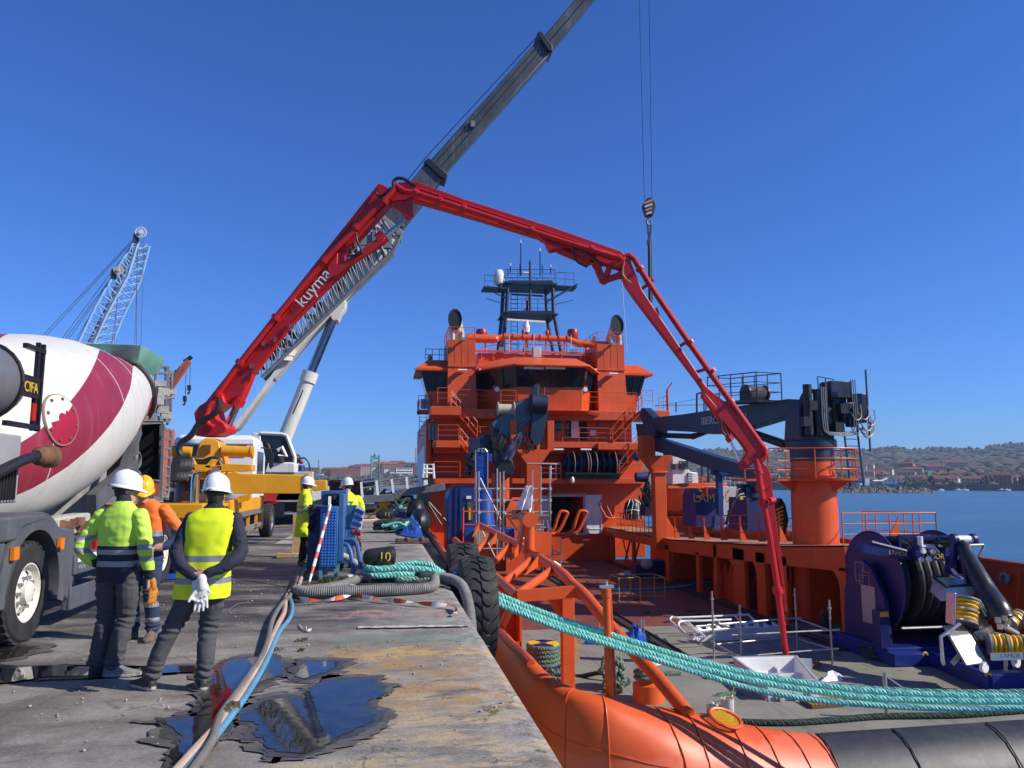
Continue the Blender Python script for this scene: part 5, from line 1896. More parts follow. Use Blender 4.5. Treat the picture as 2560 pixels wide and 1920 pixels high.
mb.tube(at(2440,1497,Y=17.3),at(2465,1540,Y=17.3),.03,6)
mb.tube(at(2448,1500,Y=17.3),at(2470,1535,Y=17.3),.025,6)
mb.build('pump_fittings',ALU,t,kind='stuff')
mb=MB()
pl=at(2478,1642,Y=16.35)
pr_=at(2556,1640,Y=16.3)
mb.bar(pl,pr_,.05,.16)
mb.bar(at(2514,1650,Y=16.4),at(2514,1675,Y=16.5),.08)
tr_=mb.build('nameplate_rail',ALU,t)
text('LAMOR',.15,at(2502,1645,Y=16.31),(pr_-pl),(0,0,1),mat('letter_grey',(.16,.16,.17),.5),tr_)
for px,py in((2460,1668),(2540,1655)):
 c=at(px,py,Y=16.4)
 MB().lathe([(.12,-.04),(.12,.04)],c,(.3,-1,0),18).build('wheel',LAMPW,t)
mb=MB()
mb.pipe([at(2400,1560,Y=17.),at(2352,1592,Y=17.),at(2356,1650,Y=16.9),at(2360,1662,Y=16.9)],.045,8)
mb.bar(at(2380,1660,Y=17.),at(2405,1630,Y=17.),.06,.1)
mb.build('stand',ALU,t)
SKB=mat('skid_blue',(0,0,0))
s0,s1,s2=at(2292,1648,Z=DZ),at(2478,1728,Z=DZ),at(2640,1722,Z=DZ)
mb=MB()
back=V(.35,3.4,0)
mb.bar(s0+V(0,0,.2),s1+V(0,0,.2),.16,.38)
mb.bar(s1+V(0,0,.2),s2+V(0,0,.2),.16,.38)
mb.bar(s0+V(0,0,.2),s0+(s2-s1)+V(0,0,.2),.16,.38)
mb.bar((s0+s1)/2+V(0,0,.2),(s0+s1)/2+(s2-s1)+V(0,0,.2),.14,.3)
mb.build('skid',SKB,t,bev=.015)
mb=MB()
P=[s0,s1,s2,s0+(s2-s1)]
mb.add([p+V(0,0,.08)for p in P],[(0,1,2,3)])
mb.build('skid_floor',mat('skid_floor',(.3,.29,.26),.7,var=.3,scale=5),t)
for px,py in((2313,1638),(2471,1690)):
 MB().pipe(arc(at(px,py,Z=DZ+.42),.07,0,math.pi,(1,0,0),(0,0,1),8),.022,6).build('lifting_eye',YELLOWPAINT,t)
p=at(2535,1695,Z=DZ+.1)
MB().ell(p,.32,.25,.18,14,8).build('mesh_bag',mat('mesh_grey',(.45,.44,.42),.8,bump=.6,bscale=40),t)
# SHIP'S CRANES AND GEAR
def flat_beam(mb,px_list,Y=None,plane=None,w=.6):
 P=[at(px,py,Y=Y)if plane is None else at(px,py,plane=plane)for px,py in px_list]
 if plane is None:
  nrm=V(0,1,0)
 else:
  nrm=V(plane[1][0],plane[1][1],0).normalized()
 a=[p-nrm*w/2 for p in P]
 b_=[p+nrm*w/2 for p in P]
 n=len(P)
 mb.add(a+b_,[list(range(n)),list(range(2*n-1,n-1,-1))]+[[i,n+i,n+(i+1)%n,(i+1)%n]for i in range(n)])
 return mb
KP=((PC.x,PC.y),(.9847,.174))
K=lambda px,py:at(px,py,plane=KP)
t=thing('deck_crane','navy knuckle-boom crane on the thick orange pedestal','crane',(PC.x,PC.y,2.55))
mb=MB()
mb.lathe([(rb*.96,2.55),(rb*.96,3.05),(rb*1.1,3.08),(rb*1.1,3.3),(rb*.95,3.32)],(PC.x,PC.y,0),n=36)
mb.build('slew_ring',DKBLUE,t)
mb=MB()
for k in range(36):
 a=k*.1745
 mb.tube((PC.x+rb*1.04*math.cos(a),PC.y+rb*1.04*math.sin(a),3.3),(PC.x+rb*1.04*math.cos(a),PC.y+rb*1.04*math.sin(a),3.37),.03,5)
mb.build('ring_bolt',DKBLUE,t,kind='stuff')
zt_=at(2020,1003,Y=PC.y).z
mb=MB()
mb.loft([[(PC.x-.8,PC.y-.6,3.3),(PC.x+.62,PC.y-.6,3.3),(PC.x+.62,PC.y+.6,3.3),(PC.x-.8,PC.y+.6,3.3)],[(PC.x-.72,PC.y-.5,zt_-.3),(PC.x+.62,PC.y-.5,zt_-.3),(PC.x+.62,PC.y+.5,zt_-.3),(PC.x-.72,PC.y+.5,zt_-.3)],[(PC.x-.45,PC.y-.45,zt_),(PC.x+.45,PC.y-.45,zt_),(PC.x+.45,PC.y+.45,zt_),(PC.x-.45,PC.y+.45,zt_)]])
mb.build('slew_column',DKBLUE,t,bev=.04)
mb=MB()
for x,y,z0,z1,r in((-.5,-.75,3.5,5.4,.16),(-.15,-.8,3.5,5.2,.14),(.85,-.3,3.7,5.5,.26),(1.15,-.35,4.3,5.2,.16),(.2,-.75,3.6,5.5,.1)):
 mb.tube((PC.x+x,PC.y+y,z0),(PC.x+x,PC.y+y,z1),r,12)
for x,z in((-.62,4.),(-.35,4.6),(0.,4.1),(.9,4.5),(1.2,4.),(.65,3.8),(1.45,4.4)):
 mb.box((PC.x+x,PC.y-.8,z),(.34,.25,.36))
mb.build('slew_motor',BLACK,t,kind='stuff')
mb=MB()
mb.box((PC.x+.95,PC.y-.3,5.25),(.9,.8,.65))
mb.box((PC.x+1.7,PC.y-.5,4.55),(.5,.6,1.1))
mb.box((PC.x+1.15,PC.y-.65,4.35),(.5,.3,.8))
mb.build('control_cabinet',DKBLUE,t,bev=.03)
mb=MB()
for x0,z0 in((.2,3.6),(.28,3.55),(.36,3.5)):
 mb.pipe(smooth_path([(PC.x+x0-.25,PC.y-.95,5.3),(PC.x+x0-.25,PC.y-.98,z0+.2),(PC.x+x0,PC.y-1.,z0),(PC.x+x0+.9,PC.y-.98,z0+.05),(PC.x+x0+1.,PC.y-.98,z0+.5),(PC.x+x0+.98,PC.y-.95,5.6)],4),.022,6)
for k in range(9):
 q=rnd.uniform(.5,1.7)
 z=rnd.uniform(3.7,4.6)
 mb.pipe(smooth_path([(PC.x+q,PC.y-.9,z),(PC.x+q+.15,PC.y-1.05,z-.35),(PC.x+q+.4,PC.y-1.,z-.2),(PC.x+q+.45,PC.y-.9,z+.25)],4),.022,5)
mb.build('hydraulic_pipes',mat('pipe_pale',(.3,.29,.26),.4,metal=.6),t,kind='stuff')
mb=MB()
for k in range(6):
 o_=k*.11
 c0=V(PC.x-.35+o_,PC.y-.25+.05*k,zt_+0.)
 mb.pipe(smooth_path([c0+V(-.25-.05*k,0,-.15),c0+V(0.,0,.3+.02*k),c0+V(.4,0,.42),c0+V(.75,0,.2),c0+V(.85,0,-.35)],5),.035,6)
mb.build('hose_loop',HOSEBLACK,t,kind='stuff')
mb=MB()
lx=PC.x+.95
for k in(0,.55):
 mb.bar((lx+k,PC.y-.9,1.6),(lx-.15+k,PC.y-.9,3.9),.05)
for k in range(8):
 z=1.8+k*.26
 mb.bar((lx-(z-1.6)*.06,PC.y-.9,z),(lx+.55-(z-1.6)*.06,PC.y-.9,z),.03)
mb.bar((lx+.9,PC.y-.9,2.9),(lx+.9,PC.y-.9,6.),.05)
mb.build('crane_ladder',DKBLUE,t)
mb=MB()
flat_beam(mb,[(1626,1058),(1640,1045),(1722,1036),(1800,1024),(1985,998),(2012,1000),(2000,1030),(1966,1046),(1860,1078),(1795,1086),(1740,1080),(1640,1075)],plane=KP,w=.62)
mb.build('main_boom',DKBLUE,t,bev=.02)
text('IBERCISA',.5,at(1753,1062,plane=((PC.x-.36,PC.y-.07),KP[1])),K(1850,1050)-K(1753,1058),(0,0,1),mat('letter_pale',(.55,.56,.56),.5),t)
text('L',.5,at(1863,1051,plane=((PC.x-.36,PC.y-.07),KP[1])),K(1870,1046)-K(1853,1048),(0,0,1),mat('letter_pale',(0,0,0)),t)
mb=MB()
flat_beam(mb,[(1612,1022),(1618,1020),(1628,1030),(1650,1050),(1650,1062),(1618,1062),(1610,1040)],plane=KP,w=.5)
flat_beam(mb,[(1604,1060),(1645,1060),(1655,1072),(1648,1108),(1622,1124),(1612,1118)],plane=KP,w=.75)
mb.build('knuckle',DKBLUE,t,bev=.02)
mb=MB()
flat_beam(mb,[(1628,1090),(1655,1096),(1756,1128),(1900,1172),(1908,1200),(1880,1196),(1780,1170),(1700,1142),(1640,1126)],plane=KP,w=.55)
flat_beam(mb,[(1868,1190),(1906,1192),(1912,1236),(1884,1226)],plane=KP,w=.4)
mb.build('jib',DKBLUE,t,bev=.02)
mb=MB()
mb.tube(K(1650,1088),K(1732,1091),.13,12)
mb.tube(K(1732,1091),K(1770,1082),.16,8,.05)
mb.tube(K(1872,1080),K(1965,1112),.18,12)
mb.tube(K(1965,1112),K(1985,1122),.14,10)
mb.build('luffing_cylinder',BLACK,t)
mb=MB()
for px in(1690,1760,1765):
 a=K(px,1030)
 mb.tube(a,K(px,1006 if px==1690 else 990),.035,6)
mb.pipe([K(1742,1033),K(1742,985),K(1757,980)],.05,6)
mb.build('boom_stanchion',DKBLUE,t,kind='stuff')
mb=MB()
mb.tube(K(1637,1014),K(1760,1012),.012,4)
mb.tube(K(1637,1016),K(1775,992),.008,4)
mb.build('stay_wire',BLACK,t,kind='stuff')
pa,pb=K(1828,1002),K(1958,1000)
nrm=V(KP[1][0],KP[1][1],0)
mb=MB()
pl=[K(1828,1010),K(1955,1004)]
mb.bar(pl[0]-nrm*.6,pl[1]-nrm*.6,1.2,.1)
wp=mb.build('winch_platform',DKBLUE,t)
q=[pl[0]-nrm*0.,pl[0]-nrm*1.2,pl[1]-nrm*1.2,pl[1]]
railing(q+[q[0]],1.15,3,.9,.024).build('winch_railing',DKBLUE,wp)
c=K(1915,985)-nrm*.55
mb=MB()
mb.lathe([(.36,-.5),(.36,-.44),(.24,-.42),(.24,.42),(.36,.44),(.36,.5)],c,nrm,18)
mb.box(c+V(0,.7,-.1),(.4,.6,.4))
mb.build('winch',BLACK,wp)
mb=MB()
for k in range(14):
 mb.lathe([(.27,-.028),(.31,0),(.27,.028)],c+nrm*(-.37+k*.057),nrm,14)
mb.build('winch_wire',mat('wire_buff',(.42,.37,.27),.6),wp,kind='stuff')
railing([V(PC.x+.1,PC.y-.5,zt_),V(PC.x+.75,PC.y-.5,zt_-.1)],.9,2,.4,.022).build('top_railing',DKBLUE,t)
# port knuckle crane, folded up before the bridge front
YC=44.6
Q=lambda px,py,y=YC:at(px,py,Y=y)
t=thing('knuckle_crane','folded navy crane in front of the bridge, its jib hanging down','crane',(Q(1250,1180).x,YC,DZ))
mb=flat_beam(MB(),[(1232,1088),(1268,1098),(1278,1098),(1328,1048),(1346,1010),(1342,984),(1318,996),(1300,1000),(1228,1058)],Y=YC,w=.8)
mb.build('main_boom',mat('boom_steel_blue',(.06,.085,.12),.25,var=.35,scale=1.5,streak=(.2,.22,.25),amt=.5),t,bev=.03)
mb=flat_beam(MB(),[(1330,986),(1369,990),(1366,1040),(1352,1104),(1338,1118),(1322,1096),(1328,1040)],Y=YC-.5,w=.7)
mb.build('jib',DKBLUE,t,bev=.03)
mb=MB()
mb.tube(Q(1328,1008,YC-.9),Q(1366,1012,YC-.9),.55,16)
mb.build('knuckle',DKBLUE,t)
mb=flat_beam(MB(),[(1322,992),(1342,990),(1350,968),(1346,960),(1334,962),(1332,972)],Y=YC-.3,w=.4)
mb.build('sheave_head',DKBLUE,t)
mb=MB()
mb.tube(Q(1345,966,YC-.7),Q(1344,1120,YC-.7),.025,5)
mb.tube(Q(1362,968,YC-.4),Q(1352,1075,YC-.4),.025,5)
mb.build('hoist_wire',mat('wire_grey',(.2,.2,.19),.5),t)
mb=MB()
mb.tube(Q(1295,1068,YC-.6),Q(1326,1048,YC-.6),.1,8)
mb.tube(Q(1256,1150,YC-.5),Q(1300,1080,YC-.5),.16,8)
mb.tube(Q(1272,1150,YC-.5),Q(1312,1078,YC-.5),.16,8)
mb.tube(Q(1262,1148,YC-.7),Q(1282,1098,YC-.7),.09,8)
mb.build('luffing_cylinder',mat('cyl_blue',(.08,.1,.16),.3),t)
mb=flat_beam(MB(),[(1226,1060),(1262,1090),(1262,1150),(1232,1160),(1226,1110)],Y=YC,w=1.)
flat_beam(mb,[(1234,1150),(1276,1150),(1284,1172),(1276,1190),(1236,1180)],Y=YC,w=1.1)
mb.build('slew_column',BLACK,t,bev=.03)
mb=MB()
a,b_=Q(1176,1094,YC-.6),Q(1206,1142,YC-.6)
mb.bb(a.x,b_.x,YC-.6,YC+.5,b_.z,a.z)
a,b_=Q(1204,1086,YC-.3),Q(1246,1150,YC-.3)
mb.bb(a.x,b_.x,YC-.3,YC+.7,b_.z,a.z)
mb.build('power_cabinet',mat('navy_flat',(.01,.016,.055),.5),t,bev=.02)
mb=MB()
for k in range(26):
 px,py=rnd.uniform(1162,1200),rnd.uniform(1138,1185)
 mb.box(Q(px,py,YC-.9+rnd.uniform(-.2,.2)),(rnd.uniform(.1,.35),)*3,rnd.random())
mb.build('valve_block',BLACK,t,kind='stuff')
mb=MB()
for k in range(8):
 px,py=rnd.uniform(1220,1330),rnd.uniform(1060,1130)
 a=Q(px,py,YC-.75)
 mb.pipe(smooth_path([a,a+V(.15,-.1,-.5),a+V(.5,-.1,-.6),a+V(.7,0,-.1)],4),.03,5)
mb.build('hydraulic_hose',HOSEBLACK,t,kind='stuff')
c=Q(1265,1023,YC-.4)
mb=MB().lathe([(.42,-.5),(.42,-.44),(.3,-.42),(.3,.42),(.42,.44),(.42,.5)],c,(1,0,0),18)
wn_=mb.build('winch',mat('winch_wire_buff',(.45,.4,.28),.6),t)
mb=MB().box(c+V(0,.3,-.45),(1.1,.5,.3))
for px in(1246,1280):
 mb.bar(Q(px,1060,YC),Q(px,1010,YC),.08)
 mb.bar(Q(px,1010,YC),Q(px-8,1040,YC),.05)
mb.build('winch_bracket',DKBLUE,wn_)
mb=MB()
b0,b1=Q(1225,1185),Q(1288,1185)
cx_=(b0.x+b1.x)/2
mb.tube((cx_,YC+.3,DZ),(cx_,YC+.3,2.3),.62,24)
mb.build('pedestal',ORANGE,t)
p=at(1282,1250,Y=YC-.2)
mb=MB().loft([[(p.x-.5,YC-.9,DZ),(p.x+.5,YC-.9,DZ),(p.x+.5,YC,DZ),(p.x-.5,YC,DZ)],[(p.x-.5,YC-.9,.2),(p.x+.55,YC-.9,.2),(p.x+.55,YC,.2),(p.x-.5,YC,.2)],[(p.x-.1,YC-.6,.9),(p.x+.55,YC-.6,.9),(p.x+.55,YC,.9),(p.x-.1,YC,.9)]])
mb.build('pedestal_foot',ORANGE,t)
# small bright blue crane on its round foot
YB=42.
B_=lambda px,py,y=YB:at(px,py,Y=y)
t=thing('deck_crane','small bright blue crane on a round blue foot behind the scaffold','crane',(B_(1205,1330).x,YB,DZ))
fx=B_(1207,1300).x
MB().lathe([(.66,DZ),(.66,B_(0,1312).z),(.6,B_(0,1305).z),(.6,B_(0,1262).z),(.5,B_(0,1250).z),(.5,B_(0,1228).z),(.4,B_(0,1222).z)],(fx,YB,0),n=28).build('foot',BLUEBRIGHT,t)
mb=MB()
a,b_=B_(1192,1130),B_(1216,1226)
mb.bb(a.x,b_.x,YB-.4,YB+.4,b_.z,a.z)
for py in(1146,1164,1190):
 z=B_(0,py).z
 mb.bb(a.x-.02,b_.x+.02,YB-.42,YB+.42,z-.03,z+.03)
mb.box(V(b_.x+.12,YB-.3,B_(0,1138).z),(.25,.3,.4))
mb.build('column',BLUEBRIGHT,t,bev=.02)
mb=MB()
for px in(1189,1219):
 mb.tube(B_(px,1125,YB-.45),B_(px,1225,YB-.45),.035,6)
mb.pipe([B_(1192,1128,YB-.5),B_(1198,1122,YB-.5),B_(1213,1122,YB-.5),B_(1217,1128,YB-.5)],.03,6)
for px in(1197,1205,1212):
 mb.tube(B_(px,1120,YB-.5),B_(px,1130,YB-.5),.03,6)
mb.build('crane_pipes',ALU,t,kind='stuff')
YT=41.2
T_=lambda px,py,y=YT:at(px,py,Y=y)
mb=MB()
a,b_=T_(1120,1216),T_(1186,1345)
n=10
prof=[V(a.x,0,DZ),V(a.x,0,a.z-.7)]+[V(a.x+.55-.55*math.cos(k*.157),0,a.z-.7+.7*math.sin(k*.157))for k in range(1,11)]+[V(b_.x,0,a.z),V(b_.x,0,DZ)]
mb.prism([(p.x,p.z)for p in prof],(0,YT+1.2,0),(1,0,0),(0,0,1),2.4)
t=thing('equipment_container','dark blue round-shouldered container on the port side deck','container',(T_(1150,1330).x,YT,DZ))
mb.build('shell',mat('container_blue',(.012,.032,.16),.4,var=.15,scale=2),t,bev=.03)
mb=MB()
for px in(1138,1150):
 mb.bb(T_(px,1220).x,T_(px,1220).x+.08,YT-.08,YT,DZ+.4,a.z-.05)
mb.bb(T_(1136,1216).x,b_.x,YT-.03,YT+2.4,a.z,a.z+.05)
mb.build('rib',mat('container_blue',(0,0,0)),t,kind='stuff')
mb=wall_box(MB(),(1168,1255),(1182,1300),YT-.06,YT)
mb.build('door_recess',mat('recess_olive',(.1,.09,.02),.6),t)
wall_box(MB(),(1172,1270),(1176,1300),YT-.1,YT-.06).build('yellow_bar',YELLOWPAINT,t)
wall_box(MB(),(1166,1240),(1178,1247),YT-.09,YT).build('sticker',LAMPW,t)
t=thing('blue_plinth','low blue box frame under the timber packing behind the scaffold','plinth',(B_(1230,1350,40.4).x,40.4,DZ))
wall_box(MB(),(1162,1322),(1286,1350),40.4,41.6).build('plinth_box',BLUEBRIGHT,t,bev=.02)
wall_box(MB(),(1166,1348),(1280,1395),40.6,41.4).build('plinth_base',ORANGE,t)
for k in range(5):
 a,b_=B_(1186,1326+7*k,40.2),B_(1246,1331+7*k,40.2)
 mb=MB()
 mb.bb(a.x,b_.x,40.15,40.38,b_.z-.02,a.z)
 o=single(mb,'timber_baulk',WOOD,'squared timber under the blue crane, %s of the stack of five'%('topmost','second from the top','middle one','second from the bottom','bottom one')[k],'timber','stacked timbers under the blue crane')
mb=MB()
railing([B_(1158,1358,40.),B_(1158,1358,38.2)],1.75,2,1.,.04,mb)
mb.bar(B_(1158,1278,40.),B_(1240,1278,40.),.07)
mb.bar(B_(1156,1311,40.),B_(1190,1311,40.),.05)
o=single(mb,'deck_railing',ORANGE_PIPE,'orange pipe rail around the blue container','railing')
# scaffold with platform and ladders
t=thing('scaffold','steel tube scaffold with a plank platform before the blue crane','scaffold',at(1300,1480,Z=DZ))
YS=37.
G=lambda px,py,y=YS:at(px,py,Y=y)
TUBES=[((1197,1178),(1197,1395)),((1259,1178),(1259,1400)),((1331,1175),(1331,1300)),((1375,1165),(1377,1440)),((1352,1165),(1352,1300)),((1243,1172),(1243,1385)),((1186,1222),(1377,1222)),((1186,1251),(1377,1251)),((1190,1281),(1260,1280)),((1258,1281),(1380,1279)),((1196,1315),(1262,1315)),((1318,1159),(1378,1160)),((1200,1195),(1258,1312)),((1201,1318),(1240,1398)),((1198,1372),(1260,1372)),((1260,1280),(1330,1375))]
mb=MB()
for a,b_ in TUBES:
 o=MB().tube(G(*a),G(*b_),.04,7).build('tube',STEEL,t)
for a,b_ in(((1190,1180),(1190,1390)),((1250,1180),(1250,1392)),((1321,1240),(1323,1300))):
 MB().tube(G(*a,YS+1.6),G(*b_,YS+1.6),.04,7).build('tube',STEEL,t)
mb=MB()
for a,b_ in TUBES[:6]:
 for py in(1222,1251,1281):
  if a[1]<py<b_[1]:
   mb.box(G(a[0],py,YS-.04),(.13,.13,.13),.4)
mb.build('coupler',STEEL,t,kind='stuff')
for k in range(4):
 a,b_=G(1268,1290,YS-.1+k*.32),G(1372,1288,YS-.1+k*.32)
 MB().bar(a,b_,.28,.06).build('plank',mat('plank_grey',(.3,.23,.16),.85,var=.35,scale=6,bump=.3),t)
mb=MB()
mb.bar(G(1272,1297,YS-.3),G(1376,1296,YS-.3),.05,.08)
mb.box(G(1305,1285,YS-.3),(1.,.05,.4))
mb.build('toe_board',mat('toe_brown',(.12,.05,.03),.8),t)
YL=36.
for(a,b_)in(((1338,1300),(1338,1405)),((1358,1300),(1358,1430)),((1378,1320),(1380,1440)),((1401,1345),(1403,1443)),((1316,1300),(1316,1420)),((1325,1310),(1352,1410)),((1345,1305),(1368,1395)),((1368,1300),(1384,1390)),((1378,1372),(1403,1385)),((1380,1400),(1403,1415)),((1316,1334),(1360,1335)),((1317,1378),(1380,1379)),((1380,1386),(1405,1386)),((1378,1419),(1405,1419)),((1326,1365),(1350,1364)),((1330,1330),(1345,1290))):
 MB().tube(at(a[0],a[1],Y=YL),at(b_[0],b_[1],Y=YL),.032,6).build('tube',STEEL,t)
mb=MB()
for k in range(7):
 mb.tube(at(1340+k*.5,1312+k*13,Y=YL-.1),at(1358+k*.8,1312+k*13,Y=YL-.1),.03,5)
mb.build('ladder_rung',STEEL,t,kind='stuff')
n=14
rows=[]
for i in range(n+1):
 v=i/n
 l_,r_=(1314+(1290-1314)*v**1.1,1214+(1270-1214)*v),(1331-1*v,1214+(1288-1214)*v)
 row=[]
 for j in range(11):
  u=j/10
  p=at(l_[0]+(r_[0]-l_[0])*u,l_[1]+(r_[1]-l_[1])*u,Y=YS-.25)
  p.y+=.16*math.sin(u*11+v*2)*v+.06*math.sin(u*23+v*5)
  row.append(p)
 rows.append(row)
single(MB().sheet(rows),'white_sheet',mat('sheet_white',(.78,.78,.76),.7,var=.05),'white plastic sheet tied to the scaffold and blown sideways','sheet')
# winch with six flanges on the winch deck
YW=48.
t=thing('deck_winch','long navy winch with a row of round flanges on the upper deck','winch',at(1480,1195,Y=YW))
w0,w1=at(1405,1160,Y=YW),at(1548,1161,Y=YW)
MB().tube(w0,w1,.4,20).build('drum',mat('navy_flat',(0,0,0)),t)
for px in(1414,1431,1446,1464,1470,1486,1502,1517,1534):
 c=at(px,1161,Y=YW)
 MB().lathe([(.3,-.035),(.82,-.02),(.85,0),(.82,.02),(.3,.035)],c,(1,0,0),30).build('flange',mat('navy_flat',(0,0,0)),t)
 if px in(1431,1464,1470,1486,1534):
  MB().pipe([c+V(-.02,.84*math.cos(a*.2094),.84*math.sin(a*.2094))for a in range(30)],.022,5,loop=True).build('flange_rim',mat('rim_brown',(.28,.2,.15),.6),t)
mb=MB()
a,b_=at(1412,1183,Y=YW-.9),at(1552,1184,Y=YW-.9)
mb.bar(a,b_,.1,.08)
mb.bar(a+V(0,1.8,0),b_+V(0,1.8,0),.1,.08)
mb.bb(a.x,b_.x,YW-.8,YW+.9,2.,2.3)
mb.box(at(1556,1150,Y=YW),(.4,.6,.7))
mb.build('frame',BLACK,t)
mb=MB()
p=at(1400,1195,Y=47.6)
railing([at(1378,1196,Y=47.6),at(1402,1196,Y=47.6)],.9,3,.35,.03,mb)
single(mb,'small_table',WHITE,'small white tube stand on the winch deck','stand')
# gear on the side house deck
YD=40.
t=thing('workboat','orange workboat with a white wheelhouse stowed on the side deck','boat',(at(1745,1270,Y=YD).x,YD,-1.07))
D_=lambda px,py,y=YD:at(px,py,Y=y)
rows=[]
for i in range(9):
 u=i/8
 px=1655+(1835-1655)*u
 hw=.95*(1-abs(u-.45)**3*3.5)
 hw=max(.12,hw)
 k=D_(px,1286-22*max(0,u-.5)*2)
 s_=D_(px,1224)
 rows.append([V(s_.x,YD-hw,s_.z),V(s_.x,YD-hw*.95,s_.z-.4),V(k.x,YD-hw*.6,k.z+.2),V(k.x,YD,k.z),V(k.x,YD+hw*.6,k.z+.2),V(s_.x,YD+hw,s_.z)])
MB().loft(rows).build('hull',ORANGE,t)
mb=MB()
a,b_=D_(1668,1207,YD-.9),D_(1820,1222,YD-.9)
mb.bb(a.x,b_.x,YD-.95,YD+.95,b_.z,b_.z+.16)
mb.bb(D_(1700,1207).x,b_.x-.05,YD-.9,YD+.9,b_.z+.16,a.z)
mb.build('fender_deck',ORANGE_FRESH,t,bev=.03)
mb=flat_beam(MB(),[(1668,1211),(1668,1148),(1680,1142),(1700,1150),(1705,1170),(1712,1180),(1730,1182),(1732,1208)],Y=YD,w=1.5)
cb=mb.build('wheelhouse',WHITE,t,bev=.04)
mb=wall_box(MB(),(1678,1160),(1689,1174),YD-.78,YD-.74)
wall_box(mb,(1703,1156),(1717,1170),YD-.9,YD-.84)
mb.build('window',GLASS,cb)
mb=MB()
q=[D_(1698,1154,YD-.85),D_(1719,1154,YD-.85),D_(1719,1172,YD-.85),D_(1698,1172,YD-.85)]
mb.pipe(q,.05,6,loop=True)
wall_box(mb,(1720,1182),(1731,1205),YD-.8,YD-.74)
mb.build('window_frame',BLACK,cb)
mb=MB()
for k in range(5):
 wall_box(mb,(1721,1184+k*4.2),(1730,1186+k*4.2),YD-.84,YD-.79)
mb.build('vent_slat',LAMPW,cb,kind='stuff')
wall_box(MB(),(1704,1208),(1722,1214),YD-1.,YD-.9).build('fender_pad',BLACK,t)
mb=MB()
railing([D_(1736,1208,YD-.6),D_(1765,1208,YD-.6),D_(1765,1208,YD+.6),D_(1736,1208,YD+.6),D_(1736,1208,YD-.6)],.3,2,.22,.022,mb)
mb.build('bow_rail',ORANGE_PIPE,t)
mb=MB()
for px in(1754,1771):
 mb.pipe([D_(px,1208,YD),D_(px,1170,YD),D_(px+4,1158,YD)],.07,6)
mb.build('mast_pair',BLACK,t)
YV=42.5
t=thing('launch_davit','dark navy launching davit with a pale folded tarpaulin in front of the workboat','davit',(at(1640,1280,Y=YV).x,YV,-1.1))
flat_beam(MB(),[(1604,1288),(1612,1225),(1624,1190),(1640,1150),(1664,1145),(1668,1200),(1720,1255),(1760,1270),(1755,1290)],Y=YV,w=.9).build('frame',mat('navy_flat',(0,0,0)),t,bev=.04)
flat_beam(MB(),[(1616,1235),(1622,1190),(1628,1180),(1646,1205),(1636,1238)],Y=YV-.55,w=.12).build('cover',mat('cover_grey',(.3,.32,.38),.5),t)
c=at(1600,1193,Y=YV-.3)
MB().tube(c+V(-.25,0,0),c+V(.35,0,0),.28,14).build('motor',mat('navy_mid',(.02,.045,.12),.4),t)
c=at(1592,1142,Y=YV)
MB().ell(c,.22,.22,.26,12,8).build('float_ball',mat('navy_mid',(0,0,0)),t)
mb=MB()
for k in range(14):
 a=at(rnd.uniform(1596,1622),rnd.uniform(1200,1260),Y=YV-.6)
 mb.pipe(smooth_path([a,a+V(.1,-.1,-.4),a+V(.35,0,-.55),a+V(.5,0,-.2)],4),.03,5)
mb.build('hydraulic_hose',HOSEBLACK,t,kind='stuff')
mb=flat_beam(MB(),[(1700,1280),(1712,1250),(1730,1240),(1760,1250),(1758,1285)],Y=YV-1.2,w=.8)
single(mb,'equipment_cover',mat('navy_flat',(0,0,0)),'navy canvas cover between the davit and the lettered blue box','cover',bev=.05)
t=thing('equipment_box','navy box with yellow lettering and a cut-down side','box',at(1785,1310,Y=35))
flat_beam(MB(),[(1722,1316),(1722,1236),(1730,1220),(1745,1240),(1786,1242),(1788,1220),(1786,1316)],Y=35,w=1.6).build('box_shell',mat('box_navy',(.016,.022,.12),.45),t,bev=.02)
text('LAMOR',.56,at(1733,1255,Y=34.16),(1,0,0),(0,0,1),LAMY,t)
wall_box(MB(),(1742,1238),(1754,1245),34.16,34.2).build('label_plate',YELLOWPAINT,t)
t=thing('equipment_box','plain navy box with a double door behind the red boom','box',at(1880,1320,Y=31))
flat_beam(MB(),[(1842,1325),(1842,1243),(1910,1243),(1910,1325)],Y=31,w=1.6).build('box_shell',mat('box_navy',(0,0,0)),t,bev=.02)
wall_box(MB(),(1867,1243),(1868,1322),30.16,30.2).build('door_seam',BLACK,t)
wall_box(MB(),(1850,1243),(1858,1249),30.16,30.2).build('label_plate',YELLOWPAINT,t)
mb=MB()
mb.tube(at(1874,1243,Y=30.6),at(1873,1218,Y=30.6),.13,10)
mb.box(at(1862,1225,Y=31),(.5,.5,.5))
mb.box(at(1895,1236,Y=31),(.9,.5,.3))
mb.build('pump_top',mat('navy_mid',(0,0,0)),t,kind='stuff')
mb=MB().pipe(smooth_path([at(1862,1234,Y=30.4),at(1845,1240,Y=30.3),at(1830,1262,Y=30.2),at(1822,1285,Y=30.2),at(1815,1312,Y=30.2)],6),.06,6)
mb.pipe(smooth_path([at(1850,1222,Y=30.4),at(1843,1226,Y=30.3),at(1838,1250,Y=30.2),at(1812,1310,Y=30.2)],6),.03,6)
mb.build('suction_hose',HOSEBLACK,t)
t=thing('blue_gantry','blue T-shaped post standing among the boxes on the side deck','gantry',at(1800,1325,Y=33.5))
mb=MB()
mb.bar(at(1801,1325,Y=33.5),at(1797,1180,Y=33.5),.26,.26)
mb.bar(at(1793,1325,Y=33.4),at(1797,1290,Y=33.5),.5,.3)
mb.bar(at(1780,1178,Y=33.5),at(1890,1190,Y=33.5),.35,.34)
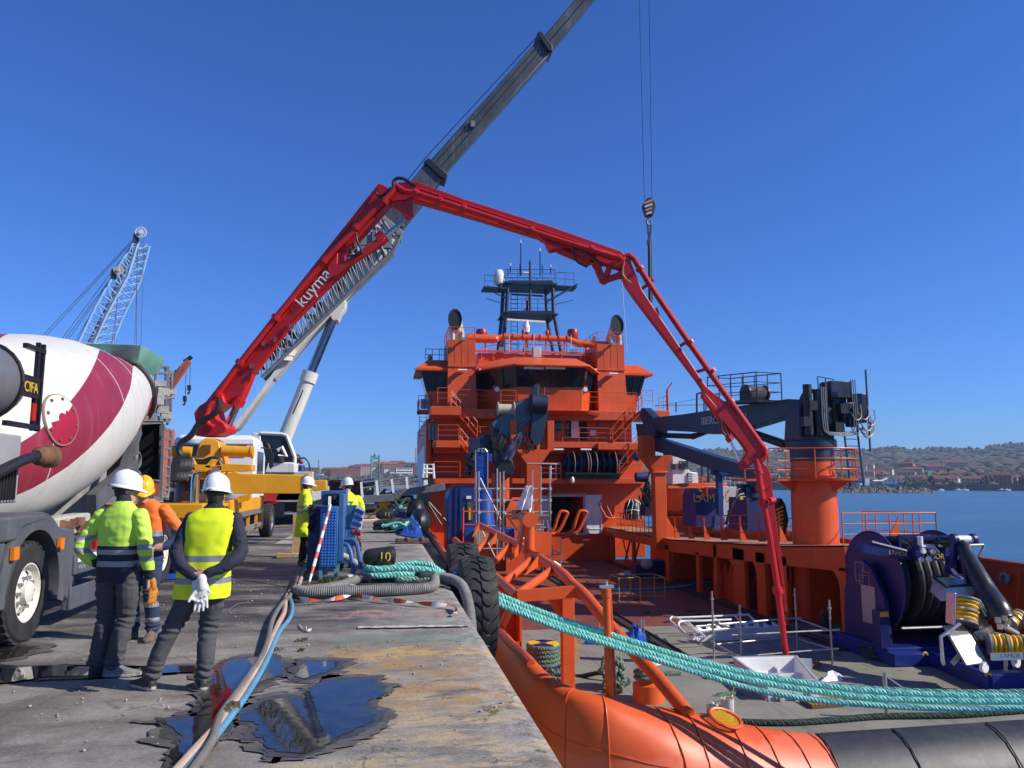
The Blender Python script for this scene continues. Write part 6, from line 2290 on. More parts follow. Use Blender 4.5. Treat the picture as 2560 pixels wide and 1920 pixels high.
mb.bar(at(1800,1187,Y=33.3),at(1840,1184,Y=33.3),.2,.1)
mb.build('post',mat('gantry_blue',(.012,.04,.16),.4),t,bev=.02)
t=thing('pale_container','pale pinkish container behind the blue T-shaped post','container',at(1830,1300,Y=38))
PALE=mat('container_pale',(.52,.45,.43),.5,var=.08,scale=2)
wall_box(MB(),(1785,1217),(1872,1320),38,40.5).build('container_body',PALE,t,bev=.03)
mb=MB()
for px in(1800,1822,1850,1862):
 for py in(1226,1250,1275):
  wall_box(mb,(px,py),(px+2,py+2),37.95,38)
mb.build('rivet',GREY,t,kind='stuff')
railing([at(1790,1217,Y=38),at(1872,1217,Y=38)],.6,2,.25,.018).build('top_rail',ALU,t)
p=at(1582,1298,Y=45.5)
t=thing('wrapped_winch','black covered winch lashed round with white rope on the side deck','winch',p)
MB().lathe([(.62,0),(.55,.5),(.45,.95),(.25,1.15),(.02,1.2)],p,n=18).build('cover',BLACK,t)
mb=MB()
for k in range(5):
 z=.55+.13*k
 mb.pipe([p+V((.56-.09*k)*math.cos(a*.314),(.56-.09*k)*math.sin(a*.314),z+.04*math.sin(a+k))for a in range(20)],.025,5,loop=True)
for a in(-1.3,-.6,.1,-2.,-2.6):
 mb.pipe([p+V(.63*math.cos(a),.63*math.sin(a),.02),p+V(.58*math.cos(a),.58*math.sin(a),.5),p+V(.46*math.cos(a+.2),.46*math.sin(a+.2),.98),p+V(.2*math.cos(a),.2*math.sin(a),1.18)],.022,5)
mb.build('lashing',LAMPW,t,kind='stuff')
t=thing('hook_block','black and yellow striped hook block hanging beside the orange pedestal','hook block',at(1955,1340,Y=28.5))
hb=[(1936,1262),(1948,1245),(1958,1262),(1966,1300),(1958,1335),(1944,1338)]
flat_beam(MB(),hb,Y=28.5,w=.4).build('block',BLACK,t,bev=.02)
for k in range(6):
 a,b_=at(1940,1276+10*k,Y=28.28),at(1958,1266+10*k,Y=28.28)
 MB().bar(a,b_,.02,.06).build('stripe',YELLOWPAINT,t)
# CONCRETE MIXER TRUCK
t=thing('mixer_truck','concrete mixer truck with a white and dark red striped drum','mixer truck',(-5.1,11.5,0))
MX=-3.85
sx=lambda px,py,x=MX:at(px,py,X=x)
wheel(t,(-4.02,9.5,.545),.545,.34,1,CREAM)
wheel(t,(-4.02,14.6,.53),.53,.5,1,CREAM)
wheel(t,(-4.02,15.9,.53),.53,.5,1,CREAM)
wheel(t,(-4.02,7.7,.545),.545,.34,1,CREAM)
for y in(9.5,14.6,15.9):
 MB().lathe([(.53,-.2),(.53,.2)],(-6.3,y,.53),(1,0,0),24).build('wheel',RUBBER,t)
D0,D1=V(-5.1,8.9,1.95),V(-5.1,16.15,3.5)
ax=(D1-D0).normalized()
dx,dy=V(1,0,0),V(1,0,0).cross(ax)*-1
dyv=ax.cross(V(1,0,0))
if dyv.z<0:
 dyv=-dyv
prof=[(0.,.75),(.3,.95),(.9,1.12),(1.6,1.22),(2.2,1.26),(2.8,1.27),(3.4,1.25),(4.2,1.18),(5.,1.05),(5.8,.9),(6.5,.76),(7.1,.66)]
def drum_r(s):
 for(a,ra),(b_,rb_)in zip(prof,prof[1:]):
  if s<=b_:
   u=(s-a)/(b_-a)
   return ra+(rb_-ra)*u
 return prof[-1][1]
def drum_pt(s,ang,lift=0.):
 r=drum_r(s)+lift
 return D0+ax*s+V(1,0,0)*r*math.cos(ang)+dyv*r*math.sin(ang)
TW=.245
PH=-.36
HALFW=.36
NA=60
S_=[7.1*k/44 for k in range(45)]
rings=[[drum_pt(s,PH+TW*s+2*math.pi*i/NA+0.)for i in range(NA)]for s in S_]
mi=[]
mb=MB().loft(rings)
for k in range(len(S_)-1):
 for i in range(NA):
  a=(2*math.pi*(i+.5)/NA)%(math.pi/2)
  a=min(a,math.pi/2-a)
  mi.append(1 if a<HALFW else 0)
mi+=[0,0]
DRUMW=mat('drum_white',(.66,.64,.58),.42,var=.06,scale=1.2,streak=(.4,.37,.31),amt=.45)
DRUMR=mat('drum_red',(.26,.022,.045),.42,var=.14,scale=1.2,streak=(.4,.14,.16),amt=.45)
mb.build('drum',[DRUMW,DRUMR],t,mi=mi,ang=50)
mb=MB()
for s in(1.2,3.6,5.,6.):
 mb.pipe([drum_pt(s,a*.1047,-.006)for a in range(60)],.011,5,loop=True)
mb.build('drum_weld',DRUMW,t,kind='stuff')
hs,ha=1.42,.235
def hpt(u,v,lift):
 return drum_pt(hs+u,ha+v/1.25,lift)
mb,mi=MB(),[]
for k in range(4):
 for i in range(28):
  a0,a1=2*math.pi*i/28,2*math.pi*(i+1)/28
  r0,r1=k*.085,(k+1)*.085
  q=[hpt(r0*math.cos(a0),r0*math.sin(a0)*.95,.028),hpt(r1*math.cos(a0),r1*math.sin(a0)*.95,.028),hpt(r1*math.cos(a1),r1*math.sin(a1)*.95,.028),hpt(r0*math.cos(a1),r0*math.sin(a1)*.95,.028)]
  mb.add(q,[(0,1,2,3)])
  am=(a0+a1)/2
  mi.append(1 if(math.sin(am)-math.cos(am)*.32)*((r0+r1)/2)<.05 else 0)
hp=mb.build('inspection_hatch',[DRUMW,mat('hatch_red',(.34,.012,.035),.4,var=.1,streak=(.25,.1,.1),amt=.4)],t,mi=mi,ang=60)
MB().pipe([hpt(.345*math.cos(a*.2094),.328*math.sin(a*.2094),.012)for a in range(30)],.018,5,loop=True).build('hatch_rim',mat('rim_brown',(0,0,0)),hp)
for k in range(8):
 a=k*.785+.3
 p=hpt(.29*math.cos(a),.275*math.sin(a),.03)
 MB().ell(p,.024,.024,.024,8,5).build('hatch_bolt',RUST,hp)
mb=MB()
mb.pipe([drum_pt(6.75,a*.1047,.03)for a in range(60)],.05,6,loop=True)
mb.build('drum_ring',BLACK,t)
mb=MB()
for s,r in((7.15,.6),(7.3,.58),(7.45,.55)):
 c=D0+ax*s
 mb.pipe([c+V(1,0,0)*r*math.cos(a*.157)+dyv*r*math.sin(a*.157)for a in range(40)],.055,6,loop=True)
mb.build('rear_collar',mat('collar_grey',(.28,.27,.25),.6,var=.4,scale=9),t)
mb=MB()
hc_=V(-5.1,15.9,0)
def hop(z,sx_,sy_,yo):
 return[V(-5.1+sx_*max(-1,min(1,1.35*math.cos(a*.2618))),15.9+yo+sy_*max(-1,min(1,1.35*math.sin(a*.2618))),z)for a in range(24)]
mb.loft([hop(3.85,.35,.5,.2),hop(4.05,.55,.75,0.),hop(4.28,.62,.85,-.05),hop(4.3,.56,.78,-.05),hop(4.06,.48,.68,0.)],cap=False)
mb.build('charging_hopper',mat('hopper_teal',(.16,.4,.32),.55,var=.15,scale=3,streak=(.32,.36,.32),amt=.5),t)
mb=MB()
for k in range(16):
 mb.box((-4.7+rnd.uniform(-.3,.35),16.2+rnd.uniform(-.4,.5),3.3+rnd.uniform(-.2,.6)),(rnd.uniform(.08,.3),rnd.uniform(.08,.3),rnd.uniform(.05,.2)),rnd.random())
mb.build('hopper_fittings',mat('collar_grey',(0,0,0)),t,kind='stuff')
CT=mat('cage_tube',(.22,.22,.22),.45,metal=.3,var=.3,scale=6,streak=(.4,.36,.3),amt=.5)
CX=-4.75
c_=lambda px,py,x=CX:at(px,py,X=x)
mb=MB()
for pts in([(352,918),(413,916),(415,924),(414,1055)],[(353,918),(365,940),(375,975),(375,985)],[(364,925),(380,933),(428,933),(433,930)],[(430,930),(426,1050),(418,1060)],[(373,983),(410,983)],[(388,997),(433,995)],[(390,935),(388,1050)],[(371,930),(378,960),(388,978),(398,998),(402,1020),(392,1035),(375,1040)],[(316,932),(352,919)],[(414,924),(434,934)]):
 mb.pipe([c_(*p)for p in pts],.032,7)
for pts in([(362,919),(422,918)],[(420,918),(420,1050)],[(364,920),(364,1045)]):
 mb.pipe([c_(*p,CX-.7)for p in pts],.032,7)
mb.build('platform_cage',CT,t)
a,b_=c_(344,1056,-4.5),c_(404,1200,-4.5)
mb=MB()
y0,y1=a.y,b_.y
y0,y1=min(y0,y1),max(y0,y1)
q=[c_(345,1056,-4.5),c_(404,1054,-4.5),c_(400,1205,-4.5),c_(338,1200,-4.5)]
mb.add(q+[p+V(-1.3,0,0)for p in q],[(4,5,6,7),(0,1,5,4),(1,2,6,5),(2,3,7,6),(3,0,4,7)])
mb.build('chute_bay',BLACK,t)
mb=MB()
for i in range(4):
 mb.bar(q[i],q[(i+1)%4],.05,.08)
mb.bar(c_(342,1054,-4.5)+V(0,0,.06),c_(412,1054,-4.5)+V(0,0,.06),.12,.1)
mb.build('chute_frame',CT,t)
mb=MB()
for pts in([(409,1060),(402,1245)],[(428,1075),(418,1250)]):
 mb.bar(c_(*pts[0],-4.3),c_(*pts[1],-4.3),.05,.05)
for k in range(8):
 mb.bar(c_(408-.8*k,1072+23*k,-4.3),c_(427-1.1*k,1076+23*k,-4.3),.035,.05)
mb.pipe([c_(*p,-4.28)for p in((407,1225),(420,1225),(418,1243),(402,1244))],.03,6)
mb.build('rear_ladder',CT,t)
mb=MB()
mb.bar(sx(345,1065,-4.3),sx(310,1170,-4.3),.1,.16)
mb.bar(sx(350,1078,-4.25),sx(318,1170,-4.25),.06,.1)
mb.bar(sx(335,1162,-4.25),sx(228,1258,-4.25),.14,.26)
mb.build('drum_pedestal',MIDGREY,t)
mb=MB()
mb.prism([(0,0),(3.2,0.),(3.2,1.75),(2.6,1.45),(.2,.25)],(-4.9,11.6,1.02),(0,1,0),(0,0,1),.05)
mb.build('splash_skirt',mat('skirt_grey',(.26,.255,.24),.7,var=.2,scale=3,streak=(.4,.38,.34),amt=.5),t)
mb=MB()
for k in range(24):
 p=sx(rnd.uniform(285,335),rnd.uniform(1165,1290),-4.3)
 mb.tube(p,p+V(0.,rnd.uniform(-.3,.3),rnd.uniform(-.2,.2)),rnd.uniform(.03,.09),8)
for(px,py,r)in((345,1150,.13),(312,1220,.2),(325,1195,.12)):
 c=sx(px,py,-4.2)
 mb.pipe([c+V(0,r*math.cos(a*.393),r*math.sin(a*.393))for a in range(16)],.025,6,loop=True)
mb.build('rear_machinery',mat('machinery_grey',(.14,.14,.135),.55,metal=.3,var=.5,scale=9),t,kind='stuff')
mb=MB()
mb.bb(-4.75,-4.55,6.,16.8,.72,1.)
mb.bb(-5.65,-5.45,6.,16.8,.72,1.)
mb.bb(-4.7,-4.55,6.,16.6,1.02,1.18)
mb.bb(-4.6,-4.45,10.2,16,1.05,1.1)
for y in(7,9,11,13,15):
 mb.bb(-5.6,-4.6,y,y+.12,.75,.98)
mb.build('chassis',DARKGREY,t)
MG=mat('mudguard_grey',(.085,.095,.11),.5,var=.15,scale=3,streak=(.2,.2,.2),amt=.4)
wy,wz=9.5,.545
def guard(r,x,a0=-.25,a1=math.pi+.1,n=18):
 return[V(x,wy+r*math.cos(a0+(a1-a0)*k/n),wz+r*1.02*math.sin(a0+(a1-a0)*k/n))for k in range(n+1)]
mb=MB()
g_out=guard(.86,-3.8)
g_in=guard(.67,-3.8)
mb.sheet([g_in,g_out])
mb.sheet([g_out,guard(.86,-4.35)])
mb.sheet([guard(.67,-4.35),g_in])
mb.build('mudguard',MG,t,ang=50)
mb=MB()
mb.prism([(-2.4,.72),(-.55,.72),(-.4,.85),(.25,.92),(.1,.98),(-2.4,.98)],(-4.,wy,.42),(0,1,0),(0,0,1),.42)
mb.prism([(-3.3,-.3),(-1.05,-.3),(-.88,.2),(-.72,.62),(-3.3,.62)],(-4.,wy,.52),(0,1,0),(0,0,1),.4)
mb.prism([(.78,0.),(1.15,-.2),(1.25,.3),(1.1,.72),(.6,.78)],(-3.93,wy,.45),(0,1,0),(0,0,1),.2)
mb.build('fender_panel',MG,t,bev=.03)
mb=MB()
for px,py in((37,1384),(152,1359)):
 mb.box(sx(px,py,-3.77),(.04,.12,.13))
mb.build('side_marker',AMBER,t)
for(z0,z1,nm,y0)in((.6,.86,'a',10.62),(.06+.12,.45,'b',10.55)):
 mb=MB()
 mb.bb(-3.84,-3.8,y0,13.6,z0,z1)
 mb.bb(-3.9,-3.84,y0,y0+.03,z0,z1)
 o=mb.build('side_guard',MG,t,bev=.01)
 if nm=='a':
  MB().bb(-3.798,-3.792,y0+.08,13.4,z1-.11,z1-.03).build('reflector_strip',mat('reflect_white',(.72,.72,.74),.3),o)
  text('MAN',.1,(-3.795,y0+.12,z0+.04),(0,1,0),(0,0,1),mat('letter_silver',(.3,.31,.33),.3),o)
mb=MB()
for y in(10.8,12.,13.2):
 mb.bar((-3.9,y,.3),(-3.9,y,.95),.07,.05)
mb.build('guard_bracket',BLACK,t)
mb=MB()
mb.pipe([(-4.05,8.2,1.22),(-4.05,10.2,1.22),(-4.05,10.55,1.18),(-4.05,10.9,1.16)],.06,8)
mb.pipe([(-4.,10.4,1.02),(-4.,11.5,1.05),(-4.,14.2,1.02)],.045,8)
mb.build('air_pipe',mat('pipe_grey',(.07,.07,.072),.6),t)
mb=MB()
mb.loft([[(-4.15,10.,1.14),(-4.,10.,1.14),(-4.,10.,1.2),(-4.15,10.,1.2)],[(-4.2,10.4,1.08),(-3.95,10.4,1.08),(-3.95,10.4,1.32),(-4.2,10.4,1.32)],[(-4.2,11.5,1.08),(-3.95,11.5,1.08),(-3.95,11.5,1.34),(-4.2,11.5,1.34)]])
mb.build('silencer_box',mat('box_pale',(.4,.38,.32),.6,var=.3,scale=6),t,bev=.03)
mb=MB()
for k in range(9):
 mb.box((-3.93+rnd.uniform(-.05,.05),10.5+k*.08,1.2+rnd.uniform(-.06,.06)),(.1,.08,.1),rnd.random())
mb.build('pipe_fittings',RUST,t,kind='stuff')
mb=MB()
mb.pipe([V(-4.02,14.6+.72*math.cos(a*.2618),.53+.72*math.sin(a*.2618))for a in range(0,13)],.04,6)
mb.sheet([[V(x,14.6+.7*math.cos(a*.2618),.53+.7*math.sin(a*.2618))for a in range(13)]for x in(-4.3,-3.8)])
mb.build('rear_mudguard',MG,t)
MB().bb(-3.95,-3.9,11.6,12.1,.6,.95).build('red_canister',REDLIGHT,t)
tc_=V(-4.,8.42,2.75)
mb=MB().lathe([(.02,.36),(.2,.32),(.33,.2),(.38,.02),(.39,-.2),(.39,-2.5),(.2,-2.7)],tc_,(0,1,0),28)
tk=mb.build('water_tank',mat('tank_grey',(.14,.15,.155),.32,var=.12,scale=2,streak=(.3,.3,.3),amt=.3),t)
mb=MB()
mb.pipe([tc_+V(.4*math.cos(a*.26),-.05,.4*math.sin(a*.26))for a in range(25)],.02,6)
mb.build('tank_strap',BLACK,tk)
mb=MB()
fy=9.5
for x,y in((-3.66,8.8),(-3.66,8.92)):
 mb.bar((x,y,tc_.z-.46),(x,y,tc_.z+.48),.04)
mb.bar((-3.66,8.5,tc_.z+.4),(-3.66,8.94,tc_.z+.4),.05)
mb.bar((-3.66,8.2,tc_.z-.42),(-3.66,8.94,tc_.z-.42),.05)
mb.build('tank_bracket',BLACK,tk)
bd=MB().bb(-3.63,-3.6,8.36,8.76,tc_.z-.13,tc_.z+.09).build('tank_badge',BLACK,tk)
text('CIFA',.15,(-3.592,8.39,tc_.z-.08),(0,1,0),(0,0,1),mat('badge_yellow',(.68,.42,.05),.5),bd)
MB().bb(-3.63,-3.61,8.66,8.75,tc_.z-.36,tc_.z-.18).build('warning_label',REDLIGHT,tk)
mb=MB()
mb.bb(-3.95,-3.62,7.3,8.5,1.55,2.22)
oc=mb.build('oil_cooler',mat('cooler_grey',(.3,.31,.31),.5,var=.1),t,bev=.02)
mb=MB()
for k in range(14):
 mb.bb(-3.625,-3.6,7.6+.06*k,7.625+.06*k,1.58,1.92)
mb.build('cooler_fin',BLACK,oc,kind='stuff')
mb=MB()
mb.pipe(smooth_path([(-3.55,7.75,1.8),(-3.5,8.2,1.95),(-3.5,8.58,2.02)],5),.055,8)
mb.build('cooler_hose',HOSEBLACK,oc)
MB().lathe([(.06,0),(.1,.05),(.1,.16),(.12,.18),(.12,.24),(.05,.25)],(-3.5,8.56,2.02),(.2,1,0),14).build('hose_coupling',RUST,oc)
# CONCRETE PUMP TRUCK
t=thing('pump_truck','yellow concrete pump truck with white cab and long red folding boom','pump truck',(-4.85,22,0))
y_=lambda px,py,Y:at(px,py,Y=Y)
CY=25.4
a,b_=y_(434,1085,CY),y_(634,1215,CY)
cx0,cx1=a.x,b_.x
mb=MB()
mb.loft([[(cx0,CY,.9),(cx1,CY,.9),(cx1,CY+2.2,.9),(cx0,CY+2.2,.9)],[(cx0,CY,2.85),(cx1,CY,2.85),(cx1,CY+2.2,2.6),(cx0,CY+2.2,2.6)],[(cx0+.02,CY+.04,3.1),(cx1-.02,CY+.04,3.1),(cx1-.06,CY+1.8,3.12),(cx0+.06,CY+1.8,3.12)],[(cx0+.18,CY+.2,3.25),(cx1-.18,CY+.2,3.25),(cx1-.2,CY+1.6,3.25),(cx0+.2,CY+1.6,3.25)]])
cab=mb.build('cab',mat('cab_white',(.74,.75,.76),.32,var=.05,scale=2),t,bev=.05)
rw=[y_(442,1112,CY-.02),y_(618,1140,CY-.02)]
mb=MB()
z0,z1=rw[1].z-.02,rw[0].z
mb.prism([(rw[0].x,z0+.05),(rw[0].x+.05,z0),(rw[1].x-.05,z0),(rw[1].x,z0+.05),(rw[1].x,z1-.05),(rw[1].x-.05,z1),(rw[0].x+.05,z1),(rw[0].x,z1-.05)],(0,CY-.01,0),(1,0,0),(0,0,1),.04)
mb.build('rear_window',GLASS,cab)
mb=MB()
for z in(2.,1.85,2.95):
 mb.bb(cx0+.05,cx1-.05,CY-.012,CY+.01,z,z+.02)
mb.build('panel_groove',mat('groove_grey',(.35,.36,.38),.5),cab,kind='stuff')
mb=MB()
mb.bb(cx1-.01,cx1+.015,CY+.5,CY+1.7,1.9,2.75)
mb.build('side_window',GLASS,cab)
mb=MB()
mb.pipe([(cx1,CY+1.2,2.9),(cx1+.3,CY+1.3,2.85),(cx1+.32,CY+1.3,2.2)],.03,6)
mb.box((cx1+.33,CY+1.3,2.5),(.12,.22,.5))
mb.build('wing_mirror',BLACK,cab)
wheel(t,(-3.75,26.5,.52),.52,.36,1,ALU)
for y in(18.2,19.6):
 wheel(t,(-3.85,y,.52),.52,.5,1,ALU)
MB().lathe([(.52,-.2),(.52,.2)],(-5.9,26.5,.52),(1,0,0),24).build('wheel',RUBBER,t)
mb=MB()
mb.bb(-5.3,-5.1,16.8,27.4,.8,1.1)
mb.bb(-4.4,-4.2,16.8,27.4,.8,1.1)
mb.bb(-6.,-3.8,25.2,27.5,.6,.9)
mb.build('chassis',DARKGREY,t)
mb=MB()
mb.bb(-6.,-3.72,17.2,24.6,1.18,1.26)
mb.bb(-3.74,-3.66,19.8,25.,.98,1.32)
mb.bb(-6.,-3.72,17.1,17.25,.9,1.3)
mb.build('platform',YELLOW,t,bev=.01)
mb=MB()
for y in(20.,21.4,22.8,24.2):
 mb.bb(-3.78,-3.7,y,y+.07,.35,1.)
mb.bb(-3.76,-3.66,24.9,25.05,.35,1.35)
mb.build('side_post',YELLOW,t,kind='stuff')
mb=MB()
for z in(.45,.85):
 mb.bb(-3.7,-3.64,19.8,25.,z,z+.12)
mb.build('side_rail',ALU,t)
mb=MB()
for k in range(7):
 y=20.4+k*.6
 mb.lathe([(.12,0),(.12,.4)],(-4.1,y,.8),(0,1,0),12)
mb.build('air_tank',ALU,t,kind='stuff')
mb=MB()
mb.bb(-5.6,-4.,16.7,17.6,.55,.62)
for k in range(9):
 x=-5.9+k*.26
 mb.bb(x,x+.05,17.3,17.35,.62,1.2)
mb.bb(-6.,-3.75,17.25,17.55,1.26,1.32)
mb.build('rear_step',YELLOW,t,kind='stuff')
a,b_=y_(454,1195,19.5),y_(500,1253,19.5)
MB().lathe([(.36,b_.z),(.36,a.z),(.34,a.z+.03)],((a.x+b_.x)/2,19.5,0),n=26).build('water_drum',mat('drum_brown',(.085,.045,.03),.3,metal=.4,var=.3,scale=3),t)
mb=MB().pipe([y_(479,1305,18.6),y_(484,1200,18.6),y_(487,1185,18.6),y_(492,1185,18.6),y_(493,1200,18.7),y_(490,1260,18.8)],.06,10)
mb.build('grab_rail',CHROME,t)
mb=MB()
for k in range(9):
 c=y_(438+k*3.5,1172,19.2)
 mb.pipe([c+V(.03*math.sin(a),0,0)+V(.1*math.cos(a*.35),.12*math.sin(a*.35),.28*math.sin(a*.35))for a in range(18)],.045,6,loop=True)
mb.build('coiled_hose',HOSEBLACK,t,kind='stuff')
mb=MB()
for k in range(30):
 mb.box(y_(rnd.uniform(430,560),rnd.uniform(1195,1250),19.6+rnd.random()),(rnd.uniform(.1,.4),.3,rnd.uniform(.08,.25)))
mb.build('pump_machinery',mat('machinery_grey',(0,0,0)),t,kind='stuff')
a,b_=y_(492,1175,19.),y_(545,1198,19.)
wall=MB().bb(a.x,b_.x,19.,19.3,b_.z,a.z)
pb_=wall.build('slotted_box',YELLOW,t)
mb=MB()
for i in range(3):
 for j in range(3):
  p=y_(499+9*i,1180+6*j,18.99)
  mb.box(p,(.055,.02,.022))
mb.build('slot',BLACK,pb_,kind='stuff')
MB().box(y_(538,1190,18.95),(.16,.05,.4)).build('grey_plate',GREY,t)
TP=V(-5.,23.3,0)
z0,z1=y_(520,1185,22.8).z,y_(520,1095,22.8).z
mb=MB()
xl,xr=y_(480,1150,22.8).x,y_(560,1150,22.8).x
xl2,xr2=y_(497,1100,22.8).x,y_(548,1100,22.8).x
mb.loft([[(xl,22.8,z0),(xr+.02,22.8,z0),(xr+.02,23.9,z0),(xl,23.9,z0)],[(xl2,22.85,z1-.12),(xr2,22.85,z1-.12),(xr2,23.8,z1-.12),(xl2,23.8,z1-.12)],[(xl2+.15,22.9,z1),(xr2-.15,22.9,z1),(xr2-.15,23.7,z1),(xl2+.15,23.7,z1)]])
tu=mb.build('turret',YELLOW,t,bev=.03)
a,b_=y_(505,1112,22.75),y_(525,1132,22.75)
MB().bb(a.x,b_.x,22.75,22.85,b_.z,a.z).build('turret_recess',mat('recess_brown',(.14,.05,.008),.6),tu)
mb=MB()
mb.tube(y_(555,1127,22.9),y_(634,1130,22.9),.16,14)
mb.tube(y_(628,1130,22.9),y_(634,1130,22.9),.19,14)
mb.tube(y_(480,1130,22.9),y_(425,1127,22.9),.15,14)
mb.build('slew_ram',YELLOW,tu)
mb=MB()
for pts in([(460,1150),(480,1145),(490,1160),(465,1166)],[(515,1168),(535,1148),(545,1150),(530,1172)],[(470,1160),(560,1165),(560,1178),(470,1176)],[(535,1168),(570,1160),(634,1162),(634,1178),(540,1180)],[(455,1165),(495,1168),(495,1180),(455,1178)]):
 flat_beam(mb,pts,Y=22.3,w=.6)
mb.bb(y_(440,1180,22.3).x,y_(640,1180,22.3).x,21.9,24.2,z0-.35,z0-.02)
mb.build('turret_base',YELLOW,t,bev=.015)
OY=20.3
mb=flat_beam(MB(),[(566,1186),(590,1178),(600,1184),(766,1188),(766,1234),(590,1234),(572,1210)],Y=OY,w=.34)
ob=mb.build('outrigger_beam',YELLOW,t,bev=.015)
mb=flat_beam(MB(),[(767,1184),(777,1184),(777,1226),(767,1228)],Y=OY-.02,w=.42)
mb.build('beam_end',YELLOW,ob,bev=.01)
flat_beam(MB(),[(780,1201),(817,1201),(818,1224),(800,1226),(786,1228),(780,1222)],Y=23.,w=.4).build('outrigger_beam',YELLOW,t,bev=.02)
flat_beam(MB(),[(600,1240),(628,1234),(628,1250),(575,1262),(575,1252)],Y=21.,w=.3).build('outrigger_bracket',YELLOW,t)
# boom, four sections in one upright plane from the turret to the hatch on the ship
BN=V(3.3,15.84,0).normalized()
BPL=((-5.,23.3),(BN.x,BN.y))
Bm=lambda px,py,o=0.:at(px,py,plane=((BPL[0][0]+BN.x*o,BPL[0][1]+BN.y*o),BPL[1]))
def bsec(px_list,w,name,m_=REDPAINT,o=0.,bev=.02,par=None):
 mb=MB()
 flat_beam(mb,px_list,plane=((BPL[0][0]+BN.x*o,BPL[0][1]+BN.y*o),BPL[1]),w=w)
 return mb.build(name,m_,par or t,bev=bev)
def bpipe(px_list,r,name,m_=REDPAINT,o=0.,par=None,n=10,sm=0):
 P=[Bm(px,py,o)for px,py in px_list]
 if sm:
  P=smooth_path(P,sm)
 return MB().pipe(P,r,n).build(name,m_,par or t)
bsec([(499,1035),(512,1018),(565,985),(575,1010),(548,1030),(555,1050),(572,1060),(580,1072),(577,1082),(550,1092),(505,1092),(499,1084),(503,1060)],.75,'boom_bracket')
b1=bsec([(503,1030),(950,464),(966,470),(984,490),(976,512),(934,560),(872,628),(864,640),(866,676),(836,702),(725,815),(634,936),(612,985),(585,1000),(560,1012),(515,1040)],.42,'boom_section')
mb=MB()
for pts in([(508,1030),(948,470)],[(636,934),(726,812),(834,700)],[(620,900),(868,590)]):
 mb.pipe([Bm(px,py,-.225)for px,py in pts],.022,5)
mb.build('boom_rim',REDPAINT,b1,kind='stuff')
bpipe([(985,472),(978,482),(930,530),(808,652),(684,800),(588,922),(524,1012),(516,1040),(520,1060),(535,1070)],.085,'delivery_pipe',o=-.36)
mb=MB()
for px,py in((545,985),(600,906),(690,793),(810,650),(890,566),(962,502)):
 p=Bm(px,py,-.36)
 mb.lathe([(.1,-.06),(.13,-.06),(.13,.06),(.1,.06)],p,Bm(px+8,py-10,-.36)-p,12)
 mb.bar(p,Bm(px+6,py+6,-.1),.1,.12)
mb.build('pipe_clamp',REDPAINT,t,kind='stuff')
mb=MB()
for px,py in((886,612),(874,628),(830,690),(728,815),(640,930),(630,916),(660,860),(690,850)):
 mb.box(Bm(px,py,-.22),(.16,.05,.14),.3)
mb.build('boom_pad',mat('pad_dark',(.12,.008,.01),.5),b1,kind='stuff')
text('kuyma',.5,Bm(756,770,-.26),Bm(826,690,-.26)-Bm(756,770,-.26),V(-.6,0,1),mat('logo_white',(.8,.8,.8),.4),b1)
bpipe([(566,1072),(598,1002)],.1,'ram_rod',CHROME,0.)
bpipe([(594,1010),(615,960),(625,935)],.17,'ram_cylinder',REDPAINT,0.)
bpipe([(590,1012),(600,996)],.2,'ram_gland',REDPAINT,0.)
bsec([(822,668),(848,634),(846,668),(872,650),(958,590),(965,598),(960,608),(880,660),(850,690),(826,700)],.3,'ram_cylinder',o=-.12)
bpipe([(945,602),(962,588)],.2,'ram_gland',REDPAINT,-.1)
bpipe([(958,594),(1014,549)],.075,'ram_rod',CHROME,-.1)
bsec([(978,512),(1000,505),(1022,508),(1030,522),(1032,534),(1024,548),(1014,546),(1000,530),(980,520)],.3,'boom_link',o=-.12)
bsec([(1018,500),(1032,494),(1034,540),(1022,540)],.16,'boom_link',o=-.2)
b2=bsec([(966,486),(975,474),(1000,462),(1040,458),(1160,502),(1380,572),(1550,632),(1563,642),(1560,668),(1552,676),(1440,640),(1421,622),(1394,626),(1374,630),(1366,622),(1360,606),(1345,596),(1200,552),(1040,506),(1000,506),(975,514)],.36,'boom_section')
mb=MB()
for pts in([(1045,470),(1550,640)],[(1050,500),(1350,594)],[(1250,556),(1500,635)]):
 mb.pipe([Bm(px,py,-.195)for px,py in pts],.02,5)
mb.build('boom_rim',REDPAINT,b2,kind='stuff')
bpipe([(985,472),(990,462),(1000,470),(1012,478),(1040,482),(1160,521),(1400,600),(1548,645),(1556,650)],.075,'delivery_pipe',o=-.32)
mb=MB()
for px,py in((1040,482),(1100,502),(1160,521),(1330,577),(1480,624),(1548,646)):
 p=Bm(px,py,-.32)
 mb.lathe([(.09,-.05),(.12,-.05),(.12,.05),(.09,.05)],p,Bm(px+12,py+4,-.32)-p,12)
mb.build('pipe_clamp',REDPAINT,b2,kind='stuff')
bpipe([(1396,624),(1470,655)],.12,'ram_cylinder',REDPAINT,0.)
bpipe([(1466,646),(1472,662)],.14,'ram_gland',REDPAINT,0.)
bpipe([(1470,655),(1490,662)],.06,'ram_rod',CHROME,0.)
mb=MB()
for w_,pts in((.2,[(1488,664),(1518,650)]),(.2,[(1490,662),(1508,704)]),(.18,[(1530,652),(1512,700)]),(.16,[(1514,700),(1551,688)])):
 A,B=Bm(*pts[0]),Bm(*pts[1])
 mb.bar(A,B,.2,w_)
for px,py in((1490,663),(1510,702),(1551,688)):
 mb.tube(Bm(px,py,-.16),Bm(px,py,.16),.12,14)
mb.build('boom_link',REDPAINT,t)
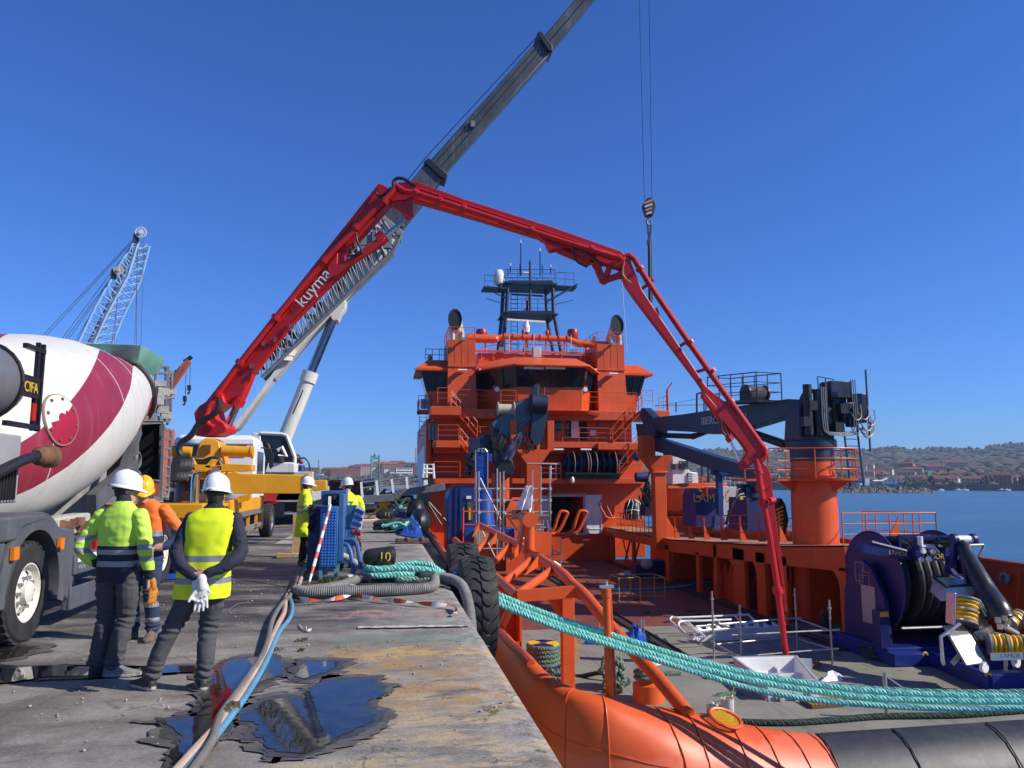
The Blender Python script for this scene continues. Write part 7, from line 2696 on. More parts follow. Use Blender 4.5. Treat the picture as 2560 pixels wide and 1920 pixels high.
b3=bsec([(1564,650),(1574,648),(1578,664),(1604,728),(1762,966),(1820,1016),(1880,1076),(1900,1118),(1904,1134),(1890,1152),(1864,1170),(1848,1160),(1866,1130),(1848,1104),(1792,1042),(1778,1026),(1753,992),(1755,975),(1738,950),(1585,748),(1560,712),(1552,690)],.3,'boom_section')
bpipe([(1558,650),(1562,640),(1572,638),(1586,648),(1600,672),(1645,742),(1724,858),(1794,958),(1910,1122),(1914,1136),(1906,1148),(1894,1152)],.085,'delivery_pipe',o=-.1)
mb=MB()
for a,b_ in(((1586,650),(1622,716)),((1588,735),(1634,700)),((1700,865),(1725,850)),((1740,930),(1775,920)),((1650,800),(1640,770)),((1795,1030),(1832,1012))):
 A,B=Bm(*a,-.1),Bm(*b_,-.1)
 mb.bar(A,B,.06,.09)
for px,py in((1600,672),(1725,856),(1780,928),(1826,1005),(1909,1122)):
 p=Bm(px,py,-.1)
 mb.lathe([(.09,-.05),(.13,-.05),(.13,.05),(.09,.05)],p,Bm(px+8,py+11,-.1)-p,12)
mb.build('pipe_clamp',REDPAINT,b3,kind='stuff')
bsec([(1752,992),(1762,985),(1790,1018),(1786,1030),(1778,1026)],.24,'ram_bracket',o=-.05,par=b3)
bpipe([(1792,1032),(1824,1098)],.085,'ram_cylinder',REDPAINT,-.05)
bpipe([(1820,1092),(1828,1102)],.11,'ram_gland',REDPAINT,-.05)
bpipe([(1824,1098),(1850,1158)],.04,'ram_rod',CHROME,-.05)
mb=MB()
for px,py in((1856,1163),(1890,1148)):
 mb.tube(Bm(px,py,-.16),Bm(px,py,.16),.13,14)
mb.build('boom_pin',REDPAINT,t,kind='stuff')
b4=bsec([(1888,1152),(1904,1156),(1916,1168),(1924,1190),(1936,1290),(1950,1385),(1962,1500),(1966,1530),(1942,1400),(1922,1305),(1906,1225),(1898,1190)],.24,'boom_section')
bpipe([(1890,1148),(1894,1165),(1902,1225),(1924,1340),(1945,1480),(1968,1665)],.085,'delivery_pipe',o=-.12)
mb=MB()
for px,py,r in((1896,1180,.12),(1900,1220,.12),(1907,1252,.13),(1908,1260,.14),(1943,1472,.13),(1945,1480,.14),(1955,1560,.1)):
 p=Bm(px,py,-.12)
 mb.lathe([(.08,-.05),(r,-.05),(r,.05),(.08,.05)],p,Bm(px+2,py+14,-.12)-p,12)
for a,b_ in(((1905,1222),(1928,1216)),((1908,1256),(1925,1250))):
 mb.bar(Bm(*a,-.12),Bm(*b_,-.12),.05,.06)
mb.tube(Bm(1922,1252,-.25),Bm(1934,1250,-.05),.09,10)
mb.build('pipe_clamp',REDPAINT,b4,kind='stuff')
bpipe([(1908,1262),(1914,1248),(1922,1252),(1920,1268),(1912,1274)],.02,'hose_tail',REDPAINT,-.3)
bpipe([(548,1000),(545,1020),(535,1035),(510,1050),(495,1062),(478,1088),(455,1105),(448,1122),(452,1138),(470,1150),(505,1155),(530,1148),(545,1152),(552,1165)],.085,'hydraulic_hose',HOSEBLACK,-.75,n=9,sm=4)
bpipe([(983,470),(985,452),(998,445),(1015,450),(1030,460),(1040,464)],.05,'hydraulic_hose',HOSEBLACK,-.2,n=8,sm=4)
bpipe([(1505,660),(1440,612),(1440,650),(1468,668)],.03,'hydraulic_hose',HOSEBLACK,-.25,sm=4)
bpipe([(945,470),(940,482),(950,490),(975,476)],.035,'hydraulic_hose',HOSEBLACK,-.3,sm=4)
bpipe([(890,572),(892,600),(905,632),(870,640)],.03,'hydraulic_hose',HOSEBLACK,-.3,sm=4)
bpipe([(1560,655),(1556,680),(1562,695),(1578,708)],.03,'hydraulic_hose',mat('hose_gold',(.35,.22,.08),.4,metal=.5),-.2,sm=4)
bpipe([(1800,1045),(1804,1075),(1815,1090)],.03,'hydraulic_hose',HOSEBLACK,-.2,sm=4)
# MOBILE CRANE
t=thing('mobile_crane','white mobile crane with a long dark telescopic boom raised over the ship','mobile crane',(-4.6,36,0))
MY=36.
M_=lambda px,py,y=MY:at(px,py,Y=y)
flat_beam(MB(),[(566,1090),(640,1000),(760,830),(895,640),(950,560),(1000,592),(938,664),(868,752),(782,842),(690,950),(690,946),(600,1072)],Y=MY,w=.95).build('base_boom',CREAM,t,bev=.03)
BOOMD=mat('boom_dark',(.055,.062,.068),.42,var=.25,scale=.8,streak=(.19,.2,.2),amt=.75)
s1=flat_beam(MB(),[(952,552),(1062,416),(1106,450),(998,584)],Y=MY,w=.82).build('boom_section',BOOMD,t,bev=.05)
s2=flat_beam(MB(),[(1066,418),(1346,104),(1380,134),(1102,446)],Y=MY,w=.72).build('boom_section',BOOMD,t,bev=.05)
tip=M_(1602,-165)
flat_beam(MB(),[(1350,106),(1590,-178),(1616,-155),(1376,132)],Y=MY,w=.62).build('boom_section',BOOMD,t,bev=.04)
for q in([(1058,414),(1070,405),(1118,445),(1112,458),(1098,452)],[(1338,96),(1348,92),(1376,128),(1376,142),(1366,140),(1352,120)]):
 flat_beam(MB(),q,Y=MY,w=1.05).build('boom_collar',BLACK,t,bev=.03)
flat_beam(MB(),[(944,548),(956,544),(1008,588),(1002,600),(990,594)],Y=MY,w=1.15).build('boom_collar',GREY,t,bev=.03)
mb=MB()
for a,b_ in(((985,560),(1080,440)),((1085,440),(1352,128)),((1365,118),(1600,-160)),((1075,425),(1350,112))):
 mb.pipe([M_(*a,MY-.42),M_(*b_,MY-.42)],.02,5)
mb.build('boom_seam',BOOMD,t,kind='stuff')
mb=MB()
mb.tube(M_(930,560),M_(1066,392),.02,4)
mb.tube(M_(1066,392),M_(1350,84),.02,4)
mb.build('boom_wire',BLACK,t)
mb=MB()
for px,py in((1182,310),(968,498),(1006,558)):
 mb.box(M_(px,py,MY-.45),(.2,.1,.3))
mb.build('boom_lug',GREY,t,kind='stuff')
LATT=mat('lattice_grey',(.16,.17,.18),.5,var=.2,scale=3)
mb=MB()
lo0,lo1=M_(655,944,MY-.9),M_(1003,588,MY-.9)
hi0,hi1=M_(640,915,MY-.9),M_(948,545,MY-.9)
lo1b=M_(985,624,MY-.9)
for a,b_,r in((lo0,lo1b,.09),(hi0,hi1,.07),(lo0+V(0,.8,0),lo1b+V(0,.8,0),.07)):
 mb.tube(a,b_,r,8)
n=26
for k in range(n):
 u,v=k/n,(k+1)/n
 mb.tube(lo0.lerp(lo1b,u),hi0.lerp(hi1,v),.035,5)
 mb.tube(hi0.lerp(hi1,v),lo0.lerp(lo1b,v),.03,5)
mb.tube(lo1b,lo1,.08,8)
mb.build('lattice_jib',LATT,t)
mb=MB()
for k in range(34):
 u=rnd.random()
 p=lo0.lerp(lo1,u).lerp(hi0.lerp(hi1,u),rnd.uniform(.25,.9))+V(0,.2,0)
 mb.box(p,(rnd.uniform(.15,.5),.2,rnd.uniform(.12,.4)),rnd.random())
mb.build('jib_gear',DARKGREY,t,kind='stuff')
mb=MB()
mb.pipe([M_(px,py,MY-1.)for px,py in((960,555),(985,590),(1003,588),(985,625),(965,640),(950,610),(940,580))],.07,7)
mb.box(M_(955,600,MY-.9),(.9,.3,.8))
mb.box(M_(920,602,MY-.8),(.7,.3,.5))
mb.build('jib_head',LATT,t)
mb=MB().tube(M_(690,1150),M_(772,945),.32,20)
mb.tube(M_(768,955),M_(777,930),.38,20)
mb.build('ram_cylinder',CREAM,t)
MB().tube(M_(776,934),M_(832,800),.2,20).build('ram_rod',mat('ram_steel',(.22,.25,.3),.12,metal=1.),t)
flat_beam(MB(),[(832,770),(850,748),(868,760),(864,776),(856,786),(846,806),(832,806),(825,790)],Y=MY,w=.9).build('ram_bracket',CREAM,t,bev=.04)
MB().pipe([M_(732,1035,MY-.42),M_(758,975,MY-.42)],.03,5).build('ram_pipe',BLACK,t)
mb=MB()
for px,py in((715,885),(725,880),(720,892)):
 mb.box(M_(px,py,MY-.6),(.4,.2,.35),.4)
mb.build('boom_bracket',CREAM,t,kind='stuff')
CYY=33.5
c5=lambda px,py,y=CYY:at(px,py,Y=y)
flat_beam(MB(),[(638,1084),(658,1086),(660,1130),(662,1184),(640,1184)],Y=CYY,w=1.5).build('cab_rear',CREAM,t,bev=.03)
flat_beam(MB(),[(658,1088),(708,1087),(718,1091),(735,1140),(738,1158),(690,1158),(672,1182),(660,1182)],Y=CYY,w=1.4).build('cab_glass',GLASS,t)
mb=MB()
for pts in([(652,1083),(704,1085),(719,1090)],[(717,1090),(737,1142),(737,1160)],[(735,1160),(688,1160),(672,1184)],[(694,1126),(705,1118),(716,1140),(696,1140)]):
 mb.pipe([c5(px,py,CYY-.72)for px,py in pts],.085,6)
mb.build('cab_frame',CREAM,t)
flat_beam(MB(),[(676,1158),(738,1158),(742,1162),(740,1182),(668,1182)],Y=CYY-.3,w=1.4).build('cab_base',CREAM,t,bev=.03)
mb=MB().ell(c5(741,1147,CYY-.5),.18,.18,.2,12,8)
mb.tube(c5(700,1140,CYY-.9),c5(700,1156,CYY-.9),.2,12)
mb.pipe(smooth_path([c5(650,1112,CYY-.9),c5(668,1110,CYY-.9),c5(676,1128,CYY-.9),c5(680,1150,CYY-.9)],4),.06,6)
mb.build('cab_fittings',BLACK,t,kind='stuff')
mb=MB()
mb.bb(-5.8,-2.95,33.,44,.95,1.55)
mb.bb(-5.8,-2.9,33.,33.6,1.,2.2)
mb.build('carrier_deck',mat('carrier_pale',(.42,.42,.4),.5,var=.15,scale=2,streak=(.25,.23,.2),amt=.4),t,bev=.03)
mb=MB()
mb.bb(-5.9,-2.95,33.6,44,.55,.95)
mb.bb(-5.,-4.,32.9,33.1,.35,.95)
mb.build('carrier_chassis',BLACK,t)
for y in(34.6,36.1,40.5,42.):
 wheel(t,(-3.25,y,.62),.62,.48,1,GREY)
mb=MB()
mb.bb(-4.7,-4.3,32.82,32.95,.9,1.1)
mb.build('tail_lamp',REDLIGHT,t)
mb=MB()
mb.bb(-5.4,-5.,32.85,32.97,.9,1.1)
mb.build('tail_lamp',REDLIGHT,t)
mb=MB()
mb.prism([(0,0),(.55,0.),(.75,.5),(.2,.5)],(-4.9,32.8,1.),(1,0,0),(0,0,1),.04)
mb.build('warning_board',mat('board_red',(.5,.03,.03),.5),t)
mb=MB()
mb.pipe(smooth_path([c5(745,1150,34),c5(760,1145,34),c5(772,1158,34),c5(775,1180,34)],5),.04,6)
mb.build('deck_hose',HOSEBLACK,t)
t=thing('crane_hook','hazard-striped hook block hanging on wires from the mobile crane','crane hook',M_(1622,560))
W0=M_(1622,520)
mb=MB()
for pt_,pb_ in((1594,1611),(1620,1630)):
 mb.tube(M_(pt_,-165),M_(pb_,505),.013,5)
mb.build('hoist_wire',BLACK,t)
flat_beam(MB(),[(1612,503),(1617,497),(1625,497),(1633,503),(1637,514),(1635,525),(1630,542),(1616,542),(1609,525),(1607,514)],Y=MY,w=.45).build('block',BLACK,t,bev=.04)
for k in range(4):
 mb=MB()
 a,b_=M_(1610+k*2,508+9*k,MY-.25),M_(1632-k*1,500+10*k,MY-.25)
 mb.bar(a,b_,.03,.1)
 mb.build('stripe',mat('stripe_pink',(.42,.16,.15),.5)if k%2==0 else mat('stripe_pale',(.45,.43,.4),.5),t)
mb=MB()
mb.pipe(smooth_path([M_(1622,542),M_(1622,548),M_(1617,553),M_(1620,562),M_(1627,560),M_(1627,552)],4),.06,7)
mb.build('hook',GREY,t)
mb=MB()
mb.tube(M_(1619,560),M_(1623,604),.05,6)
mb.tube(M_(1628,558),M_(1624,604),.05,6)
mb.tube(M_(1623,604),M_(1625,756),.085,8)
mb.tube(M_(1627,604),M_(1630,756),.04,6)
mb.box(M_(1623,606),(.2,.12,.3))
mb.build('sling',mat('sling_dark',(.03,.035,.045),.6),t)
MB().tube(at(1554,700,Y=35),at(1570,850,Y=35),.014,4)
o=single(MB().tube(at(1554,690,Y=48),at(1568,880,Y=48),.018,4),'whip_aerial',mat('aerial_pale',(.55,.62,.68),.5),'long thin pale whip aerial rising beside the right-hand exhaust stack','aerial')
# PEOPLE
SKIN=mat('skin',(.52,.27,.18),.5,var=.12,scale=12)
HAIR=mat('hair_dark',(.025,.018,.013),.6,var=.3,scale=60)
HIVIS=mat('hivis_yellow',(.74,.86,.01),.65,var=.06,scale=6,bump=.08,bscale=14)
HIVISG=mat('hivis_lime',(.52,.8,.085),.7,var=.08,scale=6,bump=.08,bscale=14)
HIVISO=mat('hivis_orange',(.85,.17,.02),.7,var=.08,scale=6,bump=.08,bscale=14)
BAND=mat('reflective_band',(.3,.3,.31),.4,metal=.3,var=.15,scale=9)
NAVYC=mat('navy_cloth',(.02,.022,.04),.85,var=.25,scale=8,bump=.2,bscale=90)
CHAR=mat('charcoal_cloth',(.062,.062,.068),.85,var=.2,scale=7,bump=.2,bscale=90)
BLACKC=mat('black_cloth',(.014,.014,.018),.85,var=.25,scale=8,bump=.2,bscale=90)
BLUEC=mat('work_blue_cloth',(.022,.035,.085),.85,var=.3,scale=8,bump=.2,bscale=90)
SHOE=mat('shoe_grey',(.17,.17,.16),.7,var=.3,scale=14,bump=.2)
SHOEB=mat('shoe_black',(.02,.02,.022),.6,var=.3,scale=14)
SHOET=mat('boot_tan',(.14,.1,.065),.8,var=.3,scale=14)
SOLE=mat('sole_pale',(.36,.35,.32),.7,var=.2,scale=10)
GLOVEW=mat('glove_white',(.66,.64,.58),.8,var=.15,scale=14,streak=(.35,.32,.27),amt=.5)
GLOVEO=mat('glove_orange',(.62,.22,.02),.7,var=.25,scale=12,streak=(.06,.05,.04),amt=.7)
HELW=mat('helmet_white',(.78,.78,.77),.25,var=.03,scale=3,coat=.3)
HELY=mat('helmet_yellow',(.8,.47,.01),.28,var=.04,scale=3,coat=.3)
class Fig:
 def __init__(s,loc,heading):
  s.M=Matrix.Translation(Vector(loc))@Matrix.Rotation(-R(heading),4,'Z')
  s.loc=Vector(loc)
  s.V,s.F,s.T=[],[],[]
 def W(s,p):
  return s.M@Vector(p)
 def _add(s,mb,tag_):
  o=len(s.V)
  s.V+=[s.M@p for p in mb.v]
  s.F+=[[i+o for i in f]for f in mb.f]
  s.T+=[tag_]*len(mb.f)
 def limb(s,pts,rad,tag_,n=12):
  s._add(MB().pipe(smooth_path(pts,4),[rad[min(len(rad)-1,i//4)]+(rad[min(len(rad)-1,i//4+1)]-rad[min(len(rad)-1,i//4)])*(i%4)/4 for i in range((len(pts)-1)*4+1)],n),tag_)
  for p,r in((pts[0],rad[0]),(pts[-1],rad[-1])):
   s._add(MB().ell(p,r*.98,r*.98,r*.98,10,7),tag_)
 def rings(s,rows,tag_,n=20,p=2.4):
  out=[]
  for cx,cy,z,rx,ry in rows:
   ring=[]
   for i in range(n):
    a=2*math.pi*i/n
    c,q=math.cos(a),math.sin(a)
    ring.append(V(cx+rx*math.copysign(abs(c)**(2/p),c),cy+ry*math.copysign(abs(q)**(2/p),q),z))
   out.append(ring)
  s._add(MB().loft(out),tag_)
 def ball(s,c,rx,ry,rz,tag_):
  s._add(MB().ell(c,rx,ry,rz,14,10),tag_)
 def hand(s,wrist,d,palm,tag_,curl=.6,thumb=1,spread=.018,size=1.):
  w,d,pn=Vector(wrist),Vector(d).normalized(),Vector(palm)
  pn=(pn-d*pn.dot(d)).normalized()
  sd=d.cross(pn).normalized()*thumb
  k=size
  c=w+d*.052*k
  o=MB()
  pr=[]
  for u,hw,ht in((-.005,.027,.02),(.03,.038,.017),(.075,.043,.015),(.098,.04,.012)):
   q=w+d*u*k
   pr.append([q+sd*hw*k*math.cos(a*.6283)+pn*ht*k*math.sin(a*.6283)for a in range(10)])
  o.loft(pr)
  s._add(o,tag_)
  for i,(off_,L)in enumerate(((.03,.07),(.01,.078),(-.011,.073),(-.031,.056))):
   b_=w+d*.092*k+sd*off_*k
   dd=(d+sd*(1.5-i)*spread*2).normalized()
   a=curl*(.9+.12*i)
   p1=b_+(dd*math.cos(a*.5)+pn*math.sin(a*.5))*L*.45*k
   p2=p1+(dd*math.cos(a*1.2)+pn*math.sin(a*1.2))*L*.32*k
   p3=p2+(dd*math.cos(a*1.9)+pn*math.sin(a*1.9))*L*.26*k
   s._add(MB().pipe([b_-dd*.02,b_,p1,p2,p3],[.0105*k,.0105*k,.0098*k,.009*k,.0078*k],7),tag_)
  b_=w+d*.028*k+sd*.026*k
  dd=(d*.72+sd*.62+pn*.25).normalized()
  p1=b_+dd*.04*k
  p2=p1+(dd+d*.4+pn*.2).normalized()*.032*k
  p3=p2+(dd+d*.7+pn*.3).normalized()*.024*k
  s._add(MB().pipe([b_-dd*.015,p1,p2,p3],[.015*k,.0125*k,.011*k,.0085*k],7),tag_)
 def head(s,c,yaw=0.,pitch=0.,skin='skin'):
  Rm=Matrix.Rotation(-R(yaw),3,'Z')@Matrix.Rotation(R(pitch),3,'X')
  c=Vector(c)
  s.hc,s.hR=c,Rm
  A=lambda p:c+Rm@Vector(p)
  rows=[]
  for z,rx,ry,yo in((-.115,.03,.03,.055),(-.1,.05,.058,.03),(-.07,.062,.078,.012),(-.03,.069,.09,0.),(.01,.074,.096,-.004),(.05,.076,.098,-.006),(.085,.068,.088,-.006),(.11,.046,.06,-.006),(.122,.015,.02,-.006)):
   rows.append([A((rx*math.cos(i*.3491),yo+ry*math.sin(i*.3491),z))for i in range(18)])
  s._add(MB().loft(rows),skin)
  s._add(MB().loft([[A((x*w,y,z))for x,y in((-1,.085),(1,.085),(.5,.085+dp),(-.5,.085+dp))]for z,w,dp in((.018,.01,.01),(-.01,.012,.024),(-.028,.018,.03),(-.038,.015,.014))]),skin)
  s._add(MB().ell(A((0,.092,.028)),.045,.012,.012,10,6),skin)
  for z in(-.06,-.072):
   s._add(MB().ell(A((0,.088,z)),.024,.01,.007,10,6),'lip')
  s._add(MB().ell(A((0,.078,-.1)),.022,.018,.016,10,6),skin)
  for k in(-1,1):
   s._add(MB().ell(A((.076*k,-.008,-.008)),.011,.02,.032,8,6),skin)
  s._add(MB().loft([[A((rx*math.cos(a),-.01+ry*math.sin(a),z))for a in[math.pi*.98+i*math.pi*1.04/9 for i in range(10)]+[]]+[A((.03,0.,z)),A((-.03,0.,z))]for z,rx,ry in((-.075,.062,.08),(-.03,.076,.098),(.03,.081,.104),(.06,.081,.104))]),'hair')
 def grow(s,name,mats,rule,parent,voxel=.0085,wr=.006,smooth=3):
  org=origin_of(parent)
  src=bpy.data.meshes.new('limbs')
  src.from_pydata([tuple(v-org)for v in s.V],[],s.F)
  ob=bpy.data.objects.new('limbs',src)
  COL.objects.link(ob)
  md=ob.modifiers.new('skin','REMESH')
  md.mode='VOXEL'
  md.voxel_size=voxel
  sm=ob.modifiers.new('relax','SMOOTH')
  sm.factor=.5
  sm.iterations=smooth
  bpy.context.view_layer.update()
  dg=bpy.context.evaluated_depsgraph_get()
  me=bpy.data.meshes.new_from_object(ob.evaluated_get(dg))
  tree=BVHTree.FromPolygons([v-org for v in s.V],s.F)
  bpy.data.objects.remove(ob)
  me.name=name
  keys=list(mats)
  me.materials.clear()
  for k in keys:
   me.materials.append(mats[k])
  Mi=s.M.inverted()
  P=[v.co.copy()for v in me.vertices]
  Nn=[v.normal.copy()for v in me.vertices]
  co=[]
  for p,nv in zip(P,Nn):
   tg=s.T[tree.find_nearest(p)[2]]
   if tg not in('skin','lip','hair','shoe','shoeb','sole','hand'):
    f=noise.noise(V(p.x*7,p.y*7,p.z*13))+.6*noise.noise(V(p.x*16+5,p.y*16,p.z*26))
    fold=.9 if tg=='leg' else .6
    f+=1.5*fold*math.sin(p.z*62+30*p.x+5*noise.noise(p*5))*max(0,noise.noise(V(p.x*5+3,p.y*5,p.z*3.5))+.1)
    if tg=='leg':
     z=p.z+org.z
     k=max(0,1-abs(z-.5)/.14)+1.3*max(0,1-abs(z-.14)/.12)+.6*max(0,1-abs(z-.86)/.1)
     f+=1.3*k*math.sin(z*110+22*p.x+3*noise.noise(p*9))
    elif tg.startswith('sleeve'):
     f+=.9*math.sin(p.z*95+40*p.x+4*noise.noise(p*8))*max(0,noise.noise(p*6+V(1,2,3))+.25)
    p=p+nv*wr*f
   co+=p[:]
  me.vertices.foreach_set('co',co)
  me.update()
  for poly in me.polygons:
   _,_,fi,_=tree.find_nearest(poly.center)
   key=rule(s.T[fi],Mi@(poly.center+org))
   poly.material_index=keys.index(key)
  me.polygons.foreach_set('use_smooth',[True]*len(me.polygons))
  o=bpy.data.objects.new(name,me)
  COL.objects.link(o)
  o.parent=parent
  return o
 def face_bits(s,parent):
  A=lambda p:s.M@(s.hc+s.hR@Vector(p))
  for k in(-1,1):
   MB().ell(A((.03*k,.089,.008)),.01,.007,.007,8,6).build('eye',mat('eye_dark',(.06,.05,.045),.2),parent)
  mb=MB()
  for k in(-1,1):
   mb.bar(A((.014*k,.099,.03)),A((.046*k,.09,.032)),.008,.008)
  mb.build('eyebrow',HAIR,parent)
 def helmet(s,m,parent,peak=True):
  A=lambda p:s.M@(s.hc+s.hR@Vector(p))
  mb=MB()
  rows=[]
  n=32
  for z,k in((.02,1.),(.03,1.),(.06,.985),(.095,.94),(.125,.85),(.15,.7),(.168,.48),(.178,.24),(.18,.02)):
   rows.append([A((.112*k*math.cos(6.283*i/n),-.006+.14*k*math.sin(6.283*i/n)+(.05 if False else 0),z-.012*math.sin(6.283*i/n)))for i in range(n)])
  mb.loft(rows,cap=False)
  shell=mb.build('hard_hat',m,parent,ang=60)
  br=[]
  for j,(g,dz)in enumerate(((.98,.026),(1.,.03),(1.07,.02),(1.09,.01),(1.075,.004),(.99,.016))):
   row=[]
   for i in range(n):
    a=6.283*i/n
    f=max(0,math.sin(a))**3*(.045 if j in(2,3,4)else 0)
    row.append(A((.112*g*math.cos(a),-.006+.14*g*math.sin(a)+f,dz-.012*math.sin(a)-f*.35)))
   br.append(row)
  MB().loft(br,cap=False).build('brim',m,shell,ang=60)
  mb=MB()
  for k in(-1,0,1):
   mb.pipe([A((.03*k*math.cos(t),-.006+(.141-abs(k)*.004)*math.cos(t),.03+(.15-.006*abs(k))*math.sin(t)))for t in[.35+i*.245 for i in range(11)]],.006,5)
  mb.build('ridge',m,shell)
  MB().box(A((0,-.152,.026)),(.035,.012,.012),0).build('brand_tab',BLACK,shell)
  MB().pipe([A((.092*math.cos(a*.3142),-.006+.116*math.sin(a*.3142),0.))for a in range(20)],.012,6,loop=True).build('harness',BLACK,shell)
  return shell
def shoe(f,heel,toe_dir,tag_='shoe',L=.29,sole='sole'):
 h=Vector(heel)
 d=Vector(toe_dir).normalized()
 sd=V(d.y,-d.x,0)
 rows=[]
 for u,w,t in((-.06,.03,.07),(-.04,.04,.1),(.02,.044,.115),(.08,.045,.1),(.14,.051,.075),(.19,.05,.06),(L-.06,.036,.048),(L-.045,.02,.035)):
  rows.append([h+d*u+sd*w*math.cos(a)+V(0,0,.022+(t-.022)*max(0,math.sin(a))**.7 if math.sin(a)>0 else .022)for a in[i*.5236 for i in range(12)]])
 f._add(MB().loft(rows),tag_)
 rows=[]
 for z in(0.,.026):
  rows.append([h+V(0,0,z)+d*q+sd*w for q,w in((-.065,.02),(-.07,0),(-.065,-.02),(-.03,-.043),(.05,-.044),(.15,-.054),(.2,-.05),(L-.05,-.02),(L-.04,0),(L-.05,.02),(.2,.05),(.15,.054),(.05,.044),(-.03,.043))])
 f._add(MB().loft(rows),sole)
lf,rf=at(372,1722,Z=0),at(508,1722,Z=0)
base=(lf+rf)/2
t=thing('person','man seen from behind in yellow vest and white helmet, hands clasped behind his back','person',base,'men watching the concrete pour')
f=Fig(base,4)
hipx=.17
LF,RF=f.M.inverted()@lf,f.M.inverted()@rf
f.limb([(hipx-.1,0.,.93),(hipx-.13,.02,.72),(hipx-.24,.03,.5),(LF.x+.07,.01,.28),(LF.x+.02,LF.y,.1)],[.105,.098,.078,.074,.066],'leg',14)
f.limb([(hipx+.1,0.,.93),(hipx+.1,.01,.72),(hipx+.06,.04,.5),(RF.x+.01,RF.y,.28),(RF.x,RF.y,.1)],[.105,.098,.08,.076,.068],'leg',14)
f.ball((LF.x+.02,LF.y,.12),.078,.085,.05,'leg')
f.ball((RF.x,RF.y,.12),.078,.085,.05,'leg')
shoe(f,(LF.x+.01,LF.y-.02,0),(-.75,.55,0),L=.3)
shoe(f,(RF.x-0.,RF.y-.02,0),(-.35,.9,0),L=.3)
f.rings([(hipx,0,.8,.165,.115),(hipx,0,.9,.18,.125),(hipx+.02,0,1.02,.172,.12),(hipx+.04,0.,1.18,.18,.12),(hipx+.06,-.01,1.33,.19,.122),(hipx+.07,-.01,1.44,.185,.105),(hipx+.07,0.,1.5,.12,.08),(hipx+.07,.01,1.55,.07,.07)],'top')
hx_=hipx+.075
f.limb([(hx_,0.,1.48),(hx_,.02,1.6)],[.07,.066],'collar')
f.head((hx_+.005,.035,1.655),6,-4)
f.limb([(hx_-.185,-.01,1.43),(hx_-.235,-.05,1.29),(hx_-.262,-.1,1.15),(hx_-.19,-.185,1.04),(hx_-.02,-.225,.94)],[.068,.064,.066,.054,.042],'sleeve')
f.limb([(hx_+.185,-.01,1.43),(hx_+.235,-.05,1.29),(hx_+.262,-.1,1.15),(hx_+.2,-.19,1.06),(hx_+.04,-.235,.985)],[.068,.064,.066,.054,.042],'sleeve')
f.hand((hx_+.05,-.235,.985),(-1,-.1,-.25),(0,1,-.2),'hand',.55,-1)
f.hand((hx_-.015,-.215,.935),(.35,-.25,-1),(.3,-.6,0),'glove',.9,1,size=1.15)
body=f.grow('body',{'leg':CHAR,'top':BLACKC,'sleeve':NAVYC,'skin':SKIN,'lip':SKIN,'hair':HAIR,'hand':SKIN,'shoe':SHOEB,'sole':SOLE,'glove':GLOVEW,'collar':BLACKC},lambda tg,p:tg,t)
f.helmet(HELW,t)
f.face_bits(t)
def ringv(cx,cy,z,rx,ry,n=56,p=2.5):
 out=[]
 for i in range(n):
  a=2*math.pi*i/n
  c,q=math.cos(a),math.sin(a)
  w=.006*math.sin(a*9+z*7)*(1.6-z)+.006*noise.noise(V(math.cos(a)*3,math.sin(a)*3,z*9))+.007*max(0,noise.noise(V(math.cos(a)*2.2+4,z*3,1)))*math.sin(z*60+a*5)
  out.append(f.W((cx+(rx+w)*math.copysign(abs(c)**(2/p),c),cy+(ry+w)*math.copysign(abs(q)**(2/p),q),z)))
 return out
rows,zs_=[],[]
VZ=[(.76,hipx,0.,.235,.165),(.8,hipx,0.,.236,.165),(.86,hipx+.005,0,.232,.16),(.94,hipx+.012,-.005,.224,.156),(1.02,hipx+.02,-.005,.216,.15),(1.1,hipx+.03,-.005,.214,.15),(1.18,hipx+.04,-.005,.214,.15),(1.26,hipx+.05,-.01,.212,.15),(1.34,hipx+.06,-.012,.226,.146),(1.42,hipx+.068,-.012,.232,.132),(1.46,hipx+.07,-.01,.215,.112),(1.5,hipx+.07,-.005,.155,.092),(1.53,hipx+.07,0.,.09,.078)]
fine=[]
for(z0,x0,y0,a0,b0),(z1,x1,y1,a1,b1)in zip(VZ,VZ[1:]):
 for k in range(3):
  u=k/3
  fine.append([a+(b_-a)*u for a,b_ in zip((z0,x0,y0,a0,b0),(z1,x1,y1,a1,b1))])
fine.append(list(VZ[-1]))
rows=[ringv(x,y,z,a,b_)for z,x,y,a,b_ in fine]
mb=MB()
mi=[]
n=len(rows[0])
mb.v=[p for r_ in rows for p in r_]
for k in range(len(rows)-1):
 zc=(fine[k][0]+fine[k+1][0])/2
 for i in range(n):
  a=2*math.pi*(i+.5)/n
  if 1.16<zc<1.45 and abs(math.cos(a))>.86+(1.45-zc)*.2:
   continue
  mb.f.append([k*n+i,k*n+(i+1)%n,(k+1)*n+(i+1)%n,(k+1)*n+i])
  mi.append(1 if(1.075<zc<1.135 or .885<zc<.935)else 0)
vest=mb.build('vest',[HIVIS,BAND],t,mi=mi,ang=180)
sd_=vest.modifiers.new('cloth','SOLIDIFY')
sd_.thickness=.006
ss=vest.modifiers.new('soft','SUBSURF')
ss.levels=ss.render_levels=1
g=Fig(base,4)
gx=hx_+.01
g.hand((gx,-.285,.9),(.02,-.05,-1),(.1,-1,0),'glove',.12,1,.05,1.28)
g.limb([(gx-.01,-.27,.95),(gx,-.285,.88)],[.042,.038],'glove')
g.hand((gx-.055,-.265,.935),(.25,-.08,-1),(.2,-1,0),'glove',.45,-1,.03,1.15)
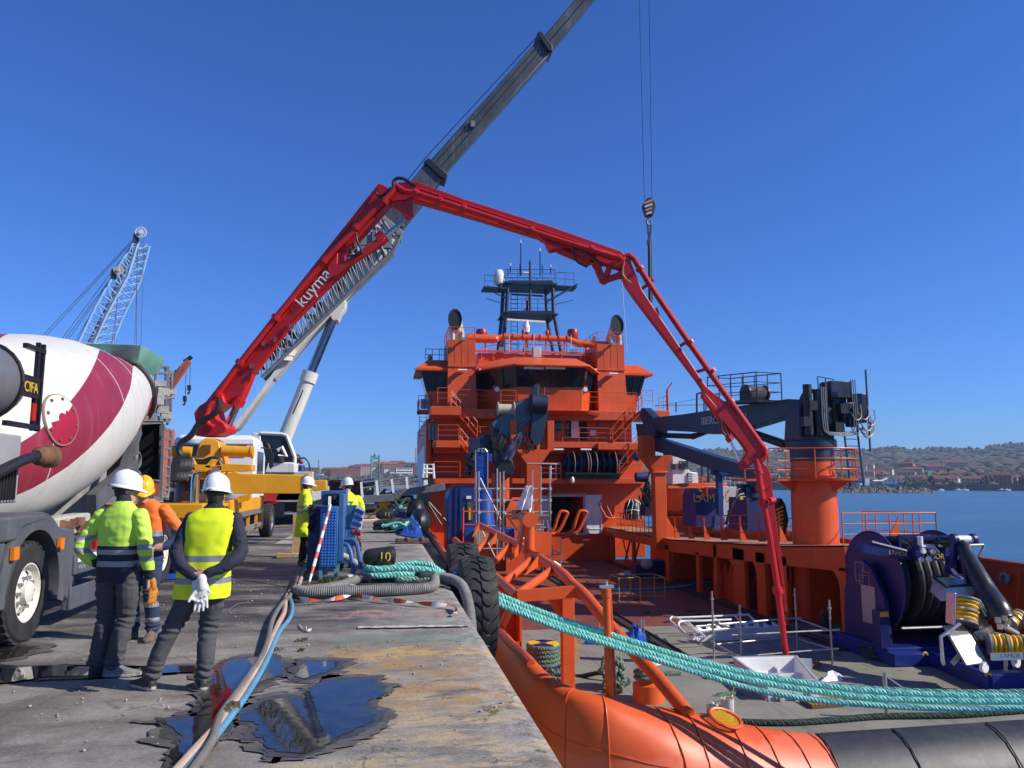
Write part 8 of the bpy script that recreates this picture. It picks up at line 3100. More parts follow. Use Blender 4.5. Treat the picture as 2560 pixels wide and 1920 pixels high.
gl=thing('work_gloves','pair of white work gloves held behind the back of the man in the vest','gloves',g.W((gx,-.28,.9)))
g.grow('glove_pair',{'glove':GLOVEW},lambda tg,p:'glove',gl,.006,.0015,2)
# the man in the lime and navy sweater, hand on hip
b0=at(278,1688,Z=0)
t=thing('person','man in lime and navy hi-vis sweater and white helmet, one hand on his hip','person',b0,'men watching the concrete pour')
f=Fig(b0,20)
f.limb([(-.1,0.,.95),(-.11,.02,.74),(-.125,.05,.52),(-.14,.01,.28),(-.14,-.02,.1)],[.108,.102,.085,.08,.07],'leg',14)
f.limb([(.1,0.,.95),(.1,.02,.74),(.08,.05,.52),(.05,0.,.28),(.04,-.03,.1)],[.108,.102,.085,.08,.072],'leg',14)
for x in(-.14,.04):
 f.ball((x,-.02,.13),.085,.09,.05,'leg')
shoe(f,(-.14,-.03,0),(.1,1,0),'shoeb',sole='shoeb')
shoe(f,(.03,-.05,0),(.93,.38,0),'shoe',.31)
f.rings([(0,0,.84,.185,.125),(0,0,.9,.192,.13),(0,0,1.02,.195,.13),(0.,0.,1.18,.2,.13),(0.,0.,1.34,.205,.13),(0.,0.,1.45,.195,.11),(0.,.01,1.52,.13,.085),(0.,.02,1.57,.07,.07)],'top')
f.limb([(0,.015,1.5),(0,.03,1.62)],[.072,.064],'collar')
f.head((0.,.055,1.685),42,-6)
f.limb([(-.2,0.,1.44),(-.285,-.03,1.3),(-.335,-.09,1.16),(-.28,-.02,1.04),(-.215,.05,.985)],[.076,.07,.066,.058,.046],'sleeveL')
f.limb([(.2,0.,1.44),(.265,-.02,1.28),(.285,-.02,1.12),(.29,.03,.98),(.29,.06,.9)],[.076,.07,.066,.058,.046],'sleeveR')
f.hand((-.215,.06,.98),(.45,.75,-.5),(1,.2,0),'hand',.5,-1)
f.hand((.29,.065,.88),(.02,.12,-1),(-1,.2,0),'hand',.9,1)
def rule1(tg,p):
 z=p.z
 if tg=='top':
  if z>1.17:
   return 'lime'
  if 1.09<z<1.135 or .985<z<1.03:
   return 'band'
  return 'navy'
 if tg=='sleeveR':
  if z<.945:
   return 'navy'
  if 1.135<z<1.185 or 1.03<z<1.08:
   return 'band'
  return 'lime'
 if tg=='sleeveL':
  if p.x>-.245 and z<1.04:
   return 'navy'
  if 1.215<z<1.265 or 1.1<z<1.15:
   return 'band'
  return 'lime'
 return{'collar':'navy','lip':'skin'}.get(tg,tg)
f.grow('body',{'leg':CHAR,'lime':HIVISG,'navy':NAVYC,'band':BAND,'skin':SKIN,'hair':HAIR,'hand':SKIN,'shoe':SHOE,'shoeb':SHOEB,'sole':SOLE},rule1,t)
f.helmet(HELW,t)
f.face_bits(t)
g=Fig(b0,20)
g.hand((.3,.1,.8),(0.,.05,-1),(-1,.2,0),'glove',.25,1,.04,1.15)
g.limb([(.3,.085,.84),(.3,.1,.78)],[.036,.034],'glove')
gl=thing('work_gloves','orange and black work gloves in the hand of the man in the lime sweater','gloves',g.W((.3,.1,.8)))
g.grow('glove_pair',{'glove':GLOVEO},lambda tg,p:'glove',gl,.006,.0015,2)
# the man in orange behind them, facing us
b0=at(352,1597,Z=0)
t=thing('person','man in orange hi-vis sweater and yellow helmet half hidden behind the others','person',b0,'men watching the concrete pour')
f=Fig(b0,196)
for k in(-1,1):
 f.limb([(.1*k,0.,.93),(.11*k,.02,.72),(.11*k,.04,.5),(.12*k,0.,.28),(.12*k,-.02,.12)],[.105,.098,.08,.078,.075],'leg',14)
 shoe(f,(.12*k,-.03,0),(.25*k,1,0),'shoe',.3)
f.rings([(0,0,.82,.18,.125),(0,0,1.,.185,.13),(0.,0.,1.18,.19,.13),(0.,0.,1.34,.198,.13),(0.,0.,1.45,.19,.11),(0.,.01,1.52,.12,.085),(0.,.02,1.56,.07,.07)],'top')
f.limb([(0,.015,1.48),(0,.03,1.6)],[.07,.062],'collar')
f.head((.03,.07,1.645),-30,-12)
f.limb([(-.2,0.,1.43),(-.3,-.05,1.28),(-.37,-.08,1.16),(-.29,.05,1.05),(-.2,.12,1.02)],[.076,.07,.064,.052,.042],'sleeveL')
f.limb([(.2,0.,1.43),(.28,-.03,1.26),(.29,0.,1.1),(.26,.08,.97),(.24,.12,.92)],[.076,.07,.064,.052,.042],'sleeveR')
f.hand((-.2,.125,1.02),(.6,.5,-.6),(1,.2,0),'hand',.4,-1)
f.hand((.24,.125,.9),(0.,.1,-1),(-1,0,0),'hand',.6,1)
def rule2(tg,p):
 z=p.z
 if tg=='leg':
  return 'band' if(.36<z<.42 or .19<z<.245)else 'leg'
 if tg=='top':
  return 'orange' if z>1.2 else 'band' if z>1.14 else 'leg'
 if tg in('sleeveL','sleeveR'):
  if z>1.22:
   return 'orange'
  if z>1.175:
   return 'band'
  return 'leg' if not(tg=='sleeveL' and p.x>-.27 and z<1.1)else 'skin'
 return{'collar':'leg','lip':'skin','hand':'skin','sole':'shoe'}.get(tg,tg)
f.grow('body',{'leg':BLUEC,'orange':HIVISO,'band':BAND,'skin':SKIN,'hair':HAIR,'shoe':SHOET},rule2,t)
f.helmet(HELY,t)
f.face_bits(t)
# the man in the long yellow coat by the blue cabinet
b0=at(757,1412,Z=0)
t=thing('person','man in a long yellow raincoat and white helmet beside the blue cabinet','person',b0,'men at the blue cabinet')
f=Fig(b0,72)
for k in(-1,1):
 f.limb([(.09*k,0.,.9),(.1*k,.02,.7),(.1*k,.03,.5),(.1*k,0.,.28),(.1*k,-.02,.1)],[.1,.092,.075,.07,.062],'leg',12)
 shoe(f,(.1*k,-.03,0),(.1*k,1,0),'shoe',.3)
f.rings([(0,0,.6,.245,.2),(0,0,.78,.235,.185),(0,0,1.,.215,.16),(0.,0.,1.18,.21,.15),(0.,0.,1.34,.215,.145),(0.,0.,1.45,.205,.125),(0.,.01,1.53,.13,.1),(0.,.02,1.6,.085,.085)],'coat')
f.limb([(0,.015,1.5),(0,.035,1.62)],[.07,.06],'collar')
f.head((0.,.055,1.7),8,-4)
for k in(-1,1):
 f.limb([(.2*k,0.,1.44),(.27*k,-.03,1.28),(.28*k,-.02,1.12),(.25*k,.12,1.02),(.2*k,.24,1.)],[.085,.078,.074,.066,.058],'sleeve')
 f.hand((.2*k,.255,.995),(-.2*k,1,-.2),(0,0,-1),'glove',.8,k,size=1.1)
def rule3(tg,p):
 z=p.z
 if tg=='coat':
  if p.y>.08 and z>1.2 and abs(p.x)<.09-(z-1.5)*.05:
   return 'red'
  return 'band' if(1.08<z<1.14 or 1.2<z<1.26)else 'coat'
 if tg=='sleeve':
  return 'band' if(1.12<z<1.17 or 1.22<z<1.27)else 'coat'
 return{'lip':'skin','collar':'red','sole':'shoe'}.get(tg,tg)
f.grow('body',{'leg':BLACKC,'coat':HIVIS,'band':BAND,'red':mat('red_cloth',(.45,.03,.025),.8),'skin':SKIN,'hair':HAIR,'shoe':SHOEB,'glove':BLACKC},rule3,t,voxel=.01)
f.helmet(HELW,t)
f.face_bits(t)
# the man behind the cabinet, lettering on his back
b0=V(at(868,1300,Y=16.6).x,16.6,0)
t=thing('person','man in yellow jacket with blue lettering on his back behind the cabinet','person',b0,'men at the blue cabinet')
f=Fig(b0,-14)
for k in(-1,1):
 f.limb([(.09*k,0.,.9),(.1*k,.02,.7),(.1*k,.03,.5),(.1*k,0.,.28),(.1*k,-.02,.1)],[.1,.092,.075,.07,.062],'leg',12)
 shoe(f,(.1*k,-.03,0),(.1*k,1,0),'shoe',.3)
f.rings([(0,0,.85,.2,.145),(0,0,1.,.2,.145),(0.,0.,1.18,.21,.15),(0.,0.,1.34,.225,.145),(0.,0.,1.43,.215,.125),(0.,.01,1.5,.13,.1),(0.,.02,1.55,.075,.075)],'coat')
f.limb([(0,.015,1.48),(0,.04,1.6)],[.068,.06],'skin')
f.head((-.01,.075,1.675),-40,-6)
for k in(-1,1):
 f.limb([(.21*k,0.,1.41),(.28*k,0.,1.27),(.29*k,.05,1.12),(.2*k,.2,1.05),(.12*k,.3,1.08)],[.085,.078,.074,.06,.045],'coat')
 f.hand((.12*k,.31,1.08),(-.3*k,1,.1),(0,0,-1),'skin',.8,k)
f.grow('body',{'leg':NAVYC,'coat':HIVIS,'skin':SKIN,'hair':HAIR,'shoe':SHOEB,'band':BAND},lambda tg,p:{'lip':'skin','sole':'shoe'}.get(tg,'band' if tg=='coat' and 1.02<p.z<1.07 else tg),t,voxel=.01)
f.helmet(HELW,t)
f.face_bits(t)
text('AZ',.17,f.W((-.125,-.166,1.25)),f.M.to_3x3()@V(1,0,0),(0,.06,1),mat('logo_blue',(.05,.22,.35),.6),t)
# THINGS ON THE QUAY
def bollard(c,label,num,s=1.,group='iron bollards along the quay'):
 t=thing('bollard',label,'bollard',c,group)
 x,y=c[0],c[1]
 mb=MB()
 rows=[]
 for z,r in((0,.24),(.05,.23),(.09,.19),(.22,.175),(.32,.18),(.4,.2)):
  rows.append([V(x+.02+r*s*math.cos(a*.2618),y+r*s*math.sin(a*.2618),z*s)for a in range(24)])
 mb.loft(rows)
 mb.build('post',IRON,t)
 mb=MB()
 rows=[]
 for u,r in((-.37,.02),(-.36,.07),(-.33,.115),(-.27,.145),(-.15,.155),(0.,.165),(.12,.18),(.18,.165),(.21,.12),(.22,.02)):
  rows.append([V(x+u*s,y+r*s*.95*math.cos(a*.2618),(.43+.03*u)*s+r*s*math.sin(a*.2618))for a in range(24)])
 mb.loft(rows)
 hd=mb.build('head',IRON,t)
 if num:
  text(num,.22*s,(x-.09*s,y-.178*s,.365*s),(1,-.02,0),(0,.12,1),mat('numeral_yellow',(.72,.55,.05),.6),hd,extr=.006)
 return t
IRON=mat('bollard_iron',(.02,.02,.021),.45,var=.35,scale=7,bump=.2,bscale=30)
bc=at(958,1452,Z=0)
bollard(bc,'black iron bollard with a yellow 10 painted on it, teal ropes looped round its foot','10',1.)
b2c=at(966,1318,Z=0)
bollard(b2c,'black iron bollard farther along the quay beside the heap of rope','11',1.15)
# teal mooring ropes: bights round the bollard, then a long sweep down to the ship's stern
ROPEOLD=mat('rope_pale_green',(.2,.38,.27),.75,var=.35,scale=18,bump=.4,bscale=140)
RN=V(3.4,10.3,0).normalized()
RP=((1.2,14.8),(RN.x,RN.y))
def rp_at(px,py,o=0.):
 return at(px,py,plane=((RP[0][0]+RN.x*o,RP[0][1]+RN.y*o),RP[1]))
def crumple(c,rx,ry,rz,seed,n=22,m=16):
 mb=MB().ell((0,0,0),rx,ry,rz,n,m)
 mb.v=[Vector(c)+p*(1+.45*noise.noise(V(p.x/rx*1.6+seed,p.y/ry*1.6,p.z/rz*1.1))+.18*noise.noise(p*22+V(seed,0,0)))for p in mb.v]
 return mb
def moor(label,loop_z,loop_r,edge_y,pts,o,rad,m_,back=True):
 x,y=bc.x,bc.y
 P=[]
 if back:
  P+=[V(QE-.05,edge_y+.55,.06),V(x+.75,y+.38,loop_z+.02),V(x+.3,y+loop_r+.05,loop_z)]
  P+=[V(x+loop_r*math.cos(a),y+loop_r*math.sin(a),loop_z)for a in(2.,2.6,3.2,3.8,4.3)]
 else:
  P+=[V(x+.25,y-.3,loop_z)]
 P+=[V(x+.35,y-loop_r+.03,loop_z+.01),V(x+.85,y-.28,loop_z*.6+.05),V(QE-.08,edge_y,.07)]
 P+=[rp_at(px,py,o)for px,py in pts]
 r=rope_mb(smooth_path(P,6),rad,.185,3,5,seg=9)
 return single(r,'mooring_rope',m_,label,'rope','mooring ropes from the numbered bollard')
moor('uppermost bright teal rope sweeping from the bollard to the stern',.24,.3,bc.y-.25,[(1165,1448),(1260,1493),(1400,1547),(1560,1597),(1720,1646),(1900,1689),(2060,1714),(2200,1729),(2400,1738),(2640,1741)],.1,.054,ROPETEAL)
moor('second bright teal rope running just under the uppermost one',.13,.33,bc.y-.32,[(1165,1455),(1260,1505),(1400,1562),(1560,1613),(1720,1661),(1900,1705),(2060,1731),(2200,1746),(2400,1753),(2640,1752)],0.,.054,ROPETEAL)
moor('lowest teal rope, sagging well below the other two over the deck',.055,.36,bc.y-.42,[(1160,1464),(1260,1516),(1400,1572),(1560,1624),(1700,1668),(1850,1714),(2000,1745),(2200,1764),(2400,1772),(2640,1768)],-.1,.05,ROPETEAL,False)
moor('weathered pale green rope behind the bright teal ones',.05,.4,bc.y+.1,[(1165,1462),(1260,1512),(1400,1566),(1560,1618),(1720,1664),(1900,1698),(2060,1713),(2200,1723),(2400,1731),(2640,1728)],.3,.048,ROPEOLD,False)
p0=rp_at(1228,1497,-.1)
mb=rope_mb(smooth_path([p0+V(-.25,.1,.1),p0+V(-.05,0,.02),p0,p0+V(.02,0.,-.3),p0+V(0.,.02,-.8),p0+V(.02,.05,-1.4),p0+V(.02,.05,-2.2)],6),.045,.16)
for k in range(3):
 rope_mb([p0+V(.09*math.cos(a*.5236),.09*math.sin(a*.5236),.02+.05*k+.02*math.sin(a))for a in range(13)],.04,.14,mb=mb)
single(mb,'hanging_rope',ROPEOLD,'old green rope hitched to the mooring ropes and hanging down beside the tyre','rope')
single(crumple(at(1137,1456,Y=14.75),.13,.17,.21,31),'chafe_cloth',TARPBLUE,'blue tarpaulin wrapped round the teal ropes at the quay edge','tarpaulin')
single(MB().box(at(1062,1436,Z=.2),(.28,.25,.08),.3),'rubber_pad',RUBBER,'small black rubber pad lying on the coiled teal ropes','pad',bev=.02)
# big tyre fenders hung between quay and ship
def tyre(c,r,w,label):
 t=thing('tyre_fender',label,'tyre',(c[0],c[1],c[2]-r),'big tyres hung on the quay wall')
 prof=[(r*.55,-w*.46),(r*.7,-w*.52),(r*.9,-w*.5),(r*.97,-w*.42),(r,-w*.2),(r,w*.2),(r*.97,w*.42),(r*.9,w*.5),(r*.7,w*.52),(r*.55,w*.46)]
 MB().lathe(prof,c,(1,0,0),48,cap=False).build('carcass',RUBBER,t)
 n=26
 for k in range(n):
  for s_ in(-1,1):
   mb=MB()
   a0=2*math.pi*(k+(.5 if s_>0 else 0))/n
   rows=[]
   for j in range(5):
    u=j/4
    a=a0+.1*math.sin(u*math.pi*1.2)*s_
    x=c[0]+s_*w*(.02+.45*u)
    rr_=r*(1.-.045*u**3)
    rows.append([V(x,c[1]+q*math.cos(a+d),c[2]+q*math.sin(a+d))for q,d in((rr_*.985,-.1),(rr_*1.03,-.085),(rr_*1.04,0.),(rr_*1.03,.075),(rr_*.985,.09))])
   mb.loft(rows)
   mb.build('tread_block',RUBBER,t)
 return t
tyre((1.66,13.95,-.46),.88,.6,'nearer of the two big tyres hung on the quay wall, under the teal ropes')
tyre((1.62,15.95,-.36),.86,.62,'farther of the two big tyres hung on the quay wall')
single(MB().pipe(smooth_path([(1.28,14.9,.1),(1.6,14.85,.35),(1.75,14.85,-.2),(1.75,14.9,-1.5)],5),.03,6),'tyre_strap',mat('strap_brown',(.16,.1,.06),.8),'brown strap holding the tyres over the quay edge','strap')
single(rope_mb(smooth_path([(1.22,16.,-.2),(1.5,15.9,-2.2),(1.8,15.5,-3.2)],5),.04,.15),'hanging_rope',ROPEDARK,'dark rope hanging down the quay wall past the far tyre','rope')
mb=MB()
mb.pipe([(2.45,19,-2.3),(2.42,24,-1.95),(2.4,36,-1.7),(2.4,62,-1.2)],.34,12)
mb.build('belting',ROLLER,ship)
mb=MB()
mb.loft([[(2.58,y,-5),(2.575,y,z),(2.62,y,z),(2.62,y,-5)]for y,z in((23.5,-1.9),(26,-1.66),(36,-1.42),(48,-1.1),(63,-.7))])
mb.build('painted_side_shade',BLACK,ship)  # black sheet over the orange port side, painted in for the shade there
# corrugated suction hose and its fellows lying across the quay
HG=mat('hose_grey',(.2,.195,.18),.65,var=.3,scale=9,streak=(.09,.085,.075),amt=.6)
def corr(path,r,pitch=.032):
 P=[Vector(p)for p in path]
 S=[0.]
 for a,b_ in zip(P,P[1:]):
  S.append(S[-1]+(b_-a).length)
 n=int(S[-1]/pitch)*3
 pts,rad,k=[],[],0
 for i in range(n+1):
  s=S[-1]*i/n
  while k<len(S)-2 and S[k+1]<s:
   k+=1
  pts.append(P[k].lerp(P[k+1],(s-S[k])/max(1e-6,S[k+1]-S[k])))
  rad.append(r*(1. if i%3 else .88))
 return MB().pipe(pts,rad,14)
zz0=lambda px,py,z=.09:at(px,py,Z=z)
path=smooth_path([zz0(738,1476),zz0(760,1480),zz0(800,1480),zz0(900,1477),zz0(1000,1474),zz0(1080,1466),V(QE-.28,13.55,.13),V(QE+.05,13.2,.1),V(QE+.17,12.75,-.1),V(QE+.2,12.3,-.6),V(QE+.2,12.1,-1.5)],8)
single(corr(path,.088),'corrugated_hose',HG,'grey corrugated hose lying across the quay and bending over its edge','hose')
path=smooth_path([zz0(738,1477,.08),zz0(790,1473,.08),zz0(840,1465,.08),zz0(880,1453,.09),zz0(902,1444,.12)],8)
o=single(MB().pipe(path,.078,12),'suction_hose',mat('hose_worn',(.15,.145,.13),.7,var=.35,scale=9),'worn grey hose with a black end beside the corrugated one','hose')
e=path[-1]
MB().pipe([path[-5],path[-3],e,e+V(.16,-.05,-.03)],[.085,.09,.09,.07],12).build('end_cuff',BLACK,o)
single(MB().pipe(smooth_path([zz0(876,1465,.05),zz0(895,1470,.04),zz0(925,1475,.04),zz0(980,1474,.04),zz0(1060,1472,.03)],6),.04,8),'white_hose',mat('hose_white',(.52,.5,.45),.6,streak=(.3,.28,.24),amt=.5),'dirty white hose half under the corrugated one','hose')
single(MB().pipe(smooth_path([zz0(905,1432,.03),zz0(940,1424,.03),zz0(960,1420,.03),zz0(925,1416,.03),zz0(900,1420,.03),zz0(880,1428,.03)],6),.028,7),'black_cable',HOSEBLACK,'black cable looped on the ground behind the bollard','cable')
def hose(pts,r,m_,label,name='hose',hz=None,n=9):
 P=smooth_path([at(px,py,Z=hz or r)for px,py in pts],7)
 P=[p+V(0,0,.004*noise.noise(p*2))for p in P]
 return single(MB().pipe(P,r,n),name,m_,label,'hose','hoses run along the quay from the cabinet')
c4=lambda L_:C4(L_)
hose(c4([(1065,-60),(1040,60),(985,170),(900,260),(830,390),(790,570),(720,730),(560,960),(400,1180),(350,1290),(300,1440),(150,1659),(-30,1920)]),.03,mat('hose_olive',(.17,.16,.13),.6,var=.2,scale=9),'grey-olive hose, leftmost of the three beside the puddles',hz=.05)
o=hose(c4([(1090,-40),(1050,60),(960,170),(935,310),(880,420),(800,600),(700,790),(560,1020),(450,1170),(370,1290),(260,1400),(40,1640),(-120,1830)]),.032,mat('hose_pink',(.47,.34,.27),.65,var=.2,scale=9,streak=(.25,.2,.16),amt=.5),'dusty pink hose with a brass coupling between the other two')
hose(c4([(1000,120),(985,190),(1005,260),(985,360),(900,470),(850,570),(800,690),(720,850),(600,1040),(500,1180),(360,1360),(230,1510),(110,1659),(-70,1880)]),.027,mat('hose_blue',(.1,.27,.42),.55,var=.2,scale=9,streak=(.2,.25,.28),amt=.4),'faded blue hose, rightmost of the three beside the puddles')
a,b_=[at(px,py,Z=.035)for px,py in c4([(490,1125),(415,1210)])]
mb=MB()
d=(b_-a).normalized()
mb.lathe([(.03,0),(.045,.01),(.045,.06),(.038,.07),(.05,.09),(.05,.14),(.036,.16),(.046,.18),(.046,.24),(.03,.25)],a,d,14)
mb.box(a+d*.12+V(.05,.03,.03),(.05,.03,.05),.5)
mb.build('coupling',mat('brass_dull',(.18,.14,.08),.45,metal=.7,var=.3,scale=20),o)
for i,pts in enumerate(([(735,1478),(745,1455),(752,1435),(765,1415),(772,1405)],[(722,1492),(735,1465),(742,1440),(760,1418),(768,1402)],[(745,1470),(752,1448),(760,1430),(775,1420),(790,1418)])):
 single(MB().pipe(smooth_path([at(px,py,Z=.04)for px,py in pts],6),.035,8),'cable',[HOSEBLACK,HOSEBLACK,mat('hose_pink',(0,0,0))][i],['black cable nearest the striped pole foot','black cable leading left of the striped pole into the shade','short pink hose end beside the striped pole'][i],'cable')
RW=(mat('tape_red',(.55,.1,.05),.55,var=.2,scale=9),mat('tape_white',(.7,.68,.64),.5,var=.1,scale=9))
def tape(path,w,seg,name,label):
 mb,mi=MB(),[]
 P=[Vector(p)for p in path]
 prev,s=None,0.
 for i,p in enumerate(P):
  d=(P[min(i+1,len(P)-1)]-P[max(i-1,0)]).normalized()
  x,y,_=frame(d)
  a=s*5.
  e=(x*math.cos(a)+y*math.sin(a))*w
  row=[p-e,p+e]
  if prev:
   mb.add(prev+[row[1],row[0]],[(0,1,2,3)])
   mi.append(int(s/seg)%2)
  if i<len(P)-1:
   s+=(P[i+1]-p).length
  prev=row
 me=mb
 lo=mb.v[0].copy()
 o=mb.build(name,list(RW),None,mi=mi,ang=180)
 tag(o,label,'tape')
 return o
tp=smooth_path([at(px,py,Z=.05)for px,py in((735,1492),(770,1500),(810,1500),(850,1494),(875,1488),(900,1491),(945,1497),(1000,1503),(1050,1508),(1090,1511),(1132,1514),(1138,1522),(1137,1533))],14)
tape(tp,.034,.22,'barrier_tape','red and white barrier tape trailing along the corrugated hose')
# blue electrical cabinet and what leans on it
t=thing('electrical_cabinet','blue steel electrical cabinet on legs with a knurled front panel','cabinet',(-1.,14.9,0))
k0,k1=at(801,1266,Y=14.55),at(842,1420,Y=14.55)
zt0=k0.z
mb=MB()
mb.bb(k0.x,k1.x,14.55,15.3,k1.z,zt0)
mb.build('housing',BLUECAB,t,bev=.015)
mb=MB()
mb.bb(k0.x+.015,k1.x-.035,14.535,14.552,k1.z+.02,zt0-.03)
pn=mb.build('front_panel',mat('panel_blue',(.022,.13,.42),.45,var=.15,scale=6),t,bev=.006)
mb=MB()
w_=(k1.x-k0.x-.06)/5
for i in range(5):
 for j in range(int((zt0-k1.z)/w_)-1):
  c=V(k0.x+.03+(i+.5)*w_,14.53,k1.z+.06+j*w_)
  mb.add([c+V(-w_*.38,.004,-w_*.38),c+V(w_*.38,.004,-w_*.38),c+V(w_*.38,.004,w_*.38),c+V(-w_*.38,.004,w_*.38),c+V(0,-.012,.01)],[(0,1,4),(1,2,4),(2,3,4),(3,0,4)])
mb.build('stud',mat('panel_blue',(0,0,0)),pn,kind='stuff')
mb=MB()
for x in(k0.x+.04,k1.x-.02):
 for y in(14.6,15.25):
  mb.bar((x,y,0),(x,y,k1.z),.06)
mb.build('leg',mat('leg_greyblue',(.1,.22,.3),.6,var=.2),t,kind='stuff')
u0,u1=at(803,1227,Y=15.35),at(862,1420,Y=15.35)
mb=MB()
mb.bb(u0.x,u1.x,15.35,15.9,.25,u0.z)
mb.bb(k1.x+0.,k1.x+.1,14.62,15.35,k1.z+.1,u0.z-.05)
mb.build('back_housing',BLUECAB,t,bev=.015)
mb=MB()
mb.bb(u0.x+.08,u1.x-.12,15.3,15.35,zt0+.02,u0.z-.06)
for k in range(14):
 c=V(rnd.uniform(u0.x+.15,u1.x-.15),15.28,rnd.uniform(zt0,u0.z-.08))
 mb.pipe([c,c+V(rnd.uniform(-.08,.08),-.06,-.1),c+V(rnd.uniform(-.1,.1),-.02,-.22)],.014,5)
mb.build('wiring',BLACK,t,kind='stuff')
l0,l1=at(772,1262,Y=15.2),at(802,1432,Y=15.2)
MB().bb(l0.x,l1.x,15.2,15.8,.12,l0.z).build('side_housing',mat('cab_dark_blue',(.015,.05,.16),.5,var=.2),t,bev=.015)
mb=MB()
for k in range(40):
 c=V(rnd.uniform(l0.x,l1.x),15.15,l0.z-.02-.5*rnd.random()**2)
 mb.pipe([c+V(.025*math.cos(a*1.05),.02*math.sin(a*1.05),.03*math.sin(a*1.05))for a in range(6)],.008,4,loop=True)
mb.build('hung_chain',BLACK,t,kind='stuff')
r0,r1=at(862,1290,Y=15.95),at(880,1405,Y=15.95)
MB().bb(r0.x-.1,r1.x,15.95,16.5,.15,r0.z+.1).build('side_housing',BLUECAB,t,bev=.015)
mb=MB()
for py in(1329,1355):
 mb.lathe([(.07,0),(.07,.1),(.09,.1),(.09,.16)],at(882,py,Y=16.),(1,-.1,0),14)
mb.build('red_socket',mat('socket_red',(.4,.06,.04),.5),t)
mb=MB()
for o_ in(0,.14):
 mb.pipe(smooth_path([(k1.x-.02,14.75,.62+o_*.5),(k1.x+.15+o_,14.7,.62+o_*.5),(k1.x+.24+o_,14.62,.45),(k1.x+.3+o_,14.55,.1)],6),.042,8)
mb.build('blue_pipe',BLUECAB,t)
mb=MB().pipe(smooth_path([(k1.x+.02,14.95,.42),(k1.x+.2,14.9,.34),(k1.x+.38,14.7,.22),(k1.x+.42,14.45,.08),(k1.x+.2,14.3,.06)],6),.062,10)
mb.build('white_pipe',mat('hose_white',(0,0,0)),t)
mb=MB().pipe(smooth_path([at(889,1335,Y=15.9),at(902,1360,Y=15.8),at(900,1385,Y=15.7),at(892,1402,Y=15.6),at(880,1398,Y=15.6)],5),.012,6)
mb.build('thin_cable',HOSEBLACK,t)
t=thing('socket_board','white board with nine blue sockets on a tilted blue box','socket board',at(890,1325,Y=15.5))
q=[at(876,1318,Y=15.3),at(903,1325,Y=15.28),at(913,1275,Y=15.3),at(892,1262,Y=15.32)]
nrm=(q[1]-q[0]).cross(q[3]-q[0]).normalized()
if nrm.y>0:
 nrm=-nrm
ex_=V(-.32,.1,0)
MB().add(q+[p+ex_-V(0,0,0.)for p in q],[(0,1,2,3),(7,6,5,4),(0,3,7,4),(2,1,5,6),(3,2,6,7),(1,0,4,5)]).build('box',mat('socket_box_blue',(.06,.15,.26),.55,var=.15),t,bev=.008)
MB().add([p+nrm*.012 for p in q]+[p+nrm*.002 for p in q],[(0,1,2,3),(0,4,5,1),(1,5,6,2),(2,6,7,3),(3,7,4,0)]).build('face',mat('face_white',(.74,.72,.66),.5),t)
for i in range(3):
 for j in range(3):
  u,v=.24+.26*i,.2+.3*j
  c=(q[0].lerp(q[1],u)).lerp(q[3].lerp(q[2],u),v)+nrm*.02
  eu,ev=(q[1]-q[0]).normalized(),(q[3]-q[0]).normalized()
  mb=MB()
  P=[c+eu*a*.034+ev*b_*.036 for a,b_ in((-1,-1),(1,-1),(1,1),(-1,1))]
  mb.add(P+[p+nrm*.035 for p in P],[(3,2,1,0),(4,5,6,7)]+[(k,(k+1)%4,4+(k+1)%4,4+k)for k in range(4)])
  mb.build('socket',mat('socket_blue',(.012,.03,.22),.4),t,bev=.004)
t=thing('striped_pole','red and white striped pole leaning against the blue cabinet','pole',at(768,1474,Z=0))
pa,pb=at(768,1474,Z=0),at(826,1262,Y=14.45)
for k in range(12):
 r0_,r1_=[.012+.024*min(1,u*3.2)*(1-.55*u)for u in(k/12,(k+1)/12)]
 MB().tube(pa.lerp(pb,k/12),pa.lerp(pb,(k+1)/12),r0_,10,r1_).build('band',RUST if k==0 else RW[k%2],t)
MB().box(at(824,1256,Y=14.5),(.05,.04,.22),.1).build('tip',LAMPW,t)
p=at(740,1392,Z=0)
t=thing('timber_prop','upright timber prop standing on a plank behind the cabinet','timber',p)
MB().bb(p.x-.1,p.x+.12,p.y-.05,p.y+.1,.08,1.).build('upright',WOOD,t,bev=.005)
MB().bb(p.x-.42,p.x+.18,p.y-.25,p.y+.2,0.,.1).build('plank',WOOD,t,bev=.01)
single(MB().box(at(1030,1352,Z=.07),(.95,.3,.14),.06),'timber_baulk',mat('timber_dark',(.1,.075,.055),.85,var=.4,scale=8),'dark timber baulk lying at the quay edge','timber',bev=.02)
for px in(1017,1053):
 single(MB().box(at(px,1349,Z=.19),(.1,.12,.1),.5).ell(at(px+2,1348,Z=.25),.06,.05,.07,8,6),'timber_bracket',RUST,'rusty lump of iron on the timber baulk, %s end'%('left' if px<1030 else 'right'),'iron fitting')
single(sheet_cloth([(398,1452),(455,1445),(450,1408),(405,1412)],.01,.16,41),'blue_sheet',TARPBLUE,'blue plastic sheet lying on the ground behind the men','sheet')
def weed(mb,c,r,h,n):
 for k in range(n):
  a=rnd.random()*6.28
  q=c+V(math.cos(a)*r*rnd.random(),math.sin(a)*r*rnd.random()*.6,0)
  d=V(rnd.uniform(-.6,.6),rnd.uniform(-.6,.6),1).normalized()*h*rnd.uniform(.5,1.1)
  s_=V(-d.y,d.x,0.).normalized()*.006
  mb.add([q-s_,q+s_,q+d*.6+V(0,0,0.)+s_*.6,q+d+V(d.x*.4,d.y*.4,-.01)],[(0,1,2,3),(3,2,1,0)])
mb=MB()
